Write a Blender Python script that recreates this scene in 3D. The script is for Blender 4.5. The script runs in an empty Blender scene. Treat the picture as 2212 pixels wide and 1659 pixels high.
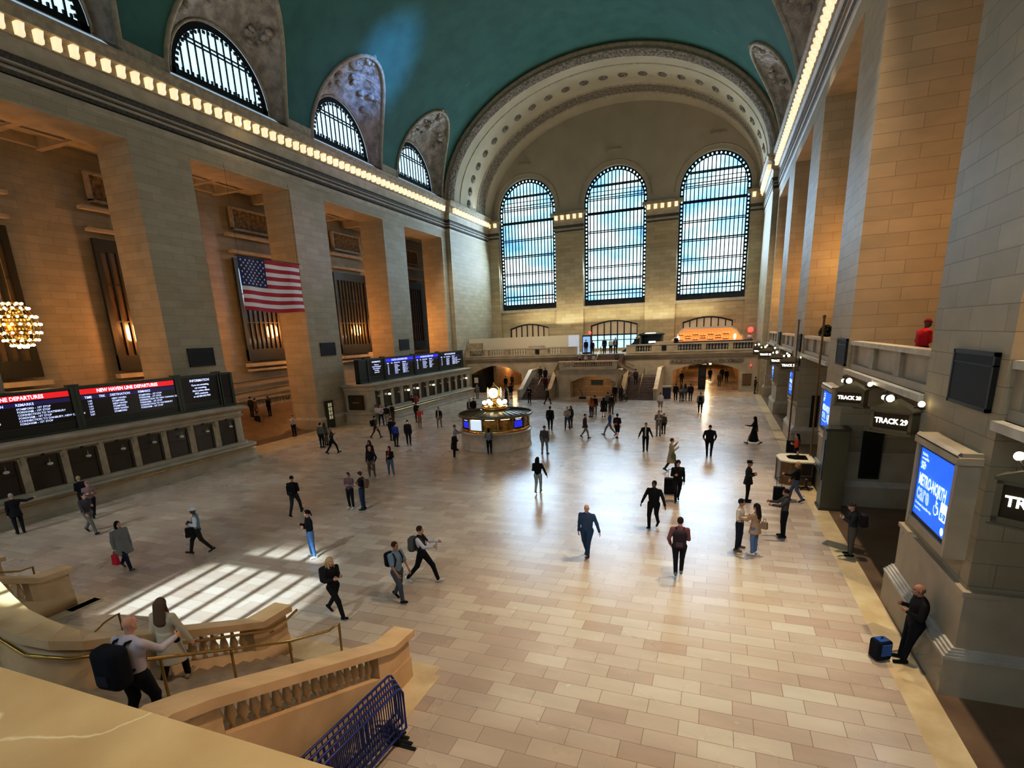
import bpy, math, random
import numpy as np
from mathutils import Matrix, Vector
from mathutils.geometry import tessellate_polygon
random.seed(7)
PI = math.pi
S = bpy.context.scene
COL = S.collection
def srgb(r, g, b):
    f = lambda c: (c/255/12.92) if c/255 <= .04045 else ((c/255+.055)/1.055)**2.4
    return (f(r), f(g), f(b), 1)
# ---------------------------------------------------------------- materials
MATS = {}
def mat(name, col=(.5, .5, .5, 1), rough=.6, metal=0, emit=None, es=0, spec=.5):
    if name in MATS: return MATS[name]
    m = bpy.data.materials.new(name); m.use_nodes = True
    b = m.node_tree.nodes['Principled BSDF']
    if len(col) == 3: col = (*col, 1)
    b.inputs['Base Color'].default_value = col
    b.inputs['Roughness'].default_value = rough
    b.inputs['Metallic'].default_value = metal
    b.inputs['Specular IOR Level'].default_value = spec
    if emit:
        b.inputs['Emission Color'].default_value = (*emit[:3], 1)
        b.inputs['Emission Strength'].default_value = es
    m.diffuse_color = col
    MATS[name] = m
    return m
def N(nt, t, **kw):
    n = nt.nodes.new(t)
    for k, v in kw.items():
        if k in n.inputs.keys() if hasattr(n.inputs, 'keys') else False: n.inputs[k].default_value = v
        else:
            try: setattr(n, k, v)
            except Exception: n.inputs[k].default_value = v
    return n
def coords(nt, mode='uz'):
    """world position as block coordinates: u = x+y, v = z for upright walls"""
    g = nt.nodes.new('ShaderNodeNewGeometry'); s = nt.nodes.new('ShaderNodeSeparateXYZ'); c = nt.nodes.new('ShaderNodeCombineXYZ')
    nt.links.new(g.outputs['Position'], s.inputs[0])
    if mode == 'uz':
        a = nt.nodes.new('ShaderNodeMath'); a.operation = 'ADD'
        nt.links.new(s.outputs[0], a.inputs[0]); nt.links.new(s.outputs[1], a.inputs[1])
        nt.links.new(a.outputs[0], c.inputs[0]); nt.links.new(s.outputs[2], c.inputs[1])
    else:
        nt.links.new(s.outputs[0], c.inputs[0]); nt.links.new(s.outputs[1], c.inputs[1])
    return c.outputs[0], g.outputs['Position']
def stone(name, c1, c2, joint, bw=1.5, bh=.5, mort=.012, rough=.6, mode='uz', mix=.35, bump=.15, noise=.9, spec=.4, soft=.1, vein=0):
    m = mat(name, c1, rough, spec=spec); nt = m.node_tree; b = nt.nodes['Principled BSDF']
    v, pos = coords(nt, mode)
    br = nt.nodes.new('ShaderNodeTexBrick'); nt.links.new(v, br.inputs['Vector'])
    br.inputs['Color1'].default_value = c1; br.inputs['Color2'].default_value = c2; br.inputs['Mortar'].default_value = joint
    br.inputs['Scale'].default_value = 1; br.inputs['Mortar Size'].default_value = mort; br.inputs['Mortar Smooth'].default_value = soft
    br.inputs['Brick Width'].default_value = bw; br.inputs['Row Height'].default_value = bh; br.inputs['Bias'].default_value = 0
    br.offset = .43
    no = nt.nodes.new('ShaderNodeTexNoise'); no.inputs['Scale'].default_value = noise; no.inputs['Detail'].default_value = 5
    mp = nt.nodes.new('ShaderNodeMapping'); mp.inputs['Scale'].default_value = (1, 1, 2.5) if mode == 'uz' else (.6, 2.2, 1)
    nt.links.new(pos, mp.inputs['Vector']); nt.links.new(mp.outputs[0], no.inputs['Vector'])
    rp = nt.nodes.new('ShaderNodeValToRGB'); rp.color_ramp.elements[0].position = .15; rp.color_ramp.elements[1].position = .88
    rp.color_ramp.elements[0].color = (.5, .58, .52, 1); rp.color_ramp.elements[1].color = (1.18, 1.16, 1.12, 1)
    nt.links.new(no.outputs['Fac'], rp.inputs[0])
    mx = nt.nodes.new('ShaderNodeMix'); mx.data_type = 'RGBA'; mx.blend_type = 'MULTIPLY'; mx.inputs[0].default_value = mix
    nt.links.new(br.outputs['Color'], mx.inputs[6]); nt.links.new(rp.outputs[0], mx.inputs[7])
    nt.links.new(mx.outputs[2], b.inputs['Base Color'])
    if bump:
        bp = nt.nodes.new('ShaderNodeBump'); bp.inputs['Strength'].default_value = bump; bp.inputs['Distance'].default_value = .03
        inv = nt.nodes.new('ShaderNodeMath'); inv.operation = 'SUBTRACT'; inv.inputs[0].default_value = 1
        nt.links.new(br.outputs['Fac'], inv.inputs[1]); nt.links.new(inv.outputs[0], bp.inputs['Height']); nt.links.new(bp.outputs[0], b.inputs['Normal'])
    return m, br, no
def mottled(name, c1, c2, scale=2, rough=.6, bump=0, bd=.1, metal=0, spec=.4):
    m = mat(name, c1, rough, metal, spec=spec); nt = m.node_tree; b = nt.nodes['Principled BSDF']
    g = nt.nodes.new('ShaderNodeNewGeometry'); no = nt.nodes.new('ShaderNodeTexNoise')
    no.inputs['Scale'].default_value = scale; no.inputs['Detail'].default_value = 6; nt.links.new(g.outputs['Position'], no.inputs['Vector'])
    rp = nt.nodes.new('ShaderNodeValToRGB'); rp.color_ramp.elements[0].position = .35; rp.color_ramp.elements[1].position = .65
    rp.color_ramp.elements[0].color = c1; rp.color_ramp.elements[1].color = c2
    nt.links.new(no.outputs['Fac'], rp.inputs[0]); nt.links.new(rp.outputs[0], b.inputs['Base Color'])
    if bump:
        bp = nt.nodes.new('ShaderNodeBump'); bp.inputs['Strength'].default_value = bump; bp.inputs['Distance'].default_value = bd
        nt.links.new(no.outputs['Fac'], bp.inputs['Height']); nt.links.new(bp.outputs[0], b.inputs['Normal'])
    return m
M_WALL, _, _ = stone('caen_stone', srgb(178, 165, 138), srgb(168, 154, 126), srgb(136, 121, 96), 1.5, .46, .008)
M_FAR, _, _ = stone('caen_stone_end', srgb(196, 178, 142), srgb(180, 160, 124), srgb(146, 124, 92), 1.3, .44, .008)
M_SMOOTH = mottled('smooth_stone', srgb(168, 156, 132), srgb(186, 174, 150), 1.2, .55)
M_TRIM = mottled('moulded_stone', srgb(158, 144, 118), srgb(182, 168, 140), 3, .6)
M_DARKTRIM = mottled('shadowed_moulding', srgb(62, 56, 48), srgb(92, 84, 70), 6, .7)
M_CARVED = mottled('carved_plaster', srgb(150, 138, 124), srgb(196, 186, 172), 1.6, .7, .9, .5)
M_FOLIAGE = mottled('carved_foliage_band', srgb(92, 80, 66), srgb(160, 146, 124), 4.5, .7, .8, .25)
M_PLASTER = mottled('plain_plaster', srgb(176, 164, 138), srgb(186, 174, 148), .4, .8)
M_RELIEF = mottled('relief_panel', srgb(92, 70, 42), srgb(150, 118, 74), 3.4, .7, 1, .3)
M_MARBLE = mottled('pale_marble', srgb(186, 180, 166), srgb(208, 204, 192), 2.4, .3, spec=.5)
M_STAIR = mottled('stair_marble', srgb(204, 174, 128), srgb(220, 192, 148), 1.5, .35)
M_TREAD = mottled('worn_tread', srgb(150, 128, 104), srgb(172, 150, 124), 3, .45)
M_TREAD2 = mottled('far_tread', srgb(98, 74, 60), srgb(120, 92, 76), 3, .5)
M_YEL = mottled('yellow_marble_border', srgb(196, 176, 138), srgb(216, 200, 164), 1.7, .3)
M_BROWNFLOOR = mottled('brown_tile', srgb(112, 88, 66), srgb(134, 108, 82), 1.2, .35)
M_BRASS = mat('brass', srgb(196, 160, 90), .25, 1)
M_BRONZE = mat('dark_bronze', srgb(62, 54, 40), .4, .6)
M_BLACK = mat('black_iron', srgb(20, 24, 26), .45, .3)
M_WINBAR = mat('window_iron', srgb(24, 38, 44), .5, .2)
M_GREEN = mat('green_enamel', srgb(58, 66, 54), .4, .3)
M_DGREEN = mat('dark_green_enamel', srgb(36, 42, 36), .4, .3)
M_GREY = mat('grey_green_steel', srgb(112, 108, 86), .4, .5)
M_PANEL = mat('black_speaker_cloth', srgb(22, 22, 20), .8)
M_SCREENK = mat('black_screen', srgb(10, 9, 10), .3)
M_BLUEBAR = mat('blue_paint', srgb(22, 40, 118), .4)
M_WHITE = mat('white_paint', srgb(214, 208, 192), .6)
M_GLOBE = mat('lit_globe', (1, .95, .8, 1), .3, emit=(1, .86, .58), es=5)
M_BRACKETGLOW = mat('lit_bracket', (1, .9, .7, 1), .4, emit=(1, .78, .45), es=.85)
M_LTEXT = mat('lit_text', (1, 1, 1, 1), .4, emit=(.5, .6, 1), es=1.25)
M_LPINK = mat('lit_header_text', (1, 1, 1, 1), .4, emit=(1, .8, 1), es=1.6)
M_LRED = mat('lit_red', (.6, 0, .02, 1), .4, emit=(.62, .015, .02), es=1.1)
M_LBLUE = mat('lit_blue_header', (.02, .03, .5, 1), .4, emit=(.03, .03, .75), es=1.1)
M_LNAVY = mat('lit_navy', (.01, .01, .1, 1), .4, emit=(.012, .008, .06), es=1)
M_ADBLUE = mat('lit_blue_screen', (.0, .1, .8, 1), .4, emit=(0, .14, 1.0), es=1.05)
M_ADWHITE = mat('lit_white_text', (.9, .95, 1, 1), .4, emit=(.72, .87, 1), es=1.1)
M_SIGN = mat('lit_sign', (1, 1, .9, 1), .4, emit=(1, .98, .88), es=4)
M_WINB = mat('window_dark', srgb(46, 36, 24), .3)
M_WOOD = mottled('brown_wood', srgb(96, 66, 34), srgb(124, 88, 48), 7, .4)
M_GREYSEAT = mat('grey_fabric', srgb(80, 80, 80), .8)
# ---------------------------------------------------------------- mesh building
class MB:
    def __init__(s): s.v = []; s.f = []; s.m = []; s.mats = []; s.cur = 0; s.smooth = []; s.sm = False
    def use(s, m, smooth=False):
        if m not in s.mats: s.mats.append(m)
        s.cur = s.mats.index(m); s.sm = smooth; return s
    def add(s, vs, fs):
        n = len(s.v); s.v.extend([tuple(p) for p in vs])
        for f in fs: s.f.append([i+n for i in f]); s.m.append(s.cur); s.smooth.append(s.sm)
        return s
    def box(s, x0, x1, y0, y1, z0, z1, rot=None):
        vs = [(x0,y0,z0),(x1,y0,z0),(x1,y1,z0),(x0,y1,z0),(x0,y0,z1),(x1,y0,z1),(x1,y1,z1),(x0,y1,z1)]
        if rot:
            c, a = rot; ca, sa = math.cos(a), math.sin(a)
            vs = [(c[0]+(x-c[0])*ca-(y-c[1])*sa, c[1]+(x-c[0])*sa+(y-c[1])*ca, z) for x, y, z in vs]
        return s.add(vs, [(0,3,2,1),(4,5,6,7),(0,1,5,4),(1,2,6,5),(2,3,7,6),(3,0,4,7)])
    def quad(s, a, b, c, d): return s.add([a, b, c, d], [(0, 1, 2, 3)])
    def grid(s, P, closed=False):
        r, c = len(P), len(P[0]); vs = [p for row in P for p in row]; fs = []
        for i in range(r-1):
            for j in range(c if closed else c-1):
                k = (j+1) % c; fs.append((i*c+j, i*c+k, (i+1)*c+k, (i+1)*c+j))
        return s.add(vs, fs)
    def tube(s, pts, r, n=8, caps=True):
        pts = [Vector(p) for p in pts]; rr = r if isinstance(r, (list, tuple)) else [r]*len(pts); rows = []
        for i, p in enumerate(pts):
            t = (pts[min(i+1, len(pts)-1)]-pts[max(i-1, 0)]).normalized()
            u = t.cross(Vector((0, 0, 1)));
            if u.length < .05: u = t.cross(Vector((1, 0, 0)))
            u.normalize(); w = t.cross(u)
            rows.append([tuple(p+(u*math.cos(a)+w*math.sin(a))*rr[i]) for a in [2*PI*k/n for k in range(n)]])
        s.grid(rows, True)
        if caps: s.add(rows[0], [tuple(range(n))]); s.add(rows[-1], [tuple(range(n))[::-1]])
        return s
    def lathe(s, prof, c=(0, 0, 0), n=16, cap=True):
        rows = [[(c[0]+r*math.cos(2*PI*k/n), c[1]+r*math.sin(2*PI*k/n), c[2]+z) for k in range(n)] for r, z in prof]
        s.grid(rows, True)
        if cap: s.add(rows[0], [tuple(range(n))[::-1]]); s.add(rows[-1], [tuple(range(n))])
        return s
    def ball(s, c, r, n=12, m=8, sq=(1, 1, 1)):
        rows = [[(c[0]+sq[0]*r*math.sin(PI*i/m)*math.cos(2*PI*k/n), c[1]+sq[1]*r*math.sin(PI*i/m)*math.sin(2*PI*k/n), c[2]+sq[2]*r*math.cos(PI*i/m)) for k in range(n)] for i in range(m+1)]
        return s.grid(rows, True)
    def ribbon(s, path, t, z0, z1):
        """upright wall of thickness t along plan path, z0/z1 per point"""
        n = len(path); L = []; R = []
        for i in range(n):
            a = Vector(path[max(i-1, 0)][:2]); b = Vector(path[min(i+1, n-1)][:2]); d = (b-a).normalized(); nn = Vector((-d.y, d.x))*t/2
            p = Vector(path[i][:2]); L.append(p+nn); R.append(p-nn)
        rows = [[(L[i].x, L[i].y, z0[i]), (R[i].x, R[i].y, z0[i]), (R[i].x, R[i].y, z1[i]), (L[i].x, L[i].y, z1[i])] for i in range(n)]
        s.grid(rows, True); s.add(rows[0], [(0, 1, 2, 3)]); s.add(rows[-1], [(3, 2, 1, 0)])
        return s
    def sweep(s, prof, path):
        """prof: (outward offset, z); path: plan points, outward = right of travel"""
        n = len(path); rows = []
        for i in range(n):
            p = Vector(path[i]); 
            d1 = (Vector(path[i])-Vector(path[i-1])).normalized() if i else None
            d2 = (Vector(path[i+1])-Vector(path[i])).normalized() if i < n-1 else None
            d = ((d1 or d2)+(d2 or d1)).normalized(); k = 1
            if d1 and d2: k = 1/max(.4, math.sqrt((1+d1.dot(d2))/2))
            o = Vector((d.y, -d.x))*k
            rows.append([(p.x+o.x*a, p.y+o.y*a, z) for a, z in prof])
        return s.grid(rows)
    def poly(s, loops, fn):
        """2-D polygon with holes (first loop outer); fn maps (a,b) to 3-D"""
        L = [[Vector((a, b, 0)) for a, b in l] for l in loops]
        flat = [fn(p.x, p.y) for l in L for p in l]
        return s.add(flat, [tuple(t) for t in tessellate_polygon(L)])
    def build(s, name, parent=None, loc=None, rz=0, center=True):
        me = bpy.data.meshes.new(name); V = s.v
        o = bpy.data.objects.new(name, me)
        off = Vector((0, 0, 0))
        if parent is None and center and V and loc is None:
            a = np.array(V); lo, hi = a.min(0), a.max(0); off = Vector(((lo[0]+hi[0])/2, (lo[1]+hi[1])/2, lo[2]))
            V = (a-np.array(off)).tolist()
        me.from_pydata(V, [], s.f)
        for m in s.mats: me.materials.append(m)
        me.polygons.foreach_set('material_index', s.m); me.polygons.foreach_set('use_smooth', s.smooth); me.update()
        COL.objects.link(o)
        if parent is not None:
            o.parent = parent
            if parent.get('_off'):   # parts given in world coordinates under an empty
                o.matrix_parent_inverse = Matrix.Translation(-Vector(parent['_off']))
        o.location = loc if loc is not None else off
        if rz: o.rotation_euler.z = rz
        return o
def world_children(e):
    """children of this empty are given in world coordinates"""
    e['_off'] = list(e.location); return e
def empty(name, loc, rz=0, **kw):
    o = bpy.data.objects.new(name, None); COL.objects.link(o); o.location = loc; o.rotation_euler = (0, 0, rz); o.empty_display_size = .2
    return tag(o, **kw)
def tag(o, label=None, cat=None, group=None, kind=None):
    if label: o['label'] = label
    if cat: o['category'] = cat
    if group: o['group'] = group
    if kind: o['kind'] = kind
    return o
def struct(o, label=None): 
    o['kind'] = 'structure'
    if label: o['label'] = label
    return o
def copy_tree(o, parent=None):
    c = o.copy(); COL.objects.link(c)
    if parent is not None: c.parent = parent; c.matrix_parent_inverse = o.matrix_parent_inverse.copy()
    for ch in list(o.children): copy_tree(ch, c)
    return c
def inst(proto, parent, loc, rz=0, scale=None):
    c = proto.copy(); COL.objects.link(c); c.parent = parent
    if parent is not None and parent.get('_off'): c.matrix_parent_inverse = Matrix.Translation(-Vector(parent['_off']))
    else: c.matrix_parent_inverse = Matrix()
    c.location = loc; c.rotation_euler = (0, 0, rz)
    if scale: c.scale = scale
    return c
FONT = None
def text_mesh(mb, body, size, fn, align='LEFT', sx=1, bold=.0):
    """append lettering to mb; fn maps local (u,v) to 3-D"""
    cu = bpy.data.curves.new('t', 'FONT'); cu.body = body; cu.size = size; cu.align_x = align; cu.offset = bold; cu.resolution_u = 2
    cu.space_line = 1
    ob = bpy.data.objects.new('t', cu); COL.objects.link(ob)
    bpy.context.view_layer.update()
    me = ob.to_mesh(); vs = [fn(v.co.x*sx, v.co.y) for v in me.vertices]; fs = [tuple(p.vertices) for p in me.polygons]
    mb.add(vs, fs); ob.to_mesh_clear(); bpy.data.objects.remove(ob); bpy.data.curves.remove(cu)
def lamp(kind, name, loc, energy, col=(1, 1, 1), size=.3, to=None, **kw):
    l = bpy.data.lights.new(name, kind); l.energy = energy; l.color = col
    if kind in ('POINT', 'SPOT'): l.shadow_soft_size = size
    if kind == 'AREA': l.size = size
    for k, v in kw.items(): setattr(l, k, v)
    o = bpy.data.objects.new(name, l); COL.objects.link(o); o.location = loc
    if to is not None: o.rotation_euler = (Vector(to)-Vector(loc)).to_track_quat('-Z', 'Y').to_euler()
    return o
XC = -13.47; XL = -31.5; XR = 4.56
mx = lambda x: 2*XC-x
# ---------------------------------------------------------------- camera
Mc = [[0.93340776, 0.04147556, 0.3564123], [0.05221043, 0.96702656, -0.24926634], [-0.35499862, 0.25127558, 0.90046464]]
cam_d = bpy.data.cameras.new('camera'); cam = bpy.data.objects.new('camera', cam_d); COL.objects.link(cam)
r_ = Vector((Mc[0][0], Mc[0][2], -Mc[0][1])); u_ = -Vector((Mc[1][0], Mc[1][2], -Mc[1][1])); b_ = -Vector((Mc[2][0], Mc[2][2], -Mc[2][1]))
r_.normalize(); b_ = (b_-r_*b_.dot(r_)).normalized(); u_ = b_.cross(r_)
cam.matrix_world = Matrix(((r_.x, u_.x, b_.x, 0), (r_.y, u_.y, b_.y, 0), (r_.z, u_.z, b_.z, 7.2), (0, 0, 0, 1)))
cam_d.sensor_width = 36; cam_d.lens = 1155.8375*36/2212
cam_d.shift_x = (1106-1099.46)/2212; cam_d.shift_y = (1023.57-829.5)/2212; cam_d.clip_start = .05; cam_d.clip_end = 400
S.camera = cam
# ================================================================ FLOOR
M_FLOOR, br, no = stone('hall_marble_floor', srgb(208, 194, 176), srgb(186, 166, 148), srgb(146, 126, 108), .95, .435, .006, .2, 'xy', .3, .03, 1.3, .9, .3)
nt = M_FLOOR.node_tree; bs = nt.nodes['Principled BSDF']
br.offset = .37; br.offset_frequency = 2
n2 = nt.nodes.new('ShaderNodeTexNoise'); n2.inputs['Scale'].default_value = .35; n2.inputs['Detail'].default_value = 4
g2 = nt.nodes.new('ShaderNodeNewGeometry'); nt.links.new(g2.outputs['Position'], n2.inputs['Vector'])
mr = nt.nodes.new('ShaderNodeMapRange'); mr.inputs[1].default_value = .3; mr.inputs[2].default_value = .7; mr.inputs[3].default_value = .24; mr.inputs[4].default_value = .3
nt.links.new(n2.outputs['Fac'], mr.inputs[0]); nt.links.new(mr.outputs[0], bs.inputs['Roughness'])
mb = MB().use(M_FLOOR)
xs = [-28.0, 3.72]
mb.quad((-28.6, -2, 0), (3.72, -2, 0), (3.72, 80, 0), (-28.6, 80, 0))
mb.use(M_YEL).quad((3.72, -2, 0), (4.32, -2, 0), (4.32, 62, 0), (3.72, 62, 0))
mb.use(M_YEL).quad((-31.6, -2, 0), (-28.6, -2, 0), (-28.6, 64, 0), (-31.6, 64, 0))
mb.use(M_BROWNFLOOR).quad((4.32, -2, 0), (16, -2, 0), (16, 80, 0), (4.32, 80, 0))
mb.quad((-46, -2, 0), (-31.6, -2, 0), (-31.6, 80, 0), (-46, 80, 0))
mb.use(M_FLOOR).quad((3.72, 62, 0), (4.32, 62, 0), (4.32, 80, 0), (3.72, 80, 0))
mb.quad((-31.6, 64, 0), (-28.6, 64, 0), (-28.6, 80, 0), (-31.6, 80, 0))
struct(mb.build('floor'))
# joint lines + narrow slabs of the border as trim
# ================================================================ SIDE WALLS
PIERS = [(-10, 2.9), (11.56, 15.3), (24.0, 27.86), (36.45, 40.42), (49.0, 53.0), (61.3, 62.6)]
def side_wall(name, side):
    fx = (lambda x: x) if side < 0 else mx
    def bx(mb, x0, x1, y0, y1, z0, z1):
        a, b = fx(x0), fx(x1); mb.box(min(a, b), max(a, b), y0, y1, z0, z1)
    depth = -34.2 if side < 0 else -35.4
    mb = MB().use(M_WALL)
    for y0, y1 in PIERS: bx(mb, depth, XL, y0, y1, 0, 18.72)
    bx(mb, depth, XL, -10, 62.6, 18.72, 22.9)
    # inner stretch beside the end vault
    bx(mb, -33, -31.0, 62.6, 76.4, 0 if side < 0 else 0, 22.9)
    # back of the bays
    back = -39.3 if side < 0 else -42
    bx(mb, back-.6, back, -10, 84, 0, 22); bx(mb, back, depth, 83, 84, 0, 22)
    
    o = struct(mb.build(name))
    # plinths
    mb = MB().use(M_SMOOTH)
    for y0, y1 in PIERS[1:]:
        bx(mb, depth+.3, XL+.05, y0-.1, y1+.1, 0, 2.2); bx(mb, depth+.3, XL+.2, y0-.14, y1+.3, 0, .8)
        mb.use(M_MARBLE)
        for q in range(4): bx(mb, depth+.3, XL+.225-.04*q, y0-.15+.01*q, y1+.31-.04*q, .8+.06*q, .86+.06*q)
        mb.use(M_SMOOTH); bx(mb, depth+.3, XL+.09, y0-.13, y1+.13, 2.12, 2.215)
    struct(mb.build('baseboard_'+('left' if side < 0 else 'right')))
    # coffered ceiling of the bays
    mb = MB().use(M_SMOOTH)
    bx(mb, back, depth, -10, 84, 19.9, 20.1)
    for y0, y1 in zip([p[1] for p in PIERS[:-1]], [p[0] for p in PIERS[1:]]):
        for k in range(4):
            y = y0+(y1-y0)*k/3; bx(mb, back, depth, y-.2, y+.2, 19.2, 19.9)
        for k in range(3):
            x = back+(depth-back)*k/2*0.98+.05; bx(mb, x, x+.35, y0, y1, 19.3, 19.9)
        bx(mb, -33.2, -32.7, y0, y1, 18.95, 19.9); bx(mb, depth, XL, y0, y1, 18.68, 18.72)
    struct(mb.build('trim_'+('1' if side < 0 else '2')))
    return o
wall_left = side_wall('wall_left', -1); wall_right = side_wall('wall_right', 1)
# recess under the right gallery (track gates)
def gallery():
    gate = [(2.9, 11.56), (15.3, 24.0), (27.86, 36.45), (40.42, 49.0), (53.0, 61.3)]
    mb = MB().use(M_SMOOTH)
    for y0, y1 in gate:
        cy = (y0+y1)/2; w = 1.9
        # wall with an arched gate opening at x = 5.6
        arch = [(cy-w, 0)]+[(cy-w*math.cos(PI*k/14), 2.5+w*.75*math.sin(PI*k/14)) for k in range(15)]+[(cy+w, 0)]
        mb.poly([[(y0, 0), *[p for p in arch], (y1, 0), (y1, 5.3), (y0, 5.3)]], lambda a, b: (7.2, a, b))
        rows = [[(7.2, a, b), (7.9, a, b)] for a, b in arch]; mb.grid(rows)
        mb.box(8.3, 8.4, y0, y1, 0, 5.3)
        mb.box(4.62, 13, y0, y1, 5.2, 5.42)
    struct(mb.build('wall_gates'), None)
    # balustrade of each gallery bay
    names = ['bay nearest the camera', 'bay beside the large blue screen', 'bay behind the tall steel cabinet', 'fourth bay from the camera', 'bay next to the far balcony']
    out = []
    for (y0, y1), nm in zip(gate, names):
        e = world_children(empty('gallery_balustrade', (4.75, (y0+y1)/2, 5.3), label='stone gallery balustrade with recessed panels on the right wall, '+nm, cat='balustrade', group='gallery balustrades over the track gates'))
        m = MB().use(M_SMOOTH); m.box(4.66, 4.9, y0+.02, y1-.02, 5.42, 5.62); 
        npan = 3
        for k in range(npan+1):
            y = y0+.1+(y1-y0-.2)*k/npan; m.box(4.68, 4.88, max(y0, y-.25), min(y1, y+.25), 5.62, 6.3)
        for k in range(npan):
            a = y0+.1+(y1-y0-.2)*k/npan+.25; b = y0+.1+(y1-y0-.2)*(k+1)/npan-.25; m.box(4.8, 4.86, a, b, 5.62, 6.3)
        m.build('panel', e)
        m = MB().use(M_MARBLE); m.box(4.6, 4.95, y0+.02, y1-.02, 6.3, 6.44); m.build('cap', e)
        m = MB().use(M_MARBLE); m.box(4.45, 4.9, y0+.02, y1-.02, 5.26, 5.42); m.build('ledge', e)
        out.append(e)
    return out
gallery()
# pilaster strips / small black slots in the gates
for (x0, x1, yj, z0, z1), nm in (((5.4, 5.98, 23.88, 1.22, 3.0), 'beside the tall steel cabinet'), ((5.34, 5.64, 36.33, 1.1, 2.9), 'in the gate recess behind the information desk')):
    e = world_children(empty('track_display', ((x0+x1)/2, yj-.06, z0), label='tall black track display '+nm, cat='display'))
    m = MB().use(M_SCREENK); m.box(x0, x1, yj-.06, yj-.01, z0, z1); m.build('screen', e)
    m = MB().use(M_BLACK); m.box(x0-.05, x0, yj-.08, yj-.01, z0-.05, z1+.05); m.box(x1, x1+.05, yj-.08, yj-.01, z0-.05, z1+.05); m.box(x0, x1, yj-.08, yj-.01, z1, z1+.05); m.box(x0, x1, yj-.08, yj-.01, z0-.05, z0); m.build('frame', e)
# ================================================================ ENTABLATURE
def entab(num, side):
    fx = (lambda x: x) if side < 0 else mx
    prof = [(0, 19.5), (.06, 19.6), (.06, 19.8), (0, 19.85), (0, 19.9)]
    dark = [(.0, 19.9), (.1, 19.98), (.1, 20.08)]; lt1 = [(.1, 20.08), (.14, 20.12), (.14, 20.2)]; dark2 = [(.14, 20.2), (.04, 20.22), (.04, 20.34)]; lt2 = [(.04, 20.34), (.2, 20.36), (.2, 20.44)]; dark3 = [(.2, 20.44), (.1, 20.46), (.16, 20.66), (.25, 20.72), (.1, 20.8)]
    up = [(.1, 20.8), (.1, 21.35), (.16, 21.45), (.2, 21.5)]
    corn = [(.2, 21.5), (.3, 21.55), (.3, 22.15), (.62, 22.2), (.66, 22.5), (.8, 22.58), (.82, 22.72), (.45, 22.8), (.0, 23.15), (-.5, 23.3)]
    mb = MB()
    # path: along the hall then stepping in to the end vault and across to the far wall
    P = [(fx(XL), -10), (fx(XL), 62.6), (fx(-31.0), 62.6), (fx(-31.0), 74.4)]
    if side > 0: P = P[::-1]
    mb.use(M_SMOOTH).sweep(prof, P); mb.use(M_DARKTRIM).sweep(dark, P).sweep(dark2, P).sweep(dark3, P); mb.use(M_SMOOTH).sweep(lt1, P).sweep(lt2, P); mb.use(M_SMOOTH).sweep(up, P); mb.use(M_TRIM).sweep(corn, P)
    e = struct(mb.build('trim_%d' % num))
    return e
t3 = entab(3, -1); t4 = entab(4, 1)
# scroll brackets under the cornice, the bulbs' light painted in as their own glow
pb = MB().use(M_BRACKETGLOW, True)
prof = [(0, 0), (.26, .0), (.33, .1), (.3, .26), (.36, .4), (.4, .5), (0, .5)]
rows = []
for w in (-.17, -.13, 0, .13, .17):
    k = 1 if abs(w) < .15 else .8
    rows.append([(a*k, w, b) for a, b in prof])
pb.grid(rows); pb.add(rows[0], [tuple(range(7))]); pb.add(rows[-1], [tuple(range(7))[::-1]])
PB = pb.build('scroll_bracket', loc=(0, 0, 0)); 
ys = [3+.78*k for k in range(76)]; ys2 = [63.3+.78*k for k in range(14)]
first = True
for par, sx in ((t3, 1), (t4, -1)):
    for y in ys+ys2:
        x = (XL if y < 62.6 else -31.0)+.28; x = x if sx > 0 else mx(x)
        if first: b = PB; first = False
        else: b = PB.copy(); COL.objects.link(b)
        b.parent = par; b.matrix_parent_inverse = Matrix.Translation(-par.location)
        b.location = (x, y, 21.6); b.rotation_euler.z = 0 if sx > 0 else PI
# ================================================================ VAULT with lunettes
BAYC = [7.2, 19.7, 32.2, 44.7, 57.2]; TH0 = .03; THA = .62; LW = 4.9
def vault(th, y, a=18.05, b=12.5): return (XC-a*math.cos(th), y, 22.6+b*math.sin(th))
M_TEAL = mottled('teal_vault_paint', srgb(48, 98, 86), srgb(58, 110, 96), .6, .75)
nt = M_TEAL.node_tree
# faint gilded constellation strokes
g = nt.nodes.new('ShaderNodeNewGeometry'); mp = nt.nodes.new('ShaderNodeMapping'); mp.inputs['Rotation'].default_value = (0, 0, .7); mp.inputs['Scale'].default_value = (.35, 1.6, .8)
nz = nt.nodes.new('ShaderNodeTexNoise'); nz.inputs['Scale'].default_value = .6; nz.inputs['Detail'].default_value = 9; nz.inputs['Roughness'].default_value = .7
nt.links.new(g.outputs['Position'], mp.inputs[0]); nt.links.new(mp.outputs[0], nz.inputs['Vector'])
rp = nt.nodes.new('ShaderNodeValToRGB'); rp.color_ramp.elements[0].position = .66; rp.color_ramp.elements[1].position = .8
rp.color_ramp.elements[0].color = (0, 0, 0, 1); rp.color_ramp.elements[1].color = (.5, .5, .5, 1); nt.links.new(nz.outputs['Fac'], rp.inputs[0])
mxn = nt.nodes.new('ShaderNodeMix'); mxn.data_type = 'RGBA'; old = nt.nodes['Principled BSDF'].inputs['Base Color'].links[0].from_socket
nt.links.new(rp.outputs[0], mxn.inputs[0]); nt.links.new(old, mxn.inputs[6]); mxn.inputs[7].default_value = srgb(190, 180, 120); nt.links.new(mxn.outputs[2], nt.nodes['Principled BSDF'].inputs['Base Color'])
def hw(th): 
    s = (th-TH0)/(THA-TH0)
    return LW*math.sqrt(max(0, 1-s*s)) if s < 1 else 0
mb = MB().use(M_TEAL, True)
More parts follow.
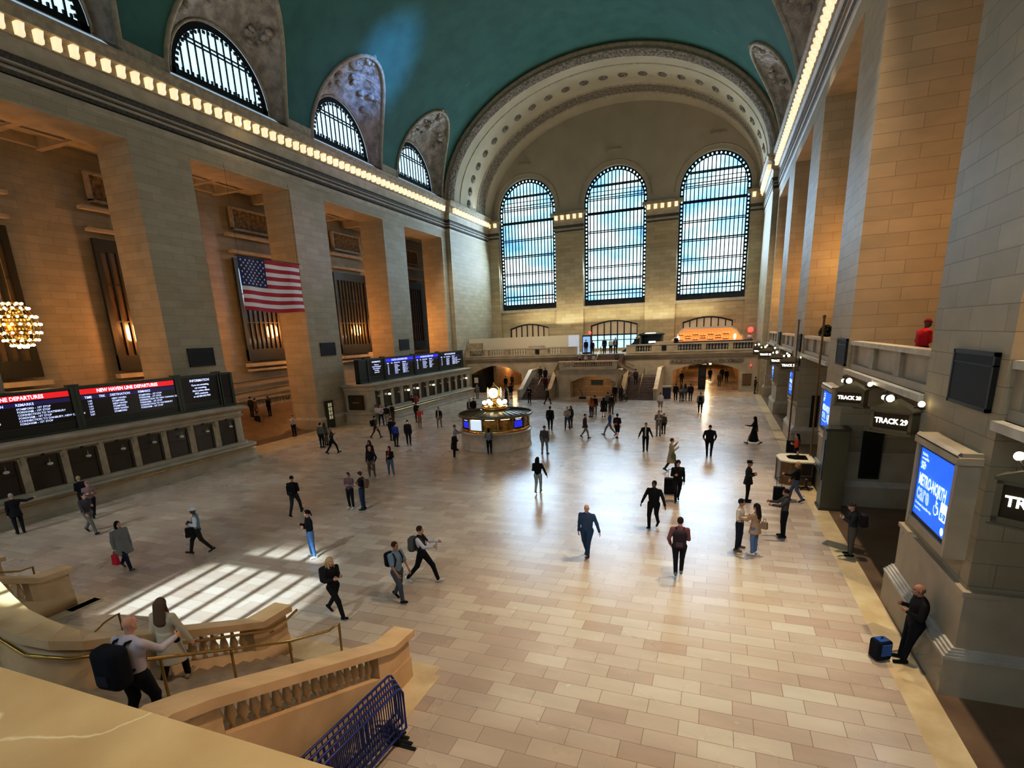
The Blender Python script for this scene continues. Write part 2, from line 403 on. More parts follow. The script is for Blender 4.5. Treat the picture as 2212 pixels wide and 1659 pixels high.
ths = [TH0+(THA-TH0)*math.sin(PI/2*k/16) for k in range(17)]
mid = [THA+(PI-2*THA)*k/30 for k in range(1, 30)]
def rowpts(th, seg, n, a, b):
    return [vault(th, a+(b-a)*k/n) for k in range(n+1)]
YA, YB = -10, 62.6
for mirror in (0, 1):
    for i in range(len(ths)-1):
        t0, t1 = ths[i], ths[i+1]
        ed0 = [YA]; ed1 = [YA]
        for c in BAYC: ed0 += [c-hw(t0), c+hw(t0)]; ed1 += [c-hw(t1), c+hw(t1)]
        ed0.append(YB); ed1.append(YB)
        for k in range(0, len(ed0), 2):
            n = 4; f = (lambda t: PI-t) if mirror else (lambda t: t)
            r0 = rowpts(f(t0), 0, n, ed0[k], ed0[k+1]); r1 = rowpts(f(t1), 0, n, ed1[k], ed1[k+1]); mb.grid([r0, r1])
allm = [THA]+mid+[PI-THA]
mb.grid([[vault(t, YA+(YB-YA)*k/40) for k in range(41)] for t in allm])
struct(mb.build('ceiling'))
# stone strip at the vault's springing, between the lunettes, and the lunette hoods
def bezel(side):
    m = MB().use(M_TRIM)
    f = (lambda p: p) if side < 0 else (lambda p: (mx(p[0]), p[1], p[2]))
    ed = [YA]
    for c in BAYC: ed += [c-LW, c+LW]
    ed.append(YB)
    for k in range(0, len(ed), 2):
        a, b = ed[k], ed[k+1]
        rr = [[f((XC-(18.05-.12)*math.cos(t), y, 22.6+12.42*math.sin(t))) for y in (a, b)] for t in (TH0, TH0+.03, TH0+.06)]
        m.grid(rr)
    return struct(m.build('trim_%d' % (5 if side < 0 else 6)))
bezel(-1); bezel(1)
M_PANE = mat('lunette_glass', (.6, .8, 1, 1), .2, emit=(.62, .86, 1), es=1.25)
def lunette(i, c, side, num):
    f = (lambda p: p) if side < 0 else (lambda p: (mx(p[0]), p[1], p[2]))
    xg = -32.4; zb = 23.7; R = 4.0
    e = struct(world_children(empty('window_%d' % num, f((xg, c, zb)))))
    n = 32; ph = [PI*k/n for k in range(n+1)]
    W = [(xg+.15, c-R*math.cos(p), zb+R*math.sin(p)) for p in ph]
    O = [vault(TH0+(THA-TH0)*math.sin(p), c-LW*math.cos(p)) for p in ph]
    # hood: carved surface between the window arch and the vault edge
    m = MB().use(M_CARVED, True)
    m.grid([[f(tuple(W[k][j]*(1-t)+O[k][j]*t+(-.5*math.sin(PI*t)*(.6 if j == 0 else 0) if j == 0 else (.25*math.sin(PI*t) if j == 2 else 0)) for j in range(3))) for t in [q/8 for q in range(9)]] for k in range(n+1)])
    m.build('carved_hood', e)
    m = MB().use(M_TRIM, True); m.tube([f((p[0]+.05, p[1], p[2])) for p in O], .16, 6); m.tube([f((p[0]+.1, p[1], p[2])) for p in W], .1, 6); m.build('moulding', e)
    m = MB().use(M_CARVED, True)   # ornament at the tip of the hood
    tip = O[n//2]; rr = random.Random(i+3)
    for k in range(16):
        a = rr.uniform(-1, 1); q = rr.random()
        m.ball(f((tip[0]-.9*q+.2, tip[1]+a*.5*(1-.3*q), tip[2]-.5*q+.25+rr.uniform(-.1, .2))), rr.uniform(.1, .26), 7, 5)
    m.build('cartouche', e)
    m = MB().use(M_CARVED, True)
    for k in range(26):            # raised scrolls on the hood
        a = rr.uniform(.25, .75)*PI; t = rr.uniform(.25, .85); k0 = int(a/PI*n)
        p = [W[k0][j]*(1-t)+O[k0][j]*t for j in range(3)]
        m.ball(f((p[0]-.15, p[1], p[2]+.12)), rr.uniform(.12, .32), 7, 5, (1, 1.5, .8))
    m.build('scrollwork', e)
    m = MB().use(M_TRIM); m.add([f((-31.2, c-LW, 23.15)), f((-31.2, c+LW, 23.15)), f((xg, c+LW, zb)), f((xg, c-LW, zb))], [(0, 1, 2, 3)]); m.build('sill', e)
    m = MB().use(M_BLACK)
    m.grid([[f((xg+.1, c-(R-.05)*math.cos(p), zb+(R-.05)*math.sin(p))) , f((xg+.1, c-(R-.45)*math.cos(p)*.99, zb+.0+(R-.45)*math.sin(p)+.0))] for p in ph])
    m.quad(f((xg+.1, c-R, zb)), f((xg+.1, c+R, zb)), f((xg+.1, c+R, zb+.35)), f((xg+.1, c-R, zb+.35)))
    for k in range(-6, 7):
        y = c+k*.58; z1 = zb+math.sqrt(max(0, (R-.4)**2-(y-c)**2)); a, b = f((xg+.05, 0, 0))[0], f((xg+.12, 0, 0))[0]
        if abs(y-c) < R-.4: m.box(min(a, b), max(a, b), y-.045, y+.045, zb+.3, z1)
    a, b = sorted((f((xg+.05, 0, 0))[0], f((xg+.14, 0, 0))[0]))
    for z in (zb+2.25, zb+2.48):
        w = math.sqrt((R-.4)**2-(z-zb)**2); m.box(a, b, c-w, c+w, z-.04, z+.04)
    m.build('frame', e)
    m = MB().use(M_WINBAR)         # cresting of small iron loops round the opening
    for k in range(1, 60):
        p = PI*k/60; q = (c-(R-.58)*math.cos(p), zb+(R-.58)*math.sin(p))
        if k % 2: m.box(a, b, q[0]-.09, q[0]+.09, q[1]-.09, q[1]+.09)
    for k in range(40): 
        y = c-R+.5+k*(2*R-1)/39
        if k % 2: m.box(a, b, y-.06, y+.06, zb+.35, zb+.55)
    m.build('iron_cresting', e)
    m = MB().use(M_PANE)
    m.add([f((xg, c-R*math.cos(p), zb+R*math.sin(p))) for p in ph], [tuple(range(n+1))]); m.build('glass', e)
num = 1
for side in (-1, 1):
    for i, c in enumerate(BAYC): lunette(i, c, side, num); num += 1
# ================================================================ END WALLS with three arched windows
WX = [-25.45, XC, -1.5]; WR = 4.05; ZS = 10.55; ZP = 23.3
DOORS = [(-25.5, 2.9, 8.35), (XC, 3.15, 8.3), (-1.6, 3.0, 8.2)]
def arch_loop(cx, r, z0, zp, n=20): return [(cx-r, z0)]+[(cx-r*math.cos(PI*k/n), zp+r*math.sin(PI*k/n)) for k in range(n+1)]+[(cx+r, z0)]
def seg_loop(cx, w, z0, zs, rise, n=10): return [(cx-w, z0)]+[(cx-w+2*w*k/n, zs+rise*math.sin(PI*k/n)) for k in range(n+1)]+[(cx+w, z0)]
M_GLASSFAR = mat('far_window_glass', (.5, .8, 1, 1), .2, emit=(.5, .8, 1), es=1.7)
nt = M_GLASSFAR.node_tree; b = nt.nodes['Principled BSDF']
g = nt.nodes.new('ShaderNodeNewGeometry'); mp = nt.nodes.new('ShaderNodeMapping'); mp.inputs['Scale'].default_value = (.16, 1, .42)
nz = nt.nodes.new('ShaderNodeTexNoise'); nz.inputs['Scale'].default_value = 1; nz.inputs['Detail'].default_value = 3
nt.links.new(g.outputs['Position'], mp.inputs[0]); nt.links.new(mp.outputs[0], nz.inputs['Vector'])
rp = nt.nodes.new('ShaderNodeValToRGB'); cr = rp.color_ramp; cr.elements[0].position = .26; cr.elements[0].color = (.1, .38, .95, 1); cr.elements[1].position = .6; cr.elements[1].color = (.8, .97, 1, 1)
e_ = cr.elements.new(.38); e_.color = (.3, .62, 1, 1); e_ = cr.elements.new(.49); e_.color = (.45, .85, 1, 1)
nt.links.new(nz.outputs['Fac'], rp.inputs[0]); nt.links.new(rp.outputs[0], b.inputs['Emission Color'])
M_CLEAR = bpy.data.materials.new('clear_glass'); M_CLEAR.use_nodes = True; nt = M_CLEAR.node_tree; nt.nodes.clear()
o_ = nt.nodes.new('ShaderNodeOutputMaterial'); t_ = nt.nodes.new('ShaderNodeBsdfTransparent'); t_.inputs[0].default_value = (.9, .95, 1, 1); nt.links.new(t_.outputs[0], o_.inputs[0])
def end_wall(name, Y, s, num, trimnum):
    """s = +1: wall beyond Y seen from smaller y"""
    mb = MB().use(M_FAR)
    loops = [[(-33, 4.3), (6.1, 4.3), (6.1, 22.4), (-33, 22.4)]]
    lo = []
    for cx in WX: lo.append([(cx-WR, ZS), (cx+WR, ZS), (cx+WR, 22.4), (cx-WR, 22.4)])
    # wall strips between windows, below 22.4
    xs = [-33]+[v for cx in WX for v in (cx-WR, cx+WR)]+[6.1]
    for k in range(0, 8, 2): mb.poly([[(xs[k], ZS), (xs[k+1], ZS), (xs[k+1], 22.4), (xs[k], 22.4)]], lambda a, b: (a, Y, b))
    low = [[(-33, 4.3), (6.1, 4.3), (6.1, ZS), (-33, ZS)]]+[seg_loop(cx, w, 4.9, zs-.35, .6)[::-1] for cx, w, zs in DOORS]
    mb.poly(low, lambda a, b: (a, Y, b))
    mb.use(M_PLASTER)
    up = [[(-33, 22.4)]]
    loop = [(-33, 22.4)]
    for cx in WX: loop += [(cx-WR, 22.4)]+[(cx-WR*math.cos(PI*k/24), ZP+WR*math.sin(PI*k/24)) for k in range(25)]+[(cx+WR, 22.4)]
    loop += [(6.1, 22.4), (6.1, 37), (-33, 37)]
    mb.poly([loop], lambda a, b: (a, Y, b))
    d = s*.9
    for cx in WX:
        L = arch_loop(cx, WR, ZS, ZP, 24); mb.use(M_SMOOTH).grid([[(a, Y, b), (a, Y+d, b)] for a, b in L+[L[0]]])
    for cx, w, zs in DOORS:
        L = seg_loop(cx, w, 4.9, zs-.35, .6); mb.grid([[(a, Y, b), (a, Y+d, b)] for a, b in L])
    y0, y1 = sorted((Y, Y-s*.35))
    mb.use(M_FAR)
    for a, b in ((-21.35, -17.55), (-9.4, -5.6), (-31.0, -29.6), (2.6, 4.1)): mb.box(a, b, y0, y1, 4.4, 21.2)
    struct(mb.build(name))
    # capitals
    mb = MB().use(M_SMOOTH)
    for a, b in ((-21.35, -17.55), (-9.4, -5.6), (-31.0, -29.6), (2.6, 4.1)):
        q = lambda o, z0, z1: mb.box(a-o, b+o, min(Y, Y-s*(.35+o)), max(Y, Y-s*(.35+o)), z0, z1)
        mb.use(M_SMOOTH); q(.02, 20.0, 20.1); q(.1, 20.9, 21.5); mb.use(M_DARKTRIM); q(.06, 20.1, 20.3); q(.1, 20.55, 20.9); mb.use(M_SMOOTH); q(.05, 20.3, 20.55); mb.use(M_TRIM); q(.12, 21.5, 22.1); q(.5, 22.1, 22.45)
    # sills, surrounds over the arches
    for cx in WX:
        mb.use(M_SMOOTH).box(cx-WR-.1, cx+WR+.1, min(Y-s*.3, Y), max(Y-s*.3, Y), ZS-.35, ZS)
        mb.use(M_TRIM, True).tube([(cx-(WR+.55)*math.cos(PI*k/24), Y-s*.02, ZP+(WR+.55)*math.sin(PI*k/24)) for k in range(25)], .07, 6)
        mb.use(M_TRIM).box(cx-.8, cx+.8, min(Y, Y-s*.25), max(Y, Y-s*.25), ZP+WR+1.6, ZP+WR+1.8)
    tr = struct(mb.build('trim_%d' % trimnum))
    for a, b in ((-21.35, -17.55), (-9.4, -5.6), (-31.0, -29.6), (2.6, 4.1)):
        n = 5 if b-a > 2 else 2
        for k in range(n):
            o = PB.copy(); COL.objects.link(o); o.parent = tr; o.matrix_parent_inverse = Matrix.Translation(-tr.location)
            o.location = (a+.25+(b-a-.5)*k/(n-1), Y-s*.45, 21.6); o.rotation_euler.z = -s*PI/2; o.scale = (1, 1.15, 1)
    for cx in WX:
        e = struct(world_children(empty('window_%d' % num, (cx, Y+s*.7, ZS)))); num += 1
        ya, yb = sorted((Y+s*.5, Y+s*.62))
        m = MB().use(M_BLACK)
        L0 = arch_loop(cx, WR, ZS, ZP, 30); L1 = arch_loop(cx, WR-.5, ZS+.3, ZP, 30)
        m.grid([[(p[0], Y+s*.55, p[1]), (q[0], Y+s*.55, q[1])] for p, q in zip(L0, L1)])
        m.box(cx-WR, cx+WR, ya, yb, ZS, ZS+.75)
        m.build('frame', e)
        m = MB().use(M_WINBAR); R1 = WR-.5
        for k in range(-7, 8):
            x = cx+k*.47; zt = ZP+math.sqrt(max(0, R1*R1-(x-cx)**2)); m.box(x-.055, x+.055, ya, yb, ZS+.5, zt)
        for z, t in ((22.05, .16), (19.9, .05), (19.7, .05), (17.75, .07), (17.55, .05), (15.5, .05), (15.3, .04), (13.9, .08), (13.72, .05), (12.35, .09), (11.9, .05), (23.6, .04), (23.8, .04), (24.1, .04), (25.2, .07), (25.35, .05), (24.6, .03)):
            w = R1 if z < ZP else math.sqrt(R1*R1-(z-ZP)**2); m.box(cx-w, cx+w, ya, yb, z-t, z+t)
        m.build('glazing_bars', e)
        m = MB().use(M_WINBAR)   # roundels of the border
        P = []; z = ZS+1.0
        while z < ZP: P += [(cx-WR+.25, z), (cx+WR-.25, z)]; z += .46
        P += [(cx-(WR-.25)*math.cos(PI*k/24), ZP+(WR-.25)*math.sin(PI*k/24)) for k in range(25)]
        m.use(M_GLASSFAR if s > 0 else M_PANE)
        for a, b in P: m.add([(a+.11*math.cos(2*PI*j/8), Y+s*.54, b+.13*math.sin(2*PI*j/8)) for j in range(8)], [tuple(range(8))])
        m.build('border_roundels', e)
        m = MB().use(M_GLASSFAR if s > 0 else M_CLEAR); L = arch_loop(cx, WR, ZS, ZP, 30)
        m.add([(a, Y+s*.8, b) for a, b in L], [tuple(range(len(L)))]); m.build('glass', e)
    return num
num = end_wall('wall_back', 75, 1, num, 7)
num = end_wall('wall_front', -9.2, -1, num, 8)
# far balcony doors
M_DGLASS = mat('door_daylight', (.5, .8, 1, 1), .2, emit=(.45, .78, 1), es=1.3)
M_DWARM = mat('door_warm_glass', (.4, .3, .2, 1), .2, emit=(.42, .33, .2), es=.55)
for i, (cx, w, zs) in enumerate(DOORS):
    e = struct(world_children(empty('door_%d' % (i+1), (cx, 75.5, 4.9))))
    m = MB().use(M_BRONZE); L0 = seg_loop(cx, w, 4.5, zs-.35, .6); L1 = seg_loop(cx, w-.14, 4.5, zs-.5, .58)
    m.grid([[(a[0], 75.3, a[1]), (b[0], 75.3, b[1])] for a, b in zip(L0, L1)])
    for k in range(1, 7):
        x = cx-w+2*w*k/7; m.box(x-.07, x+.07, 75.25, 75.35, 4.5, zs+.2)
    m.box(cx-w, cx+w, 75.25, 75.35, 6.55, 6.72)
    if i == 1: m.box(cx-w, cx+w, 75.25, 75.35, 5.9, 6.0)
    m.build('frame', e)
    m = MB().use(M_DWARM); m.quad((cx-w, 75.6, 6.6), (cx+w, 75.6, 6.6), (cx+w, 75.6, 8.7), (cx-w, 75.6, 8.7))
    m.use(M_DGLASS if i == 1 else M_DWARM); m.quad((cx-w, 75.6, 4.4), (cx+w, 75.6, 4.4), (cx+w, 75.6, 6.6), (cx-w, 75.6, 6.6)); m.build('pane', e)
# vault over the far balcony: ring + soffit with rosettes
def end_vault(Y0, Y1, tn):
    m = MB(); n = 60; T = [PI*k/n for k in range(n+1)]
    E = lambda t, d, y: (XC-(18.05-d)*math.cos(t), y, 22.6+(12.5-d)*math.sin(t))
    s = 1 if Y1 > Y0 else -1
    bands = [(M_TRIM, [(0, 0), (.12, -.2), (.3, -.2), (.36, 0), (.52, 0), (.56, -.12), (.7, -.12)]), (M_FOLIAGE, [(.7, -.12), (.95, .35), (1.0, .8)]), (M_PLASTER, [(1.0, .8), (1.05, 2.2)]), (M_TRIM, [(1.05, 2.2), (1.12, 2.25), (1.12, 2.4), (1.05, 2.45)]), (M_PLASTER, [(1.05, 2.45), (1.05, 7.2)]), (M_TRIM, [(1.05, 7.2), (1.15, 7.25), (1.15, 7.4), (1.07, 7.45)]), (M_FOLIAGE, [(1.07, 7.45), (1.07, 9.6)]), (M_TRIM, [(1.07, 9.6), (1.18, 9.65), (1.18, 9.8), (1.07, 9.9)]), (M_PLASTER, [(1.07, 9.9), (1.07, 12.5)])]
    for ma, P in bands:
        m.use(ma, True).grid([[E(t, d, Y0+s*y) for d, y in P] for t in T])
    tr = struct(m.build('trim_%d' % tn))
    r = MB().use(M_FOLIAGE, True); r.lathe([(.55, 0), (.5, .08), (.4, .05), (.34, .12), (.14, .08), (.12, .2), (.0, .22)], n=12, cap=False)
    R0 = r.build('rosette', loc=(0, 0, 0)); k = 0
    for t in [PI*(j+.5)/25 for j in range(25)]:
        o = R0 if k == 0 else R0.copy()
        if k: COL.objects.link(o)
        k = 1; p = Vector(E(t, 1.04, Y0+s*4.8)); nrm = Vector((math.cos(t), 0, -math.sin(t)))
        o.parent = tr; o.matrix_parent_inverse = Matrix.Translation(-tr.location); o.location = p; o.rotation_euler = nrm.to_track_quat('Z', 'Y').to_euler()
end_vault(62.6, 75, 9)
mb = MB().use(M_TEAL, True); mb.grid([[vault(PI*k/20, y) for y in (-9.9, -14)] for k in range(21)]); 
# ================================================================ BALUSTER prototypes
def bal_proto(h, r, m=M_STAIR):
    b = MB().use(m, True); pr_ = [(.62, 0), (.62, .08), (.4, .1), (.42, .16), (.95, .3), (1, .38), (.8, .5), (.42, .72), (.36, .84), (.5, .88), (.5, .92), (.62, .93), (.62, 1)]
    b.lathe([(r*a, h*z) for a, z in pr_], n=8); return b.build('baluster', loc=(0, 0, 0))
BAL = {}
def balusters(par, pts, h, r, key):
    for p in pts:
        if key not in BAL: o = BAL[key] = bal_proto(h, r, M_STAIR if key[0] == 'n' else M_TRIM)
        else: o = BAL[key].copy(); COL.objects.link(o)
        o.parent = par; o.matrix_parent_inverse = Matrix.Translation(-Vector(par['_off'])); o.location = p
# ================================================================ TICKET COUNTERS
def counter(nm, label, path, wins, lampz, lit, group):
    e = world_children(empty(nm, (-29.5, (path[0][1]+path[-1][1])/2, 0), label=label, cat='counter'))
    m = MB().use(M_SMOOTH)
    m.sweep([(0, 0), (0, .14), (-.1, .2), (-.14, .24), (-.16, .82), (-.06, .88), (-.02, .95), (-.08, 1.02), (-.5, 1.04)], path); m.build('base', e)
    m = MB().use(M_SMOOTH); m.sweep([(-.5, 1.04), (-.52, 1.2), (-.72, 1.22), (-.72, 2.78), (-.6, 2.84), (-.56, 2.95), (-.66, 3.0), (-.66, 3.16), (-.45, 3.26), (-.3, 3.36), (-.28, 3.46), (-.5, 3.5), (-3.4, 3.5)], path); m.build('wall', e)
    m = MB().use(M_BRASS, True); q = [p for p in path]
    pts = [(p[0]+.02, p[1], .78) for p in path if p[0] > -28.4]
    if len(pts) > 1: m.tube(pts, .035, 6)
    m.build('rail', e)
    W = None; x = -28.77
    for i, (a, b) in enumerate(wins):
        c = (a+b)/2; w = (b-a)/2
        wn = empty('ticket_window', (x, c, 1.15)); wn.parent = e; wn.matrix_parent_inverse = Matrix.Translation(-Vector(e['_off']))
        f = MB().use(M_BRONZE); f.box(0, .07, -w-.05, -w+.04, 0, 1.55); f.box(0, .07, w-.04, w+.05, 0, 1.55); f.box(0, .07, -w, w, 1.47, 1.6); f.box(0, .06, -w, w, .85, .93); f.ball((.05, 0, 1.66), .09, 8, 6); fo = f.build('frame', wn, loc=(0, 0, 0))
        f = MB().use(M_WINB); f.box(.0, .02, -w+.04, w-.04, 0, 1.47); f.build('pane', wn, loc=(0, 0, 0))
        if lampz:
            f = MB().use(M_GLOBE if i in lit else M_WHITE, True); f.ball((.22, .12, 1.18), .14 if i in lit else .12, 10, 7, (1, 1, .62)); f.build('lamp_shade', wn, loc=(0, 0, 0))
            f = MB().use(M_BRASS, True); f.tube([(.02, .12, 1.5), (.2, .12, 1.46), (.22, .12, 1.26)], .015, 5); f.build('lamp_arm', wn, loc=(0, 0, 0))
    # pilasters between the windows
    m = MB().use(M_TRIM)
    for (a, b), (c, d) in zip(wins, wins[1:]):
        y = (b+c)/2; w = min(.26, (c-b)/2-.08)
        m.box(-28.78, -28.68, y-w, y+w, 1.22, 2.78); m.box(-28.7, -28.62, y-w*.5, y+w*.5, 2.5, 2.84)
    m.build('pilaster', e)
    return e
arc = [(-29.3+1.25*math.cos(a), 25.75+1.25*math.sin(a)) for a in [PI/2*k/8 for k in range(9)]]
counter('ticket_counter', 'long carved stone ticket counter under the board with red headers, with unlit glass lamps', [(-28.05, 3), (-28.05, 25.7)]+arc[1:]+[(-31.3, 27.0)],
        [(5.7, 6.9), (7.4, 8.55), (9.05, 10.25), (10.7, 11.9), (12.4, 13.6), (14.1, 15.29), (15.76, 16.95), (17.44, 18.65), (19.15, 20.33), (20.8, 21.97), (22.52, 23.67), (24.25, 25.35)], 1, (), '')
counter('ticket_counter', 'long carved stone ticket counter under the board with blue headers, with glowing lamps', [(-31.3, 39.0), (-28.9, 39.0), (-28.35, 39.4), (-28.05, 40.1), (-28.05, 61.2), (-31.3, 61.2)][::1] and [(-28.05, 40.2), (-28.05, 61.0)],
        [(40.62, 41.42), (42.26, 43.3), (43.94, 44.8), (45.72, 46.6), (47.41, 48.45), (49.0, 49.9), (50.75, 51.8), (52.39, 53.3), (54.11, 55.04), (55.79, 56.7), (57.5, 58.3), (59.1, 59.9)], 1, (1, 3, 4, 6, 11), '')
# near end of the second counter: chamfered bay with one broad window
e = world_children(empty('ticket_booth', (-30, 39.5, 0), label='stone end bay of the far ticket counter with one broad bronze window', cat='booth'))
m = MB().use(M_SMOOTH); P = [(-31.2, 39.2), (-30.9, 39.15), (-28.35, 39.15), (-28.05, 40.2)][::-1]
P = [(-28.05, 40.2), (-28.4, 39.3), (-30.9, 39.15), (-31.3, 39.4)]
m.sweep([(-0.0, 0), (0, .14), (-.14, .24), (-.16, .82), (-.02, .95), (-.08, 1.02), (-.3, 1.04), (-.3, 2.85), (-.2, 3.0), (-.2, 3.2), (.0, 3.36), (.02, 3.46), (-.3, 3.5), (-1.2, 3.5)], [(x, y) for x, y in P][::-1]); m.build('wall', e)
m = MB().use(M_BRONZE); m.box(-30.55, -28.95, 39.36, 39.44, 1.3, 2.6); m.build('frame', e)
m = MB().use(M_WINB); m.box(-30.45, -29.05, 39.33, 39.37, 1.4, 2.5); m.use(M_BRASS).box(-30.1, -29.4, 39.31, 39.35, 1.9, 1.98); m.build('pane', e)
# ================================================================ DEPARTURE BOARDS
def board(label, x, y0, y1, panels, side_ret):
    e = world_children(empty('departure_board', (x, (y0+y1)/2, 3.5), label=label, cat='board'))
    m = MB().use(M_DGREEN); m.box(x-.5, x-.02, y0, y1, 3.5, 5.55); 
    m.use(M_GREEN)
    for y in sorted({p[0] for p in panels} | {p[1] for p in panels}): m.box(x-.5, x+.06, y-.09, y+.09, 3.5, 5.6)
    m.box(x-.5, x+.05, y0, y1, 3.5, 3.62); m.box(x-.5, x+.03, y0, y1, 5.5, 5.62); m.box(x-.04, x+.02, y0, y1, 3.96, 4.0)
    m.build('casing', e)
    m = MB().use(M_SCREENK)
    for p in panels: m.quad((x, p[0]+.1, 4.0), (x, p[1]-.1, 4.0), (x, p[1]-.1, 5.5), (x, p[0]+.1, 5.5))
    m.build('screen', e)
    m = MB().use(M_GREEN)
    for y in sorted({p[0] for p in panels}): m.box(x-.4, x-.1, y-.25, y+.25, 5.6, 5.72)
    m.build('spotlight_bracket', e)
    fn = lambda Y, Z, xx=x: (lambda u, v: (xx+.03, Y+u, Z+v))
    for p in panels:
        a, b, kind, title, rows, hdr = p
        t = MB()
        if kind == 'dep':
            hm = M_LRED if hdr == 'red' else (M_LBLUE if hdr == 'blue' else None)
            if hm:
                m = MB().use(hm); m.quad((x+.01, a+.15, 5.2), (x+.01, b-.15, 5.2), (x+.01, b-.15, 5.46), (x+.01, a+.15, 5.46)); m.build('header_bar', e)
            m = MB().use(M_LNAVY); m.quad((x+.01, a+.15, 4.95), (x+.01, b-.15, 4.95), (x+.01, b-.15, 5.14), (x+.01, a+.15, 5.14)); m.build('caption_bar', e)
            c = (a+b)/2
            t.use(M_LPINK if hdr == 'red' else M_LTEXT); text_mesh(t, title, .24, fn(c-.1, 5.25), 'CENTER', .95, .006)
            t.build('header_lettering', e); k = (b-a)/5.4
            for s_, o, o2, ci in (('TIME', .3, .4, 0), ('TRK', 1.0, 0, None), ('DESTINATION', 1.55, 1.6, 1), ('REMARKS', 3.05, 3.05, 2)):
                t = MB().use(M_LTEXT); text_mesh(t, s_, .165, fn(a+o*k, 4.98), 'LEFT', k, .004)
                if ci is not None:
                    for i, r in enumerate(rows): text_mesh(t, r[ci], .128, fn(a+o2*k, 4.8-.135*i), 'LEFT', k*1.02, .003)
                t.build('lettering', e)
        else:
            t.use(M_LTEXT); c = (a+b)/2; text_mesh(t, title, .2, fn(c, 5.24), 'CENTER', 1, .006)
            for i, r in enumerate(rows): text_mesh(t, r, .14, fn(c, 5.0-.17*i), 'CENTER', 1, .006)
            if rows: t.build('lettering', e)
    return e
R1 = [('1:04', 'NEW HAVEN', 'STAMFORD - 1ST STOP'), ('1:07', 'STAMFORD', 'FORDHAM - 1ST STOP'), ('1:34', 'NEW HAVEN', 'CONNECTION TO NEW CANAAN, OLD'), ('1:37', 'STAMFORD', 'FORDHAM - 1ST STOP'), ('2:04', 'NEW HAVEN', 'CONNECTION TO WATERBURY'), ('2:07', 'STAMFORD', 'FORDHAM - 1ST STOP')]
R0_ = [('12:04', 'NEW HAVEN', 'STAMFORD - 1ST STOP'), ('12:07', 'STAMFORD', 'FORDHAM - 1ST STOP'), ('12:34', 'NEW HAVEN', 'CONNECTION TO WATERBURY'), ('12:37', 'STAMFORD', 'FORDHAM - 1ST STOP'), ('12:49', 'NEW HAVEN', 'CONNECTION TO DANBURY, NEW CANAAN'), ('12:52', 'STAMFORD', 'FORDHAM - 1ST STOP')]
board('long black departure board with red headers above the nearer ticket counter', -29.5, 11.3, 26.4,
      [(11.4, 16.95, 'dep', 'NEW HAVEN LINE DEPARTURES', R0_, 'red'), (17.15, 22.5, 'dep', 'NEW HAVEN LINE DEPARTURES', R1, 'red'), (22.7, 25.4, 'info', 'INFORMATION', ['If you see something,', 'say something.', 'Alert a police officer,', 'MTA employee,', 'or call 888-692-7233'], None), (25.5, 26.35, 'none', ' ', [], None)], 0)
R2 = [('1:10', 'CROTON', 'MARBLE HILL - 1ST'), ('1:20', 'POUGHKEEPSIE', 'HARLEM - 125 ST'), ('1:45', 'CROTON', 'YANKEES - 153'), ('2:10', 'CROTON', 'MARBLE HILL - 1ST'), ('2:20', 'POUGHKEEPSIE', 'HARLEM - 125 ST'), ('2:45', 'CROTON', 'YANKEES - 153'), ('3:10', 'CROTON', 'MARBLE HILL - 1ST')]
R3 = [('1:02', 'SOUTHEAST', 'HARLEM - 125 ST'), ('1:25', 'NO WHITE PLNS', 'FORDHAM'), ('1:32', 'CRESTWOOD', 'MELROSE'), ('2:02', 'SOUTHEAST', 'HARLEM - 125 ST'), ('2:25', 'NO WHITE PLNS', 'FORDHAM'), ('2:32', 'CRESTWOOD', 'MELROSE')]
board('long black departure board with blue headers above the farther ticket counter', -29.5, 40.0, 61.1,
      [(41.3, 43.9, 'info', 'INFORMATION', ['Welcome to', 'Grand Central Terminal', 'Please use all doors', 'Have tickets', 'ready to show'], None), (44.0, 49.4, 'dep', 'HUDSON LINE DEPARTURES', R2, 'blue'), (49.5, 54.8, 'dep', 'HARLEM LINE DEPARTURES', R3, 'blue'), (54.9, 60.4, 'dep', 'NEW HAVEN DEPARTURES', R1, None)], 1)
m = MB().use(M_GREEN)
# ================================================================ SPEAKER PANELS
SP = [(-1, 25.2, 27.1, 6.05, 7.2, 'on the left pier just past the nearer ticket counter'), (-1, 37.67, 39.58, 6.1, 7.2, 'on the left pier right of the flag'), (-1, 50.05, 51.9, 6.1, 7.2, 'on the left pier above the farther departure board'),
      (1, 11.85, 13.7, 5.5, 6.55, 'on the right pier above the large blue screen'), (1, 24.1, 25.8, 5.5, 6.52, 'on the right pier by the tall steel cabinet'), (1, 36.9, 38.4, 5.5, 6.52, 'on the third pier of the right wall'), (1, 49.1, 50.6, 5.5, 6.52, 'on the farthest full pier of the right wall')]
for sd, a, b, z0, z1, w in SP:
    x0, x1 = (XL+.01, XL+.09) if sd < 0 else (XR-.09, XR-.01)
    e = world_children(empty('speaker_panel', ((x0+x1)/2, (a+b)/2, z0), label='flat black rectangular panel '+w, cat='panel', group='black panels on the piers'))
    m = MB().use(M_BLACK); t = .07; m.box(x0, x1, a, a+t, z0, z1); m.box(x0, x1, b-t, b, z0, z1); m.box(x0, x1, a, b, z0, z0+t); m.box(x0, x1, a, b, z1-t, z1); m.box(x0, x1-.0, a, b, z1-.25, z1-.22); m.build('frame', e)
    m = MB().use(M_PANEL); m.box(x0+.01, x1-.01, a+.03, b-.03, z0+.03, z1-.03); m.build('cloth', e)
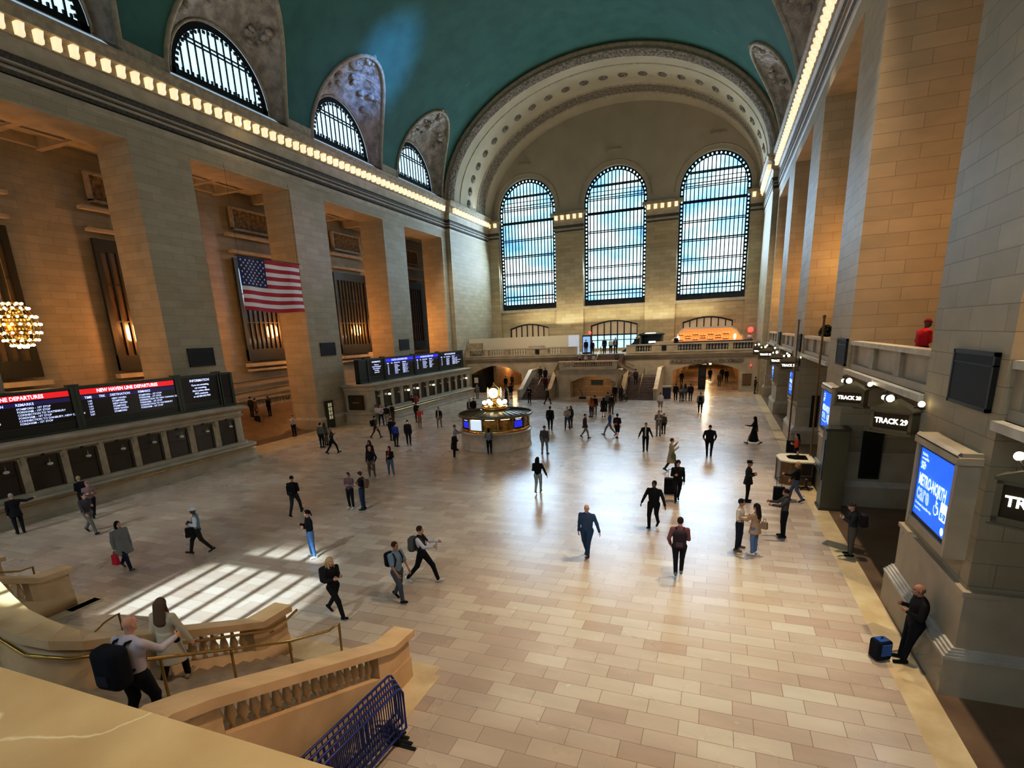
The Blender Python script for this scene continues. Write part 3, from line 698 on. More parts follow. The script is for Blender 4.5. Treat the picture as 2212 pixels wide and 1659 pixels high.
# ================================================================ BLUE WALL SCREENS on the right piers
def adscreen(y0, y1, z0, z1, x, detail, where):
    e = world_children(empty('wall_screen', (x, (y0+y1)/2, z0), label=where, cat='screen'))
    m = MB().use(M_SMOOTH); t = .13
    m.box(x, XR+.02, y0-t, y0, z0-.25, z1+.1); m.box(x, XR+.02, y1, y1+t, z0-.25, z1+.1); m.box(x+.01, XR+.02, y0-.02, y1+.02, z0-.24, z0-.05); m.box(x-.04, XR+.02, y0-t-.05, y1+t+.05, z1+.05, z1+.18)
    m.sweep([(0, z1+.18), (.06, z1+.22), (.0, z1+.28)], [(x+.02, y1+t), (x+.02, y0-t)]) ; m.box(x+.04, XR, y0-t, y1+t, z1+.18, z1+.26); m.build('stone_frame', e)
    m = MB().use(M_BLACK); m.box(x+.06, XR, y0-.01, y1+.01, z0-.06, z1+.06); m.build('casing', e)
    m = MB().use(M_ADBLUE); m.quad((x+.05, y1-.06, z0+.04), (x+.05, y0+.06, z0+.04), (x+.05, y0+.06, z1-.04), (x+.05, y1-.06, z1-.04)); m.build('screen', e)
    W = y1-y0; H = z1-z0; k = W/1.95
    fn = lambda u0, v0: (lambda u, v: (x+.04, y1-.06-u0*k-u, z0+v0*H/1.6+v))
    t = MB().use(M_ADWHITE)
    text_mesh(t, 'METRO-NORTH', .34*k, fn(.12, .76), 'LEFT', .62, .012); 
    t.use(mat('lit_pale_blue_text', (.5, .6, 1, 1), .4, emit=(.28, .42, 1), es=1.2)); text_mesh(t, 'care', .5*k, fn(.1, .44), 'LEFT', .84, .02); t.use(M_ADWHITE)
    text_mesh(t, '24/7', .16*k, fn(.12, 1.12), 'LEFT', 1, .006)
    if detail:
        for i, s_ in enumerate(('Reliable', 'accessible', 'travel')): text_mesh(t, s_, .085*k, fn(.12, 1.42-.09*i), 'LEFT', 1.2, .002)
        text_mesh(t, 'On-demand accessible trips', .085*k, fn(.1, .3), 'LEFT', 1, .002); text_mesh(t, 'mta.info/care', .07*k, fn(.1, .19), 'LEFT', 1, .001)
    else:
        for i in range(3): text_mesh(t, 'accessible', .085*k, fn(.12, 1.42-.09*i), 'LEFT', 1.2, .002)
        text_mesh(t, 'On-demand accessible trips', .085*k, fn(.1, .3), 'LEFT', 1, .002)
    t.build('lettering', e)
    g = MB().use(M_ADWHITE); F = fn(0, 0)
    def disc(u, v, r, r2=0, a0=0, a1=2*PI, n=18):
        P = [a0+(a1-a0)*j/n for j in range(n+1)]
        g.grid([[F((u+r*math.cos(a))*k, (v+r*math.sin(a))*k), F((u+r2*math.cos(a))*k, (v+r2*math.sin(a))*k)] for a in P])
    def bar(u0, v0, u1, v1, w=.02):
        d = Vector((u1-u0, v1-v0)).normalized(); n = Vector((-d.y, d.x))*w
        g.add([F((u0+n.x)*k, (v0+n.y)*k), F((u1+n.x)*k, (v1+n.y)*k), F((u1-n.x)*k, (v1-n.y)*k), F((u0-n.x)*k, (v0-n.y)*k)], [(0, 1, 2, 3)])
    # seated-wheelchair symbol
    disc(1.22, .70, .035); bar(1.22, .65, 1.23, .52, .022); bar(1.23, .52, 1.33, .52, .022); bar(1.33, .52, 1.38, .4, .022); bar(1.22, .6, 1.31, .6, .014); disc(1.23, .46, .115, .09, .75*PI, 2.05*PI)
    # card symbol
    for q in ((1.47, .68, 1.75, .68), (1.47, .36, 1.75, .36), (1.47, .36, 1.47, .68), (1.75, .36, 1.75, .68)): bar(*q, w=.018)
    g.add([F(1.48*k, .5*k), F(1.74*k, .5*k), F(1.74*k, .68*k), F(1.48*k, .68*k)], [(0, 1, 2, 3)]); text_mesh(g, 'D', .15*k, lambda u, v: F(1.55*k+u, .385*k+v), 'LEFT', 1, .004)
    disc(1.68, .16, .08); g.build('symbols', e)
    return e
adscreen(11.95, 13.95, 2.95, 4.5, 4.2, True, 'large bright blue advertising screen on the right pier above the leaning man')
adscreen(24.25, 26.2, 2.85, 4.42, 4.2, False, 'blue advertising screen on the right pier behind the tall steel cabinet')
adscreen(36.75, 38.5, 2.85, 4.42, 4.22, False, 'blue advertising screen on the third pier of the right wall')
adscreen(49.3, 51.0, 2.8, 4.3, 4.22, False, 'smallest farthest blue advertising screen on the right wall')
# ================================================================ TRACK SIGNS
def track_sign(p, ang, w, txt, label, top=True, glow=True):
    """p: outer (hall-side) top corner; sign runs back from it at angle ang"""
    e = empty('track_sign', (p[0], p[1], p[2]), ang, label=label, cat='sign')
    h = .5*w/.91
    m = MB().use(M_GREY); t = .07
    m.box(0, w, -.0, .3, -h-.02, -h+t); m.box(0, w, 0, .3, -t, 0); m.box(0, t, 0, .3, -h, 0); m.box(w-t, w, 0, .3, -h, 0); m.box(-.03, w+.03, -.02, .34, -.02, .03); m.box(-.03, w+.03, -.02, .34, -h-.05, -h-.02)
    m.build('frame', e, loc=(0, 0, 0))
    m = MB().use(M_BRONZE); m.box(t, w-t, .03, .27, -h+t, -t)
    m.use(M_GREY).add([(0, .0, .03), (w, .0, .03), (w/2, .0, .26), (0, .3, .03), (w, .3, .03), (w/2, .3, .26)], [(0, 1, 2), (3, 5, 4), (0, 3, 4, 1), (1, 4, 5, 2), (2, 5, 3, 0)]); m.build('pediment', e, loc=(0, 0, 0))
    m = MB().use(M_SIGN); text_mesh(m, txt, .17*w/.91, lambda u, v: (w/2+u, .02, -h/2-.06+v), 'CENTER', .95, .006); m.build('lettering', e, loc=(0, 0, 0))
    for gx, gy, gz, r in ((w*.5, -.12, .3, .085), (w*1.1, .1, .2, .07), (w*.05, .35, .25, .06)):
        m = MB().use(M_GLOBE, True); m.ball((gx, gy, gz), r, 12, 8); m.build('globe_lamp', e, loc=(0, 0, 0))
    m = MB().use(M_BRONZE, True); m.tube([(w*.5, .15, .2), (w*.5, -.05, .24), (w*.5, -.12, .24)], .02, 6); m.tube([(w*.9, .2, .1), (w*1.1, .1, .15)], .02, 6); m.tube([(.2, .2, .1), (w*.05, .35, .2)], .02, 6)
    m.tube([(.25, .25, -h-.03), (.5*w, .5, -h-.14), (w*1.2, .5, -h-.1)], .025, 6); m.tube([(w*.6, .2, .05), (w*1.3, .45, .1)], .035, 6)
    m.ball((w*.3, .2, .26), .12, 8, 6, (1.3, .7, 1)); m.ball((w*.2, .12, .4), .06, 8, 6); m.build('bracket', e, loc=(0, 0, 0))
    return e
track_sign((3.6, 15.55, 5.06), -.78, .95, 'TRACK 29', 'lit track sign with globe lamps hanging beside the pier of the large blue screen')
track_sign((3.57, 20.0, 5.06), -.62, .86, 'TRACK 28', 'lit track sign with globe lamps above the tall steel cabinet')
track_sign((3.46, 8.5, 5.14), -.72, 1.05, 'TRACK 30', 'track sign partly cut off by the right edge of the photo')
track_sign((3.5, 37.0, 5.0), -.5, 1.05, 'TRACK 25', 'lit track sign with globes, nearest of the distant cluster on the right wall')
track_sign((3.35, 42.5, 4.95), -.5, 1.0, 'TRACK 24', 'lit track sign with globes, second of the distant cluster on the right wall')
track_sign((3.0, 49, 5.1), -.45, 1.1, 'TRACK 23', 'lit track sign with globes, third of the distant cluster on the right wall')
track_sign((2.9, 55.5, 5.1), -.45, 1.1, 'TRACK 22', 'lit track sign with globes, farthest of the distant cluster on the right wall')
# ================================================================ FLAG
e = world_children(empty('flag', (-30.6, 34.7, 9.7), label='large American flag with red and white stripes hanging by the left pier', cat='flag'))
# corners measured on the plane x = -30.6
fy0, fy1, fz0, fz1 = 29.5, 35.4, 9.6, 13.08
def flagpt(u, v):
    wv = .09*math.sin(u*9+v*2)*(1-v)+.05*math.sin(u*17)
    return (-30.6+wv, fy0+(fy1-fy0)*u, fz0+(fz1-fz0)*v-.12*(1-v)*math.sin(u*PI)**2)
M_FR = mat('flag_red', srgb(178, 28, 48), .8); M_FW = mat('flag_white', srgb(226, 222, 226), .8); M_FB = mat('flag_blue', srgb(28, 38, 96), .8)
m = MB()
for s_ in range(13):
    m.use(M_FR if s_ % 2 == 0 else M_FW, True); v1 = 1-s_/13; v0 = 1-(s_+1)/13; u0 = .4 if s_ < 7 else 0
    m.grid([[flagpt(u0+(1-u0)*k/40, v) for k in range(41)] for v in (v0, v1)])
m.build('stripes', e)
m = MB().use(M_FB, True); m.grid([[flagpt(.4*k/16, 1-7/13+7/13*j/7) for k in range(17)] for j in range(8)]); m.build('canton', e)
m = MB().use(M_FW)
for r in range(9):
    for c_ in range(6 if r % 2 == 0 else 5):
        u = .4*((c_*2+1+(r % 2))/12); v = 1-7/13*(r+1)/10; p = flagpt(u, v); R_ = .1
        m.add([(p[0]+.03, p[1]+(R_ if j % 2 == 0 else R_*.4)*math.sin(2*PI*j/10), p[2]+(R_ if j % 2 == 0 else R_*.4)*math.cos(2*PI*j/10)) for j in range(10)], [tuple(range(10))])
m.build('stars', e)
m = MB().use(M_BLACK, True); m.tube([flagpt(-.02, 1.015), flagpt(1.02, 1.015)], .03, 6); m.tube([flagpt(.02, 1.01), (-30.6, 29.6, 18.7)], .012, 4); m.tube([flagpt(.98, 1.01), (-30.6, 35.3, 18.7)], .012, 4); m.build('pole', e)
# ================================================================ BAY WINDOWS + RELIEFS on the left back wall
xb = -39.0
M_BAYGL = mat('bay_glass', srgb(96, 74, 46), .08, .0, spec=1)
wn = 31
for i, (a, b) in enumerate(((15.4, 21.0), (25.7, 31.4), (37.0, 42.6), (50.0, 55.6), (63.0, 68.6))):
    e = struct(world_children(empty('window_%d' % wn, (xb, (a+b)/2, 5.9)))); wn += 1
    m = MB().use(M_BRONZE); m.box(xb, xb+.2, a, a+.35, 5.9, 14.5); m.box(xb, xb+.2, b-.35, b, 5.9, 14.5); m.box(xb, xb+.19, a+.01, b-.01, 13.7, 14.49); m.box(xb, xb+.25, a, b, 5.9, 6.9)
    n = 9
    for k in range(1, n): y = a+.35+(b-a-.7)*k/n; m.box(xb+.02, xb+.14, y-.07, y+.07, 6.9, 13.7)
    for z in (9.2, 11.6): m.box(xb+.02, xb+.12, a, b, z-.04, z+.04)
    m.build('frame', e)
    m = MB().use(M_BAYGL); m.box(xb-.02, xb+.03, a+.1, b-.1, 6.0, 14.4); m.build('pane', e)
    m = MB().use(M_SMOOTH); m.box(xb, xb+.5, a-.3, b+.3, 5.4, 5.7); m.box(xb, xb+.35, a-.2, b+.2, 5.0, 5.2); m.box(xb, xb+.4, a-.2, b+.2, 14.9, 15.1); m.box(xb, xb+.5, a-.4, b+.4, 16.2, 16.4); m.build('sill', e)
    m = MB().use(M_RELIEF); m.box(xb, xb+.2, a+.6, b-.6, 16.9, 18.4); m.use(M_TRIM); m.box(xb, xb+.3, a+.4, b-.4, 18.4, 18.55); m.box(xb, xb+.3, a+.4, a+.6, 16.8, 18.4); m.box(xb, xb+.3, b-.6, b-.4, 16.8, 18.4); m.box(xb, xb+.3, a+.4, b-.4, 16.7, 16.9); m.build('relief_panel', e)
# ramp and its balustrade in the bay under the flag
m = MB().use(M_BROWNFLOOR); m.add([(-33.4, 25, .004), (-33.4, 60, .004), (-39, 60, 2.0), (-39, 25, 2.0)], [(0, 1, 2, 3)]); struct(m.build('floor_ramp'))
e = world_children(empty('ramp_balustrade', (-38.7, 36, 1.9), label='low stone balustrade beside the ramp in the left bay below the flag', cat='balustrade'))
m = MB().use(M_TRIM); m.box(-38.8, -38.5, 28.2, 60, 1.7, 2.05); m.build('base', e); m = MB().use(M_TRIM); m.box(-38.85, -38.45, 28.2, 60, 2.5, 2.65); m.build('cap', e)
balusters(e, [(-38.65, 36.6+.36*k, 2.05) for k in range(40)], .45, .1, 'f45')
m = MB().use(M_SMOOTH)
for z0, sl in ((3.1, .07), (4.0, .07)): m.add([(-38.95, 34, z0), (-38.95, 48, z0+sl*14*.4), (-38.95, 48, z0+.14+sl*14*.4), (-38.95, 34, z0+.14), (-38.7, 34, z0+.14), (-38.7, 48, z0+.14+sl*14*.4)], [(0, 1, 2, 3), (3, 2, 5, 4)])
struct(m.build('trim_13'))
# ================================================================ CHANDELIER
e = world_children(empty('chandelier', (-36, 18.85, 7.7), label='gold ball chandelier covered in bare bulbs at the left edge of the hall', cat='chandelier'))
m = MB().use(M_BRASS, True)
for k, (r, z) in enumerate(((.35, 10.0), (.62, 9.7), (.85, 9.3), (.95, 8.85), (.9, 8.4), (.72, 8.05), (.45, 7.8))):
    m.tube([(-36+r*math.cos(2*PI*j/20), 18.85+r*math.sin(2*PI*j/20), z) for j in range(21)], .035, 5)
for j in range(10):
    a = 2*PI*j/10; m.tube([(-36+r*math.cos(a), 18.85+r*math.sin(a), z) for r, z in ((.35, 10.0), (.62, 9.7), (.85, 9.3), (.95, 8.85), (.9, 8.4), (.72, 8.05), (.45, 7.8))], .02, 5)
m.ball((-36, 18.85, 8.85), .62, 14, 10, (1, 1, 1.3)); m.build('frame', e)
m = MB().use(M_BRASS, True); m.tube([(-36, 18.85, 10), (-36, 18.85, 19.8)], .03, 6); m.build('rod', e)
m = MB().use(mat('bare_bulb', (1, .9, .7, 1), .3, emit=(1, .8, .45), es=14), True)
for r, z, n in ((.42, 9.95, 8), (.65, 9.7, 12), (.9, 9.25, 16), (1.0, 8.85, 18), (.94, 8.4, 16), (.76, 8.02, 14), (.48, 7.75, 10), (.2, 7.65, 5)):
    for j in range(n): m.ball((-36+r*math.cos(2*PI*j/n), 18.85+r*math.sin(2*PI*j/n), z), .072, 6, 4)
m.build('bulb', e)
# ================================================================ INFORMATION BOOTH with clock
bc = (-13.75, 32.85)
e = world_children(empty('information_booth', (bc[0], bc[1], 0), label='round marble information booth with brass roof in the middle of the hall', cat='booth'))
m = MB().use(M_MARBLE, True); m.lathe([(2.38, 0), (2.38, .12), (2.33, .14), (2.33, 1.08), (2.42, 1.1), (2.42, 1.18), (2.1, 1.18)], (bc[0], bc[1], 0), 48, False); m.build('counter', e)
m = MB().use(M_BRASS, True); m.lathe([(2.28, 1.18), (2.28, 1.34), (2.24, 1.36), (2.24, 1.38)], (bc[0], bc[1], 0), 48, False); m.build('brass_band', e)
m = MB().use(M_BRASS)
NP = 14
for k in range(NP):
    a = 2*PI*(k+.5)/NP; x, y = bc[0]+2.24*math.cos(a), bc[1]+2.24*math.sin(a); m.box(x-.035, x+.035, y-.035, y+.035, 1.3, 2.1, ((x, y), a))
m.build('post', e)
kinds = ['lit', 'gold', 'blue', 'gold']
M_BOOTHGOLD = mottled('lit_brass_interior', srgb(96, 66, 22), srgb(196, 150, 70), 3, .3, metal=.6)
M_BOOTHB = mat('blue_departure_screen', (.01, .01, .1, 1), .3, emit=(.03, .04, .75), es=1.2)
M_BOOTHW = mat('lit_booth_glass', (.6, .7, .8, 1), .2, emit=(.5, .65, .8), es=1)
for k in range(NP):
    a0 = 2*PI*(k-.5)/NP; a1 = 2*PI*(k+.5)/NP
    p = lambda a, z, r=2.2: (bc[0]+r*math.cos(a), bc[1]+r*math.sin(a), z)
    # panel order seen from the hall's near side
    kk = {9: 'blue', 10: 'white', 11: 'gold', 12: 'gold', 13: 'blue', 8: 'white'}.get(k, 'gold')
    m = MB().use({'gold': M_BOOTHGOLD, 'blue': M_SCREENK, 'white': M_BOOTHW}[kk]); m.quad(p(a0+.02, 1.36), p(a1-.02, 1.36), p(a1-.02, 2.1), p(a0+.02, 2.1)); m.build('glass_panel', e)
    if kk == 'blue':
        m = MB().use(M_BOOTHB)
        for j in range(6): z = 1.46+.07*j; m.quad(p(a0+.06, z, 2.21), p(a1-.06, z, 2.21), p(a1-.06, z+.05, 2.21), p(a0+.06, z+.05, 2.21))
        m.use(M_LTEXT).quad(p(a0+.12, 1.93, 2.21), p(a1-.12, 1.93, 2.21), p(a1-.12, 1.97, 2.21), p(a0+.12, 1.97, 2.21)); m.build('departure_screen', e)
    m = MB().use(M_GLOBE); am = (a0+a1)/2; w = .13; m.quad(p(am-w, 2.04, 2.24), p(am+w, 2.04, 2.24), p(am+w, 2.09, 2.24), p(am-w, 2.09, 2.24)); m.use(M_BRONZE)
    m.build('lit_strip', e)
m = MB().use(mat('grey_brass_roof', srgb(120, 112, 88), .3, .8), True); m.lathe([(2.2, 2.08), (2.46, 2.1), (2.48, 2.22), (2.4, 2.26), (1.3, 2.42), (.95, 2.46), (.9, 2.3)], (bc[0], bc[1], 0), 48, False)
m.use(M_BRONZE)
for k in range(36):
    a = 2*PI*k/36; m.tube([(bc[0]+r*math.cos(a), bc[1]+r*math.sin(a), z) for r, z in ((2.42, 2.275), (1.0, 2.475))], .018, 4)
m.build('roof', e)
m = MB().use(M_BRASS, True); m.lathe([(.86, 2.42), (.9, 2.5), (.86, 2.66), (.78, 2.7), (.3, 2.74), (.16, 2.86), (.13, 3.0), (.2, 3.05), (.12, 3.1), (.22, 3.14), (.1, 3.16)], (bc[0], bc[1], 0), 24, False)
for a in (0.3, 1.87, 3.44, 5.01): m.tube([(bc[0]+.3*math.cos(a), bc[1]+.3*math.sin(a), 2.72), (bc[0]+.66*math.cos(a), bc[1]+.66*math.sin(a), 2.72), (bc[0]+.66*math.cos(a), bc[1]+.66*math.sin(a), 2.78)], .03, 6)
m.build('pedestal', e)
for a in (.5, 1.55, 2.6, 3.65, 4.7, 5.75):
    m = MB().use(M_GLOBE, True); m.ball((bc[0]+.68*math.cos(a), bc[1]+.68*math.sin(a), 2.92), .15, 12, 8); m.build('globe_lamp', e)
ck = world_children(empty('clock', (bc[0], bc[1], 3.12), label='brass ball clock with four glowing dials on top of the information booth', cat='clock'))
m = MB().use(M_BRASS, True); m.ball((bc[0], bc[1], 3.55), .43, 16, 10); m.lathe([(.1, 3.93), (.16, 3.98), (.1, 4.03), (.06, 4.1), (.09, 4.14), (.02, 4.2)], (bc[0], bc[1], 0), 12); m.build('case', ck)
for k in range(4):
    a = PI*.5*k-PI/4-.55; d = Vector((math.cos(a), math.sin(a), 0)); s_ = Vector((-d.y, d.x, 0)); c_ = Vector((bc[0], bc[1], 3.55))
    q = lambda u, v, o: tuple(c_+d*o+s_*u+Vector((0, 0, v)))
    m = MB().use(mat('clock_dial', (1, .95, .8, 1), .3, emit=(1, .92, .66), es=2.4)); m.add([q(.34*math.cos(2*PI*j/24), .34*math.sin(2*PI*j/24), .44) for j in range(24)], [tuple(range(24))]); m.build('dial', ck)
    m = MB().use(M_BRASS, True); m.tube([q(.35*math.cos(2*PI*j/24), .35*math.sin(2*PI*j/24), .43) for j in range(25)], .025, 5); m.build('bezel', ck)
    m = MB().use(M_BLACK); m.tube([q(0, 0, .45), q(-.03, -.2, .45)], .012, 4); m.tube([q(0, 0, .45), q(.1, -.09, .45)], .016, 4)
    for j in range(12): t_ = 2*PI*j/12; m.tube([q(.27*math.cos(t_), .27*math.sin(t_), .45), q(.3*math.cos(t_), .3*math.sin(t_), .45)], .01, 4)
    m.build('hands', ck)
# ================================================================ FAR BALCONY, STAIRS
M_BALC = M_SMOOTH
def steps(par, x0, x1, y0, z0, n, rise, run, ydir, mt, name='steps'):
    m = MB().use(mt)
    for k in range(n):
        a, b = sorted((y0+ydir*run*k, y0+ydir*run*n)); m.box(x0, x1, a, b, z0+rise*k-(.0 if k == 0 else .0), z0+rise*(k+1))
    return m.build(name, par)
bl = struct(MB().use(M_SMOOTH).box(-32.8, 5.8, 65.1, 75.2, 4.2, 4.5).build('floor_balcony'))
m = MB().use(M_SMOOTH)
# front wall of the balcony with the side passages
loopL = [(-31.0, 0)]+[(-30.3, 0), (-30.3, 2.2)]+[(-30.3+6.6*k/12, 2.2+1.1*math.sin(PI*k/12)) for k in range(13)]+[(-23.7, 0)]
o_ = [(-31.4, 0), (-30.4, 0)]+[(-30.4+7.0*k/12, 2.3+1.1*math.sin(PI*k/12)) for k in range(13)]+[(-23.4, 0), (-4.9, 0)]+[(-4.9+7.1*k/12, 2.45+.75*math.sin(PI*k/12)) for k in range(13)]+[(2.2, 0), (4.5, 0), (4.5, 4.2), (-31.4, 4.2)]
m.poly([o_], lambda a, b: (a, 65.2, b))
for L in (o_[1:16], o_[16:31]): m.grid([[(a, 65.2, b), (a, 66.2, b)] for a, b in L])
m.sweep([(0, 3.95), (.12, 4.0), (.14, 4.15), (.3, 4.25), (.34, 4.4), (.1, 4.48), (-.3, 4.5)], [(-31.2, 65.1), (4.4, 65.1)])
struct(m.build('wall_balcony'))
# passages behind: warm tunnels
M_TUN, _, _ = stone('passage_tile', srgb(214, 176, 124), srgb(196, 156, 104), srgb(150, 116, 76), .9, .3, rough=.5)
m = MB().use(M_TUN)
m.box(-31.5, -30.5, 66.2, 95, 0, 4.2); m.box(-23.3, -22.3, 66.2, 82, 0, 4.2); m.box(-31.5, -22, 84, 84.6, 0, 4.2); m.box(-31, -22, 66.2, 90, 4.0, 4.19); m.box(-28.2, -27.8, 67.5, 82, 0, 4)
m.box(-6.0, -5.0, 66.2, 110, 0, 4.2); m.box(2.3, 3.3, 66.2, 110, 0, 4.2); m.box(-6, 3.3, 109, 110, 0, 4.2); m.box(-6, 3.3, 66.2, 110, 4.0, 4.19)
struct(m.build('wall_passages'))
struct(MB().use(M_TUN).quad((-31, 80, .005), (4, 80, .005), (4, 112, .005), (-31, 112, .005)).build('floor_passages'))
m = MB().use(M_FOLIAGE); m.box(-5.2, 2.5, 65.05, 65.2, 3.32, 3.62); struct(m.build('trim_11'))
# balcony balustrade
e = world_children(empty('balcony_balustrade', (-13.5, 65, 4.5), label='stone balustrade along the edge of the far balcony above the passages', cat='balustrade'))
def balrun(e, x0, x1, y, z, key='f9', solid=()):
    m = MB().use(M_SMOOTH); m.box(x0, x1, y-.16, y+.16, z, z+.2); m.build('base', e)
    m = MB().use(M_SMOOTH); m.box(x0, x1, y-.2, y+.2, z+.86, z+1.0); m.build('cap', e)
segs = [(-31.2, -22.0), (-22.0, -16.2), (-10.3, -4.9), (-4.9, 4.4)]
for a, b in ((-31.2, -16.1), (-10.2, 4.4)): balrun(e, a, b, 65, 4.5)
m = MB().use(M_SMOOTH)
posts = [(-31.2, -30.3), (-28.2, -27.7), (-25.4, -24.9), (-22.5, -19.7), (-18.0, -16.1), (-10.2, -9.1), (-7.3, -4.4), (-1.9, -1.4), (.9, 1.4), (3.9, 4.4)]
for a, b in posts: m.box(a, b, 64.84, 65.16, 4.7, 5.36)
m.box(-22.2, -20.2, 64.78, 65.22, 5.36, 5.75); m.box(-6.9, -4.9, 64.78, 65.22, 5.36, 5.75); m.build('pier', e)
m = MB().use(M_BLACK)
for x in (-21.1, -5.9): m.box(x-.25, x+.25, 64.76, 64.84, 4.75, 5.3)
m.build('bronze_plaque', e)
bp = []
for (a, b), (c_, d_) in zip(posts, posts[1:]):
    if b < -17 and c_ > -11: continue
    if b == -16.1: continue
    n = int((c_-b)/.3); bp += [(b+(c_-b)*(k+.5)/n, 65, 4.7) for k in range(n)]
balusters(e, bp[:100], .66, .1, 'f66')
# staircase
def staircase(e):
    for sx in (1, -1):
        X = (lambda x: x) if sx > 0 else mx
        a, b = sorted((X(-9.25), X(-6.1)))
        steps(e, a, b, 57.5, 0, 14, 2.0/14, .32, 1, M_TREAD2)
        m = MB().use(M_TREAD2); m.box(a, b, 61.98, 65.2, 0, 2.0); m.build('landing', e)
        a2, b2 = sorted((X(-11.0), X(-9.25))); m = MB().use(M_TREAD2)
        for k in range(6):
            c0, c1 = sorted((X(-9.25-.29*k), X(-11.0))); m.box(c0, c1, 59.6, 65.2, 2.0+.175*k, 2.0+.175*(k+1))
        m.build('side_steps', e)
        m = MB().use(M_SMOOTH)
        Pin = [(X(-9.4), 57.2), (X(-9.4), 57.9), (X(-9.4), 60.3), (X(-9.6), 60.25), (X(-10.3), 59.2)]
        m.ribbon([Pin[0], Pin[1], Pin[2]], .34, [0, 0, 0], [1.05, 1.05, 2.7]); m.ribbon([Pin[2], Pin[4]], .3, [0, 0], [2.75, 3.2]); 
        m.ribbon([Pin[2], Pin[4]], .3, [2.9, 3.85], [3.0, 4.05])
        m.build('inner_parapet', e)
        m = MB().use(M_STAIR); m.ribbon([(X(-9.4), 57.1), (X(-9.4), 57.95), (X(-9.4), 60.35)], .46, [1.05, 1.05, 2.72], [1.2, 1.2, 2.88]); m.ribbon([(X(-9.4), 60.3), (X(-10.3), 59.2)], .42, [2.85, 3.92], [3.0, 4.07]); m.build('inner_cap', e)
        m = MB().use(M_SMOOTH); m.ribbon([(X(-6.0), 57.2), (X(-6.0), 57.9), (X(-6.0), 61.6), (X(-6.0), 65.1)], .32, [0]*4, [1.05, 1.05, 2.9, 2.9]); m.build('outer_parapet', e)
        m = MB().use(M_STAIR); m.ribbon([(X(-6.0), 57.1), (X(-6.0), 57.95), (X(-6.0), 61.6), (X(-6.0), 65.1)], .44, [1.05, 1.05, 2.9, 2.9], [1.2, 1.2, 3.05, 3.05]); m.build('outer_cap', e)
        m = MB().use(M_BRASS, True); xx = X(-7.7); m.tube([(xx, 57.9, .0), (xx, 57.9, .95), (xx, 62.0, 2.95), (xx, 62.0, 2.0)], .035, 6); m.build('handrail', e)
        m = MB().use(M_BRASS, True); m.tube([(X(-11.2), 64.9, 4.0), (X(-9.2), 64.9, 3.0)], .04, 6); m.build('wall_handrail', e)
    m = MB().use(M_SMOOTH)
    L = [(-16.64, 0), (-15.45, 0), (-15.45, 1.75)]+[(-15.45+5.05*k/12, 1.75+.68*math.sin(PI*k/12)) for k in range(1, 12)]+[(-10.4, 1.75), (-10.4, 0), (-10.3, 0), (-10.3, 3.2), (-16.64, 3.2)]
    m.poly([L], lambda a, b: (a, 59.2, b)); m.grid([[(a, 59.2, b), (a, 60.2, b)] for a, b in L[1:16]]); m.box(-16.64, -10.3, 59.0, 59.24, 3.12, 3.26); m.build('front_wall', e)
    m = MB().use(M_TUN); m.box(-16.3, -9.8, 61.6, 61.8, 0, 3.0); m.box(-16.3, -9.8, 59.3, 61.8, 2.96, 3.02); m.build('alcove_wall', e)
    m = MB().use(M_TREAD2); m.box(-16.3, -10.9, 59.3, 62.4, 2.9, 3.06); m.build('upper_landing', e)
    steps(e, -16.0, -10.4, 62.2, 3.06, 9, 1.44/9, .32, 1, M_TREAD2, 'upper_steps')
    m = MB().use(M_SMOOTH); m.box(-16.6, -10.3, 59.06, 59.34, 3.26, 3.4); m.box(-16.7, -16.2, 59.02, 59.38, 3.26, 3.95); m.box(-10.75, -10.25, 59.02, 59.38, 3.26, 3.95); m.build('landing_base', e)
    m = MB().use(M_STAIR); m.box(-16.8, -10.15, 58.98, 59.42, 3.94, 4.08); m.build('landing_cap', e)
    balusters(e, [(-16.0+.24*k, 59.2, 3.4) for k in range(22)], .54, .085, 'f54')
    m = MB().use(M_BRASS, True); m.tube([(-13.2, 62.2, 3.1), (-13.2, 62.2, 4.0), (-13.2, 65.1, 5.4), (-13.2, 65.1, 4.5)], .04, 6); m.build('centre_handrail', e)
e = world_children(empty('double_staircase', (XC, 61.5, 0), label='grey marble double staircase with an arched opening below the far balcony', cat='staircase'))
staircase(e)
# green oval thing: dark green stone basin in the alcove
e = world_children(empty('wall_plaque', (-12.9, 61.5, 1.3), label='dark green wall plaque inside the arched alcove under the far stairs', cat='plaque'))
m = MB().use(mat('green_plaque', srgb(44, 58, 46), .5)); m.box(-13.6, -12.3, 61.5, 61.6, 1.25, 1.72); m.build('slab', e); m = MB().use(M_BRONZE); m.box(-13.68, -12.22, 61.52, 61.6, 1.7, 1.78); m.build('ledge', e)
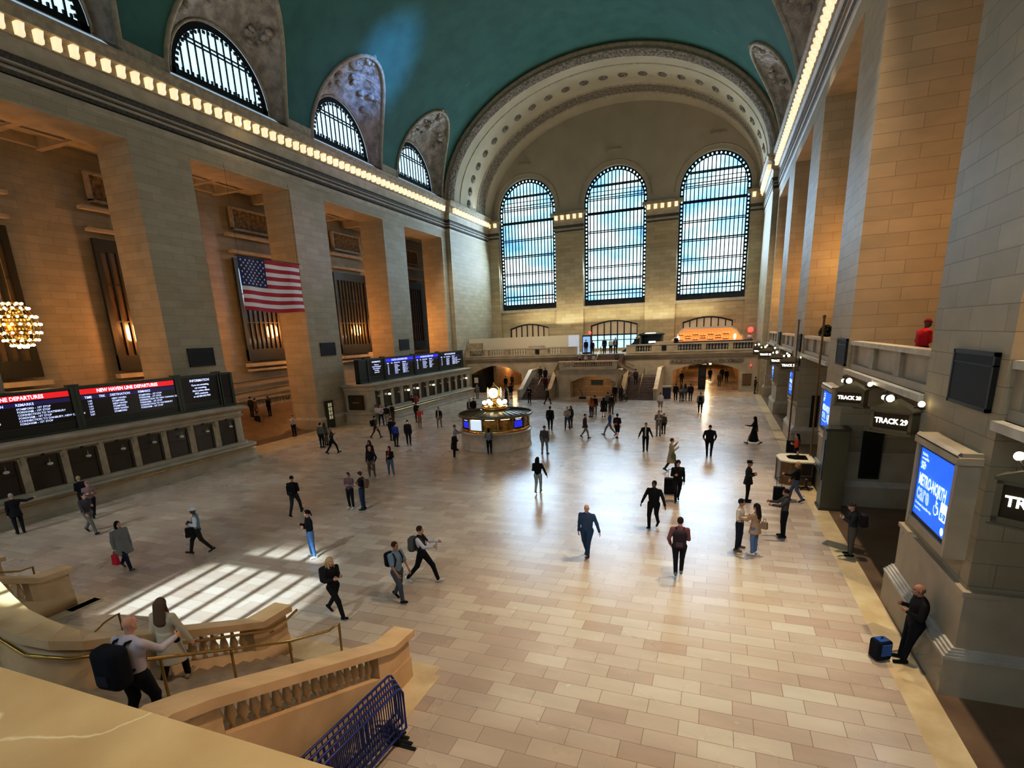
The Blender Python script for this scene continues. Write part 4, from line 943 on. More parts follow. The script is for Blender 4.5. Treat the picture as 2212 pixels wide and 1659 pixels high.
# ================================================================ FAR BALCONY OBJECTS
e = world_children(empty('site_hoarding', (-23, 67, 4.5), label='long pale temporary hoarding wall on the far balcony, left of the stairs', cat='wall'))
m = MB().use(mat('hoarding_paint', srgb(206, 200, 182), .7)); m.box(-31.0, -17.4, 66.2, 66.35, 4.5, 6.85); m.build('board', e)
m = MB().use(M_TRIM); m.box(-31.2, -29.0, 65.6, 66.2, 4.5, 6.3); m.build('side_return', e)
m = MB().use(mat('lit_pale_panel', srgb(200, 208, 220), .5, emit=(.6, .75, 1), es=.25)); m.box(-17.4, -16.1, 66.0, 66.15, 4.5, 6.85); m.build('end_panel', e)
e = world_children(empty('display_panel', (-15.3, 66.9, 4.5), label='small upright light-blue display panel at the top of the far stairs', cat='panel'))
m = MB().use(mat('lit_blue_panel', srgb(150, 180, 220), .4, emit=(.35, .55, 1), es=.6)); m.box(-15.8, -14.9, 66.9, 67.0, 4.7, 6.6); m.build('face', e); m = MB().use(M_BLACK); m.box(-15.9, -14.8, 67.0, 67.1, 4.5, 6.75); m.build('frame', e)
e = world_children(empty('market_kiosk', (-7.8, 69, 4.5), label='dark green kiosk with a lit counter on the far balcony, left of the bar', cat='kiosk'))
m = MB().use(mat('kiosk_green', srgb(20, 42, 44), .5)); m.box(-9.0, -8.8, 68, 70, 4.5, 6.5); m.box(-6.7, -6.5, 68, 70, 4.5, 6.5); m.box(-9, -6.5, 69.8, 70, 4.5, 6.5); m.box(-8.9, -6.6, 68, 68.2, 4.5, 5.4); m.build('body', e)
m = MB().use(mat('kiosk_green', srgb(20, 42, 44), .5), True); m.box(-9.2, -6.3, 67.8, 70.2, 6.45, 6.6); m.grid([[(-9.1+2.7*t, y, 6.6+.3*math.sin(PI*t)) for t in [k/8 for k in range(9)]] for y in (67.9, 70.1)]); m.build('roof', e)
m = MB().use(M_SIGN); m.box(-8.0, -7.2, 67.95, 68, 5.55, 5.75); m.use(M_GLOBE); m.box(-8.4, -7.2, 67.75, 67.8, 6.66, 6.74); m.build('lit_menu', e)
e = world_children(empty('slanted_frame', (-9.6, 68, 4.5), label='dark slanted canopy edge beside the green kiosk on the far balcony', cat='canopy'))
m = MB().use(M_BLACK); m.add([(-11.2, 67.6, 4.6), (-9.1, 67.6, 4.6), (-9.1, 67.6, 6.2), (-11.2, 68.2, 4.6), (-9.1, 68.2, 4.6), (-9.1, 68.2, 6.2)], [(0, 1, 2), (3, 5, 4), (0, 3, 4, 1), (1, 4, 5, 2), (2, 5, 3, 0)]); m.build('panel', e)
# bar
e = world_children(empty('cocktail_bar', (-1.6, 71, 4.5), label='glowing orange cocktail bar with shelves on the right of the far balcony', cat='bar'))
M_BARLIT = mat('lit_amber_wall', srgb(200, 120, 50), .5, emit=(1, .38, .12), es=.8)
m = MB().use(M_WHITE); P = [(-5.7, 5.5), (-5.2, 5.9), (-4.7, 6.6), (-4.2, 6.95), (1.2, 6.95), (1.8, 6.6), (2.2, 6.0), (2.6, 5.8)]
m.grid([[(a, 72, b), (a, 72, b+.22)] for a, b in P]); m.grid([[(a, 72, b+.16), (a, 72.6, b+.16)] for a, b in P]); m.box(2.5, 2.7, 71.8, 72.2, 4.5, 5.9); m.box(-5.8, -5.6, 71.8, 72.2, 4.5, 5.6); m.build('surround', e)
m = MB().use(M_BARLIT); m.add([(a, 72.5, b) for a, b in [(-5.6, 4.6)]+P+[(2.6, 4.6)]], [tuple(range(10))]); m.build('back_wall', e)
m = MB().use(mat('dark_shelf', srgb(60, 30, 14), .5, emit=(.3, .08, .02), es=.12))
for k in range(7): m.box(-4.6+.88*k-.38, -4.6+.88*k+.3, 72.1, 72.4, 5.6+.18*(k % 2), 5.68+.18*(k % 2)); m.box(-4.6+.88*k-.38, -4.6+.88*k+.3, 72.1, 72.4, 6.2-.14*(k % 2), 6.28-.14*(k % 2))
m.build('shelf', e)
m = MB().use(mat('bar_front', srgb(24, 20, 44), .3)); m.box(-5.6, 3.6, 70.5, 71.1, 4.5, 5.5); m.build('counter', e)
for x in (-4.9, 1.65):
    m = MB().use(M_GLOBE, True); m.ball((x, 71.9, 5.9), .16, 8, 6, (1, 1, 2)); m.build('wall_light', e)
rb = random.Random(4); BOT = None
for k in range(40):
    x = -4.9+6.2*k/40; z = 5.68+.18*(int((x+4.98)/.88) % 2) if k % 2 else 6.28-.14*(int((x+4.98)/.88) % 2)
    if BOT is None:
        b_ = MB().use(mat('amber_bottle', srgb(220, 150, 60), .2, emit=(1, .5, .15), es=.9), True); b_.lathe([(.05, 0), (.05, .16), (.02, .2), (.02, .26)], n=6); BOT = o = b_.build('bottle', loc=(x, 72.2, z))
    else: o = BOT.copy(); COL.objects.link(o); o.location = (x, 72.2, z)
    tag(o, 'small amber bottle standing on the glowing shelves of the far bar', 'bottle', 'bottles on the bar shelves')
for i, (x, y, z, w) in enumerate(((3.35, 72, 6.6, 'round red lamp on the far balcony, right of the glowing bar'), (-16.4, 73.5, 7.0, 'bright red lamp beside the middle doors of the far balcony'), (3.3, 65.0, 2.9, 'small red lamp on the wall right of the lit passage'))):
    m = MB().use(mat('red_lamp', (1, .05, .03, 1), .4, emit=(1, .05, .04), es=4), True); m.ball((x, y, z), (.32, .2, .08)[i], 12, 8); tag(m.build('red_lamp'), w, 'lamp')
# poster stands in the passages
for x, y, h, lb in ((-29.3, 65.6-.7, 2.3, 'black poster stand with a white sheet in the left passage'), (-1.75, 68, 2.9, 'tall black display pillar standing in the lit right passage')):
    e = world_children(empty('poster_stand', (x, y, 0), label=lb, cat='stand')); w = .9 if x < -20 else .42
    m = MB().use(M_BLACK); m.box(x-w, x+w, y-.12, y+.12, 0, h); m.build('body', e)
    if x < -20: 
        m = MB().use(M_WHITE); m.box(x-.55, x+.0, y-.15, y-.12, 1.25, 1.95); m.build('poster', e)
    else:
        m = MB().use(M_BRONZE); m.box(x-.3, x+.3, y-.14, y-.12, 1.6, 2.5); m.box(x-.3, x+.3, y-.14, y-.12, .5, 1.3); m.build('poster', e)
for k, (x, y, z) in enumerate(((-3.6, 67.5, 2.9), (-.9, 67.5, 3.0), (.3, 80, 3.2))):
    m = MB().use(M_GLOBE, True); m.ball((x, y, z), .14, 10, 7); m.tube([(x, y, z), (x, y, 4.0)], .02, 5)
    tag(m.build('pendant_lamp'), 'bright starry pendant lamp in the lit right passage, '+('left one', 'middle one', 'far right one')[k], 'lamp')
# bin/recycling station, blue
e = world_children(empty('litter_bin', (-6.3+1.3, 62.5-3.6, 0), label='navy blue litter bin standing right of the far staircase', cat='bin'))
m = MB().use(mat('navy_plastic', srgb(18, 28, 70), .5)); m.box(-5.35, -4.55, 58.6, 59.2, 0, 1.15); m.build('body', e); m = MB().use(M_TRIM); m.box(-5.4, -4.5, 58.55, 59.25, 1.15, 1.3); m.build('lid', e)
# stanchion ropes etc: brown board on the right wall
e = world_children(empty('notice_board', (2.95, 65.0, .9), label='brown notice board on the wall right of the lit passage', cat='board'))
m = MB().use(M_WOOD); m.box(2.55, 3.4, 65.05, 65.15, .8, 1.9); m.build('panel', e); m = MB().use(M_BRONZE); m.box(2.5, 3.45, 65.08, 65.16, 1.9, 1.96); m.box(2.5, 3.45, 65.08, 65.16, .74, .8); m.build('frame', e)
# ================================================================ NEAR STAIRS
e = world_children(empty('double_staircase', (XC, 5, 0), label='cream stone double staircase with balustrades in the near left foreground', cat='staircase'))
for sx in (1, -1):
    X = (lambda x: x) if sx > 0 else mx
    a, b = sorted((X(-9.3), X(-6.2)))
    steps(e, a, b, 8.35, 0, 13, 2.0/13, .325, -1, M_TREAD)
    m = MB().use(M_TREAD); m.box(a, b, .9, 4.13, 0, 2.0); m.build('landing', e)
    # outer parapet
    yo = [8.75, 8.0, 4.15, 3.6, 2.6, .8]; xo = [-6.1, -6.1, -6.1, -6.12, -6.1, -6.0]
    path = [(X(x), y) for x, y in zip(xo, yo)]
    m = MB().use(M_STAIR); m.ribbon(path, .36, [0]*6, [.52, .55, 2.2, 2.35, 2.35, 2.35]); m.build('outer_wall', e)
    m = MB().use(M_STAIR); m.ribbon([(X(-6.1), 8.72), (X(-6.1), 7.62)], .34, [.5, .5], [1.0, 1.22]); m.ribbon([(X(-6.1), 4.25), (X(-6.1), 3.7)], .34, [2.0, 2.2], [2.65, 2.85]); m.ribbon([(X(-6.1), 3.8), (X(-6.1), .9)], .3, [2.2, 2.2], [2.85, 2.9]); m.build('outer_post', e)
    m = MB().use(M_STAIR); m.ribbon([(X(-6.1), 8.85), (X(-6.1), 8.1), (X(-6.1), 4.1), (X(-6.1), 3.6), (X(-6.1), .9)], .5, [.98, 1.02, 2.68, 2.85, 2.85], [1.12, 1.16, 2.84, 3.0, 3.0]); m.build('outer_cap', e)
    balusters(e, [(X(-6.1), 7.5-.2*k, .52+.4286*(8.0-(7.5-.2*k))) for k in range(17)], .62, .082, 'n6')
    # inner parapet, curving to the middle
    pin = [(-9.45, 8.75), (-9.45, 8.0), (-9.45, 5.9), (-9.45, 4.95), (-9.5, 4.72), (-9.68, 4.5), (-10.0, 4.38), (-10.5, 4.35), (-11.2, 4.5), (-12.2, 4.8), (-13.47, 5.0)]
    zc = [1.05, 1.08, 2.02, 2.48, 2.6, 2.74, 2.86, 2.98, 3.05, 3.05, 3.05]
    P = [(X(x), y) for x, y in pin]
    m = MB().use(M_STAIR, True); m.ribbon(P[3:], .32, [0]*8, zc[3:]); m.ribbon(P[:4], .34, [0]*4, [.5, .5, 1.45, 1.9]); m.build('inner_wall', e)
    m = MB().use(M_STAIR); m.ribbon([(X(-9.45), 8.72), (X(-9.45), 7.75)], .33, [.5, .5], [1.05, 1.2]); m.ribbon([(X(-9.45), 6.0), (X(-9.45), 4.9)], .33, [1.2, 1.7], [1.96, 2.48]); m.build('inner_post', e)
    m = MB().use(M_STAIR); m.ribbon([(X(-9.45), 8.85)]+P[1:], .5, [z-.02 for z in zc], [z+.14 for z in zc]); m.build('inner_cap', e)
    balusters(e, [(X(-9.45), 7.6-.23*k, .5+.44*(8.0-(7.6-.23*k))) for k in range(8)], .6, .082, 'n6')
    m = MB().use(M_BRASS, True)
    xx = X(-7.8); m.tube([(xx, 8.75, 0), (xx, 8.78, .98), (xx, 8.45, .98), (xx, 7.3, 1.4), (xx, 4.3, 2.85), (xx, 4.3, 2.0)], .03, 8)
    for y in (7.3, 6.0, 4.8): m.tube([(xx, y, .46*(8.35-y)), (xx, y, 1.4+.483*(7.3-y))], .026, 6)
    m.build('middle_handrail', e)
    m = MB().use(M_BRASS, True); m.tube([(X(-9.15), 8.95, 1.02), (X(-9.15), 8.6, .95), (X(-9.15), 8.0, 1.0), (X(-9.15), 4.9, 2.36), (X(-9.3), 4.4, 2.55), (X(-9.8), 4.1, 2.7), (X(-11.2), 4.25, 2.85)], .03, 8)
    for y in (8.2, 6.6, 5.2): m.tube([(X(-9.15), y, .98+.44*(8.0-y)), (X(-9.3), y, .9+.44*(8.0-y))], .02, 6)
    m.build('wall_handrail', e)
# yellow edging slabs at the stair foot
m = MB().use(M_YEL); 
for a, b in ((-9.9, -5.5), (-21.5, -17.0)): m.box(a, b, 8.4, 9.25, .0, .012)
m.box(-5.92, -5.35, 6.3, 8.95, 0, .013); m.box(-17.3, -16.9, 6.5, 9.2, 0, .012); m.box(-17.0, -9.8, 7.3, 7.9, 0, .011)
struct(m.build('trim_12'))
m = MB().use(M_SCREENK); m.box(-16.2, -10.3, 5.3, 7.3, -.01, .012); tag(m.build('stairwell'), 'dark stairwell opening in the floor between the two near stair flights', 'stairwell')  # flat black sheet on the floor paints the darkness of the well
m = MB().use(M_BRASS, True); m.tube([(-13.5, 7.6, 0), (-13.5, 7.6, .95), (-13.42, 7.2, .93), (-13.3, 6.3, .55), (-13.3, 6.0, .3)], .026, 8); tag(m.build('handrail'), 'short bent brass handrail at the dark stairwell between the near stair flights', 'handrail')
# near balcony parapet under the camera
e = world_children(empty('balcony_parapet', (-8, 1, 4.5), label='broad yellow stone balcony parapet in the bottom left foreground', cat='parapet'))
M_FG = mottled('cracked_yellow_stone', srgb(200, 166, 114), srgb(214, 182, 130), 1.6, .5, .15, .01)
nt = M_FG.node_tree; b = nt.nodes['Principled BSDF']; src = b.inputs['Base Color'].links[0].from_socket
g = nt.nodes.new('ShaderNodeNewGeometry'); nz = nt.nodes.new('ShaderNodeTexNoise'); nz.inputs['Scale'].default_value = .75; nz.inputs['Detail'].default_value = 7; nz.inputs['Roughness'].default_value = .42
nt.links.new(g.outputs['Position'], nz.inputs['Vector']); sb = nt.nodes.new('ShaderNodeMath'); sb.operation = 'SUBTRACT'; sb.inputs[1].default_value = .5; ab = nt.nodes.new('ShaderNodeMath'); ab.operation = 'ABSOLUTE'
nt.links.new(nz.outputs['Fac'], sb.inputs[0]); nt.links.new(sb.outputs[0], ab.inputs[0])
rp = nt.nodes.new('ShaderNodeValToRGB'); rp.color_ramp.elements[0].position = .001; rp.color_ramp.elements[1].position = .006; rp.color_ramp.elements[0].color = (.7, .7, .7, 1); rp.color_ramp.elements[1].color = (0, 0, 0, 1)
nt.links.new(ab.outputs[0], rp.inputs[0]); mi = nt.nodes.new('ShaderNodeMix'); mi.data_type = 'RGBA'; nt.links.new(rp.outputs[0], mi.inputs[0]); nt.links.new(src, mi.inputs[6]); mi.inputs[7].default_value = srgb(244, 224, 184); nt.links.new(mi.outputs[2], b.inputs['Base Color'])
m = MB().use(M_FG); m.box(-20, 4.4, .72, 1.43, 5.36, 5.5); m.build('cap', e)
m = MB().use(M_STAIR); m.box(-20, 4.4, .85, 1.3, 4.0, 5.36); m.build('wall', e)
m = MB().use(M_STAIR); m.box(-32, 4.5, -9.2, .85, 4.2, 4.5); struct(m.build('floor_near_balcony'))
# ================================================================ BARRICADES
def barricade(off, lab):
    # parallel fences leaning against the stair wall
    p0 = Vector((-5.47+off*.13, 7.42-.1*off, 0)); L = 2.5; d = Vector((-.06, -1, 0)).normalized()
    e = world_children(empty('crowd_barrier', p0, label=lab, cat='barrier', group='blue crowd barriers stacked by the stair wall'))
    m = MB().use(M_BLUEBAR, True); P = lambda s, z: tuple(p0+d*s+Vector((0, 0, z)))
    m.tube([P(0, .2), P(0, .95), P(.06, 1.06), P(.14, 1.1), P(L-.14, 1.1), P(L-.06, 1.06), P(L, .95), P(L, .2), P(0, .2)], .024, 7); m.build('rail', e)
    m = MB().use(M_BLUEBAR, True)
    for k in range(1, 20): m.tube([P(L*k/20, .2), P(L*k/20, 1.09)], .011, 5)
    m.build('bar', e)
    for s in (.25, L-.25):
        m = MB().use(M_BLACK); c_ = p0+d*s; m.box(c_.x-.3, c_.x+.34, c_.y-.03, c_.y+.03, 0, .035); m.box(c_.x-.02, c_.x+.02, c_.y-.031, c_.y+.031, 0, .22); m.build('foot', e)
for i, lab in enumerate(('blue metal crowd barrier closest to the stair wall', 'blue metal crowd barrier second from the stair wall', 'blue metal crowd barrier third from the stair wall', 'blue metal crowd barrier farthest out from the stair wall')): barricade(i, lab)
# ================================================================ DESK, CABINET on the right
e = world_children(empty('information_desk', (3.6, 27.3, 0), label='wood-panelled desk with a pale angular top by the right wall', cat='desk'))
hexo = [(2.78, 27.75), (2.89, 26.75), (3.3, 26.45), (4.2, 26.45), (4.3, 26.6), (4.3, 28.2), (3.3, 28.3), (2.95, 28.2)]
hexi = [(3.2, 27.7), (3.25, 27.15), (3.5, 26.95), (4.05, 26.95), (4.05, 27.9), (3.4, 27.95)]
m = MB().use(mat('pale_desk_top', srgb(226, 216, 190), .4)); m.poly([hexo, hexi], lambda a, b: (a, b, 1.12)); m.grid([[(x, y, 1.06), (x, y, 1.12)] for x, y in hexo+[hexo[0]]]); m.build('top', e)
m = MB().use(M_WOOD); cc = (3.55, 27.35); sh = [(cc[0]+(x-cc[0])*.93, cc[1]+(y-cc[1])*.93) for x, y in hexo]; m.grid([[(x, y, 0), (x, y, 1.07)] for x, y in sh+[sh[0]]]); m.use(M_BRONZE); m.add([(x, y, .5) for x, y in hexi], [tuple(range(6))]); m.build('body', e)
m = MB().use(M_GREY)
for x, y in sh[:4]: m.box(x-.03, x+.03, y-.03, y+.03, 0, 1.06)
m.build('corner_post', e)
e = world_children(empty('steel_cabinet', (4.4, 23.6, 0), label='tall grey-green steel display cabinet standing against the right wall', cat='cabinet'))
m = MB().use(mat('cabinet_steel', srgb(98, 96, 74), .45, .35)); m.box(4.0, 4.75, 23.05, 23.85, 0, 3.15); m.build('body', e)
m = MB().use(mat('cabinet_steel_dark', srgb(72, 70, 56), .45, .35)); m.box(3.95, 4.8, 23.0, 23.9, 3.15, 3.25); m.box(3.96, 4.79, 23.01, 23.89, 0, .1); m.build('cornice', e)
m = MB().use(M_SCREENK); m.box(3.97, 4.0, 23.15, 23.75, 1.2, 2.8); m.build('screen', e)
e = world_children(empty('office_chair', (3.9, 26.0, 0), label='black office chair on castors standing in front of the wood desk', cat='chair'))
m = MB().use(M_SCREENK, True); m.box(3.68, 4.12, 25.75, 26.2, .42, .52); m.build('seat', e); m = MB().use(M_SCREENK); m.box(3.7, 4.1, 26.16, 26.22, .58, 1.1); m.build('backrest', e)
m = MB().use(M_BLACK, True); m.tube([(3.9, 26, .08), (3.9, 26, .42)], .03, 6)
for k in range(5): a = 2*PI*k/5; m.tube([(3.9, 26, .1), (3.9+.27*math.cos(a), 26+.27*math.sin(a), .05)], .02, 5); m.ball((3.9+.27*math.cos(a), 26+.27*math.sin(a), .04), .035, 6, 4)
m.build('base', e)
# plant in the gallery
e = world_children(empty('potted_plant', (4.95, 32.3, 6.1), label='dark bushy plant behind the gallery balustrade on the right wall', cat='plant'))
m = MB().use(mottled('dark_leaf', srgb(22, 30, 16), srgb(44, 54, 30), 6, .7), True); rr = random.Random(2)
for k in range(70):
    a = rr.uniform(0, 2*PI); b2 = rr.uniform(.1, 1.3); r = .62; p = (5.05+r*.5*math.cos(a)*math.cos(b2), 32.3+r*math.sin(a)*math.cos(b2), 6.45+r*.9*math.sin(b2)); m.add([(5.05, 32.3, 6.4), (p[0]-.04, p[1]+.04, p[2]-.05), p, (p[0]+.04, p[1]-.04, p[2]-.05)], [(0, 1, 2), (0, 2, 3)]); m.ball(p, .05, 5, 4)
m.build('leaves', e); m = MB().use(M_TRIM, True); m.lathe([(.2, 5.42), (.3, 6.3), (.33, 6.35)], (5.05, 32.3, 0), 12); m.build('pot', e)
# thin bronze poles before the piers
for x, y, z1, w in ((4.25, 27.95, 7.4, 'second'), (4.25, 36.3, 7.3, 'third')):
    m = MB().use(M_WOOD, True); m.tube([(x, y, 0), (x, y, z1)], .045, 8); m.ball((x, y, z1), .08, 8, 6); tag(m.build('slim_pole'), 'slim dark brown pole standing before the %s right pier' % w, 'pole')
# small door in the left pier
e = struct(world_children(empty('door_4', (-31.3, 37.0, 0))))
m = MB().use(M_SMOOTH); m.box(-32.5, -31.2, 36.3, 36.42, 0, .01); m.build('threshold', e)
m = MB().use(M_GREEN); m.box(-31.38, -31.26, 37.15, 38.15, 0, 2.35); m.build('frame', e)
m = MB().use(mat('lit_pale_glass', srgb(190, 180, 130), .4, emit=(.8, .75, .5), es=.3))
for a in (37.45, 37.72):
    for k in range(4): m.box(-31.25, -31.24, a, a+.2, .75+.36*k, 1.05+.36*k)
m.build('pane', e)
# ================================================================ PEOPLE: smooth-union bodies meshed with surface nets
def seg(P, a, b, ra, rb):
    a = np.array(a, float); b = np.array(b, float); d = b-a; h = np.clip(((P-a)@d)/max(d@d, 1e-9), 0, 1)
    return np.linalg.norm(P-a-h[:, None]*d, axis=1)-(ra+(rb-ra)*h)
def ell(P, c, r, R=None):
    q = P-np.array(c, float)
    if R is not None: q = q@R
    q = q/np.array(r, float); k = np.linalg.norm(q, axis=1); return (k-1)*min(r)
def smin(a, b, k):
    h = np.clip(.5+.5*(b-a)/k, 0, 1); return b*(1-h)+a*h-k*h*(1-h)
def snet(F, lo, hi, h):
    lo = np.array(lo, float)-h*1.5; hi = np.array(hi, float)+h*1.5
    n = np.ceil((hi-lo)/h).astype(int)+1
    ax = [lo[i]+h*np.arange(n[i]) for i in range(3)]
    G = np.stack(np.meshgrid(*ax, indexing='ij'), -1).reshape(-1, 3)
    D = F(G).reshape(n); I = D < 0
    nc = n-1; acc = np.zeros((*nc, 3)); cnt = np.zeros(nc)
    base = np.stack(np.meshgrid(*[np.arange(k) for k in nc], indexing='ij'), -1).astype(float)
    C = [(0,0,0),(1,0,0),(0,1,0),(1,1,0),(0,0,1),(1,0,1),(0,1,1),(1,1,1)]
    sl = lambda A, c: A[c[0]:c[0]+nc[0], c[1]:c[1]+nc[1], c[2]:c[2]+nc[2]]
    for i in range(8):
        for j in range(i+1, 8):
            a, b = C[i], C[j]
            if sum(abs(a[k]-b[k]) for k in range(3)) != 1: continue
            da, db = sl(D, a), sl(D, b); m = (da < 0) != (db < 0)
            t = np.where(m, da/np.where(da-db == 0, 1, da-db), 0)
            p = np.array(a)[None]*(1-t[..., None])+np.array(b)[None]*t[..., None]
            acc += p*m[..., None]; cnt += m
    mk = cnt > 0; idx = -np.ones(nc, int); idx[mk] = np.arange(mk.sum())
    V = lo+h*(base[mk]+acc[mk]/cnt[mk][:, None])
    Q = []
    for d in range(3):
        u, v = (d+1) % 3, (d+2) % 3
        s0 = [slice(1, nc[k]) for k in range(3)]; s0[d] = slice(0, nc[d])
        s1 = list(s0); s1[d] = slice(1, nc[d]+1)
        a, b = I[tuple(s0)], I[tuple(s1)]; m = a != b
        ii = np.argwhere(m)
        if len(ii) == 0: continue
        off = np.array([0 if k == d else 1 for k in range(3)]); ii = ii+off
        eu = np.eye(3, dtype=int)[u]; ev = np.eye(3, dtype=int)[v]
        g = lambda q: idx[q[:, 0], q[:, 1], q[:, 2]]
        q = np.stack([g(ii-eu-ev), g(ii-ev), g(ii), g(ii-eu)], 1)
        fl = a[m]; q[~fl] = q[~fl][:, ::-1]; Q.append(q)
    Q = np.concatenate(Q); Q = Q[(Q >= 0).all(1)]
    return V, Q
def np_mesh(name, parts, mats, parent=None):
    """parts: list of (V, Q, material indices or int)"""
    Vs = []; Qs = []; Ms = []; n = 0
    for V, Q, M in parts:
        Vs.append(V); Qs.append(Q+n); Ms.append(np.full(len(Q), M) if np.isscalar(M) else M); n += len(V)
    V = np.concatenate(Vs); Q = np.concatenate(Qs); M = np.concatenate(Ms)
    me = bpy.data.meshes.new(name); me.vertices.add(len(V)); me.vertices.foreach_set('co', V.astype(np.float32).ravel())
    me.loops.add(Q.size); me.loops.foreach_set('vertex_index', Q.astype(np.int32).ravel())
    me.polygons.add(len(Q)); me.polygons.foreach_set('loop_start', np.arange(0, Q.size, 4, dtype=np.int32)); me.polygons.foreach_set('loop_total', np.full(len(Q), 4, np.int32))
    me.polygons.foreach_set('material_index', M.astype(np.int32)); me.polygons.foreach_set('use_smooth', np.ones(len(Q), bool))
    for m in mats: me.materials.append(m)
    me.update(calc_edges=True); me.validate()
    o = bpy.data.objects.new(name, me); COL.objects.link(o)
    if parent is not None: o.parent = parent
    return o
def rot_to(d, up=(0, 1, 0)):
    """rotation taking -z to d, +y towards up"""
    z = -np.array(d, float); z /= np.linalg.norm(z); y = np.array(up, float); y = y-z*(y@z)
    if np.linalg.norm(y) < 1e-3: y = np.array((1., 0, 0))-z*z[0]
    y /= np.linalg.norm(y); x = np.cross(y, z); return np.stack([x, y, z], 1)
# ---- head: origin at the neck joint, face to +y, about .235 tall
def head_sdf(P):
    d = ell(P, (0, .0, .135), (.074, .093, .098)); d = smin(d, ell(P, (0, .028, .07), (.056, .062, .068)), .03)
    d = smin(d, ell(P, (0, .062, .035), (.03, .028, .022)), .025)
    d = smin(d, seg(P, (0, .09, .115), (0, .107, .078), .008, .014), .012)
    for s in (-1, 1):
        d = smin(d, ell(P, (s*.077, -.005, .1), (.009, .02, .03)), .008)
        d = np.maximum(d, -ell(P, (s*.03, .1, .11), (.017, .018, .011)))
        d = smin(d, ell(P, (s*.03, .078, .108), (.016, .014, .011)), .004)
        d = smin(d, seg(P, (s*.014, .091, .128), (s*.046, .08, .13), .006, .005), .008)
    d = smin(d, seg(P, (-.018, .085, .055), (.018, .085, .055), .008, .008), .008)
    d = smin(d, seg(P, (0, -.02, -.03), (0, -.012, .06), .052, .05), .03)
    return d
HV, HQ = snet(head_sdf, (-.09, -.1, -.04), (.09, .13, .24), .0075)
hc = HV[HQ].mean(1); HM = np.zeros(len(HQ), int)
HM[(np.abs(hc[:, 2]-.055) < .0085) & (np.abs(hc[:, 0]) < .026) & (hc[:, 1] > .075)] = 1     # lips
for s in (-1, 1):
    m = (np.abs(hc[:, 0]-s*.03) < .016) & (np.abs(hc[:, 2]-.109) < .009) & (hc[:, 1] > .07); HM[m] = 3
    HM[m & (np.abs(hc[:, 0]-s*.03) < .0075)] = 2
    HM[(np.abs(hc[:, 0]-s*.031) < .02) & (np.abs(hc[:, 2]-.1315) < .006) & (hc[:, 1] > .07)] = 2      # brows
# ---- hands: wrist at origin, fingers towards -z, thumb towards +y, palm facing -x (left/right mirrored)
def hand_sdf(curl):
    def f(P):
        d = ell(P, (0, 0, -.045), (.015, .041, .05)); d = smin(d, seg(P, (0, 0, .03), (0, 0, -.02), .026, .024), .02)
        for i, (y, L) in enumerate(((.03, .07), (.01, .08), (-.011, .074), (-.031, .058))):
            p = np.array((0, y, -.082)); a = .25
            for k, l in enumerate((.45, .32, .23)):
                a += curl*(.55, .75, .5)[k]; q = p+L*l*np.array((-math.sin(a), 0, -math.cos(a))); d = smin(d, seg(P, p, q, .0094-.001*k, .0086-.001*k), .004); p = q
        p0 = (-.004, .03, -.03); p1 = (-.02-.01*curl, .058, -.058); p2 = (-.028-.02*curl, .062-.01*curl, -.088)
        d = smin(d, seg(P, p0, p1, .014, .011), .01); d = smin(d, seg(P, p1, p2, .0105, .0085), .004)
        return d
    return f
HANDS = {c: snet(hand_sdf(c), (-.09, -.06, -.18), (.04, .085, .05), .0055) for c in (.25, 1.0)}
SKIN = {'l': srgb(206, 158, 132), 'm': srgb(176, 126, 98), 'd': srgb(92, 60, 44)}
def cloth(c):
    k = 'cloth_%02x%02x%02x' % tuple(c); 
    return mat(k, srgb(*c), .85, spec=.2)
def fabric_name(c): return c
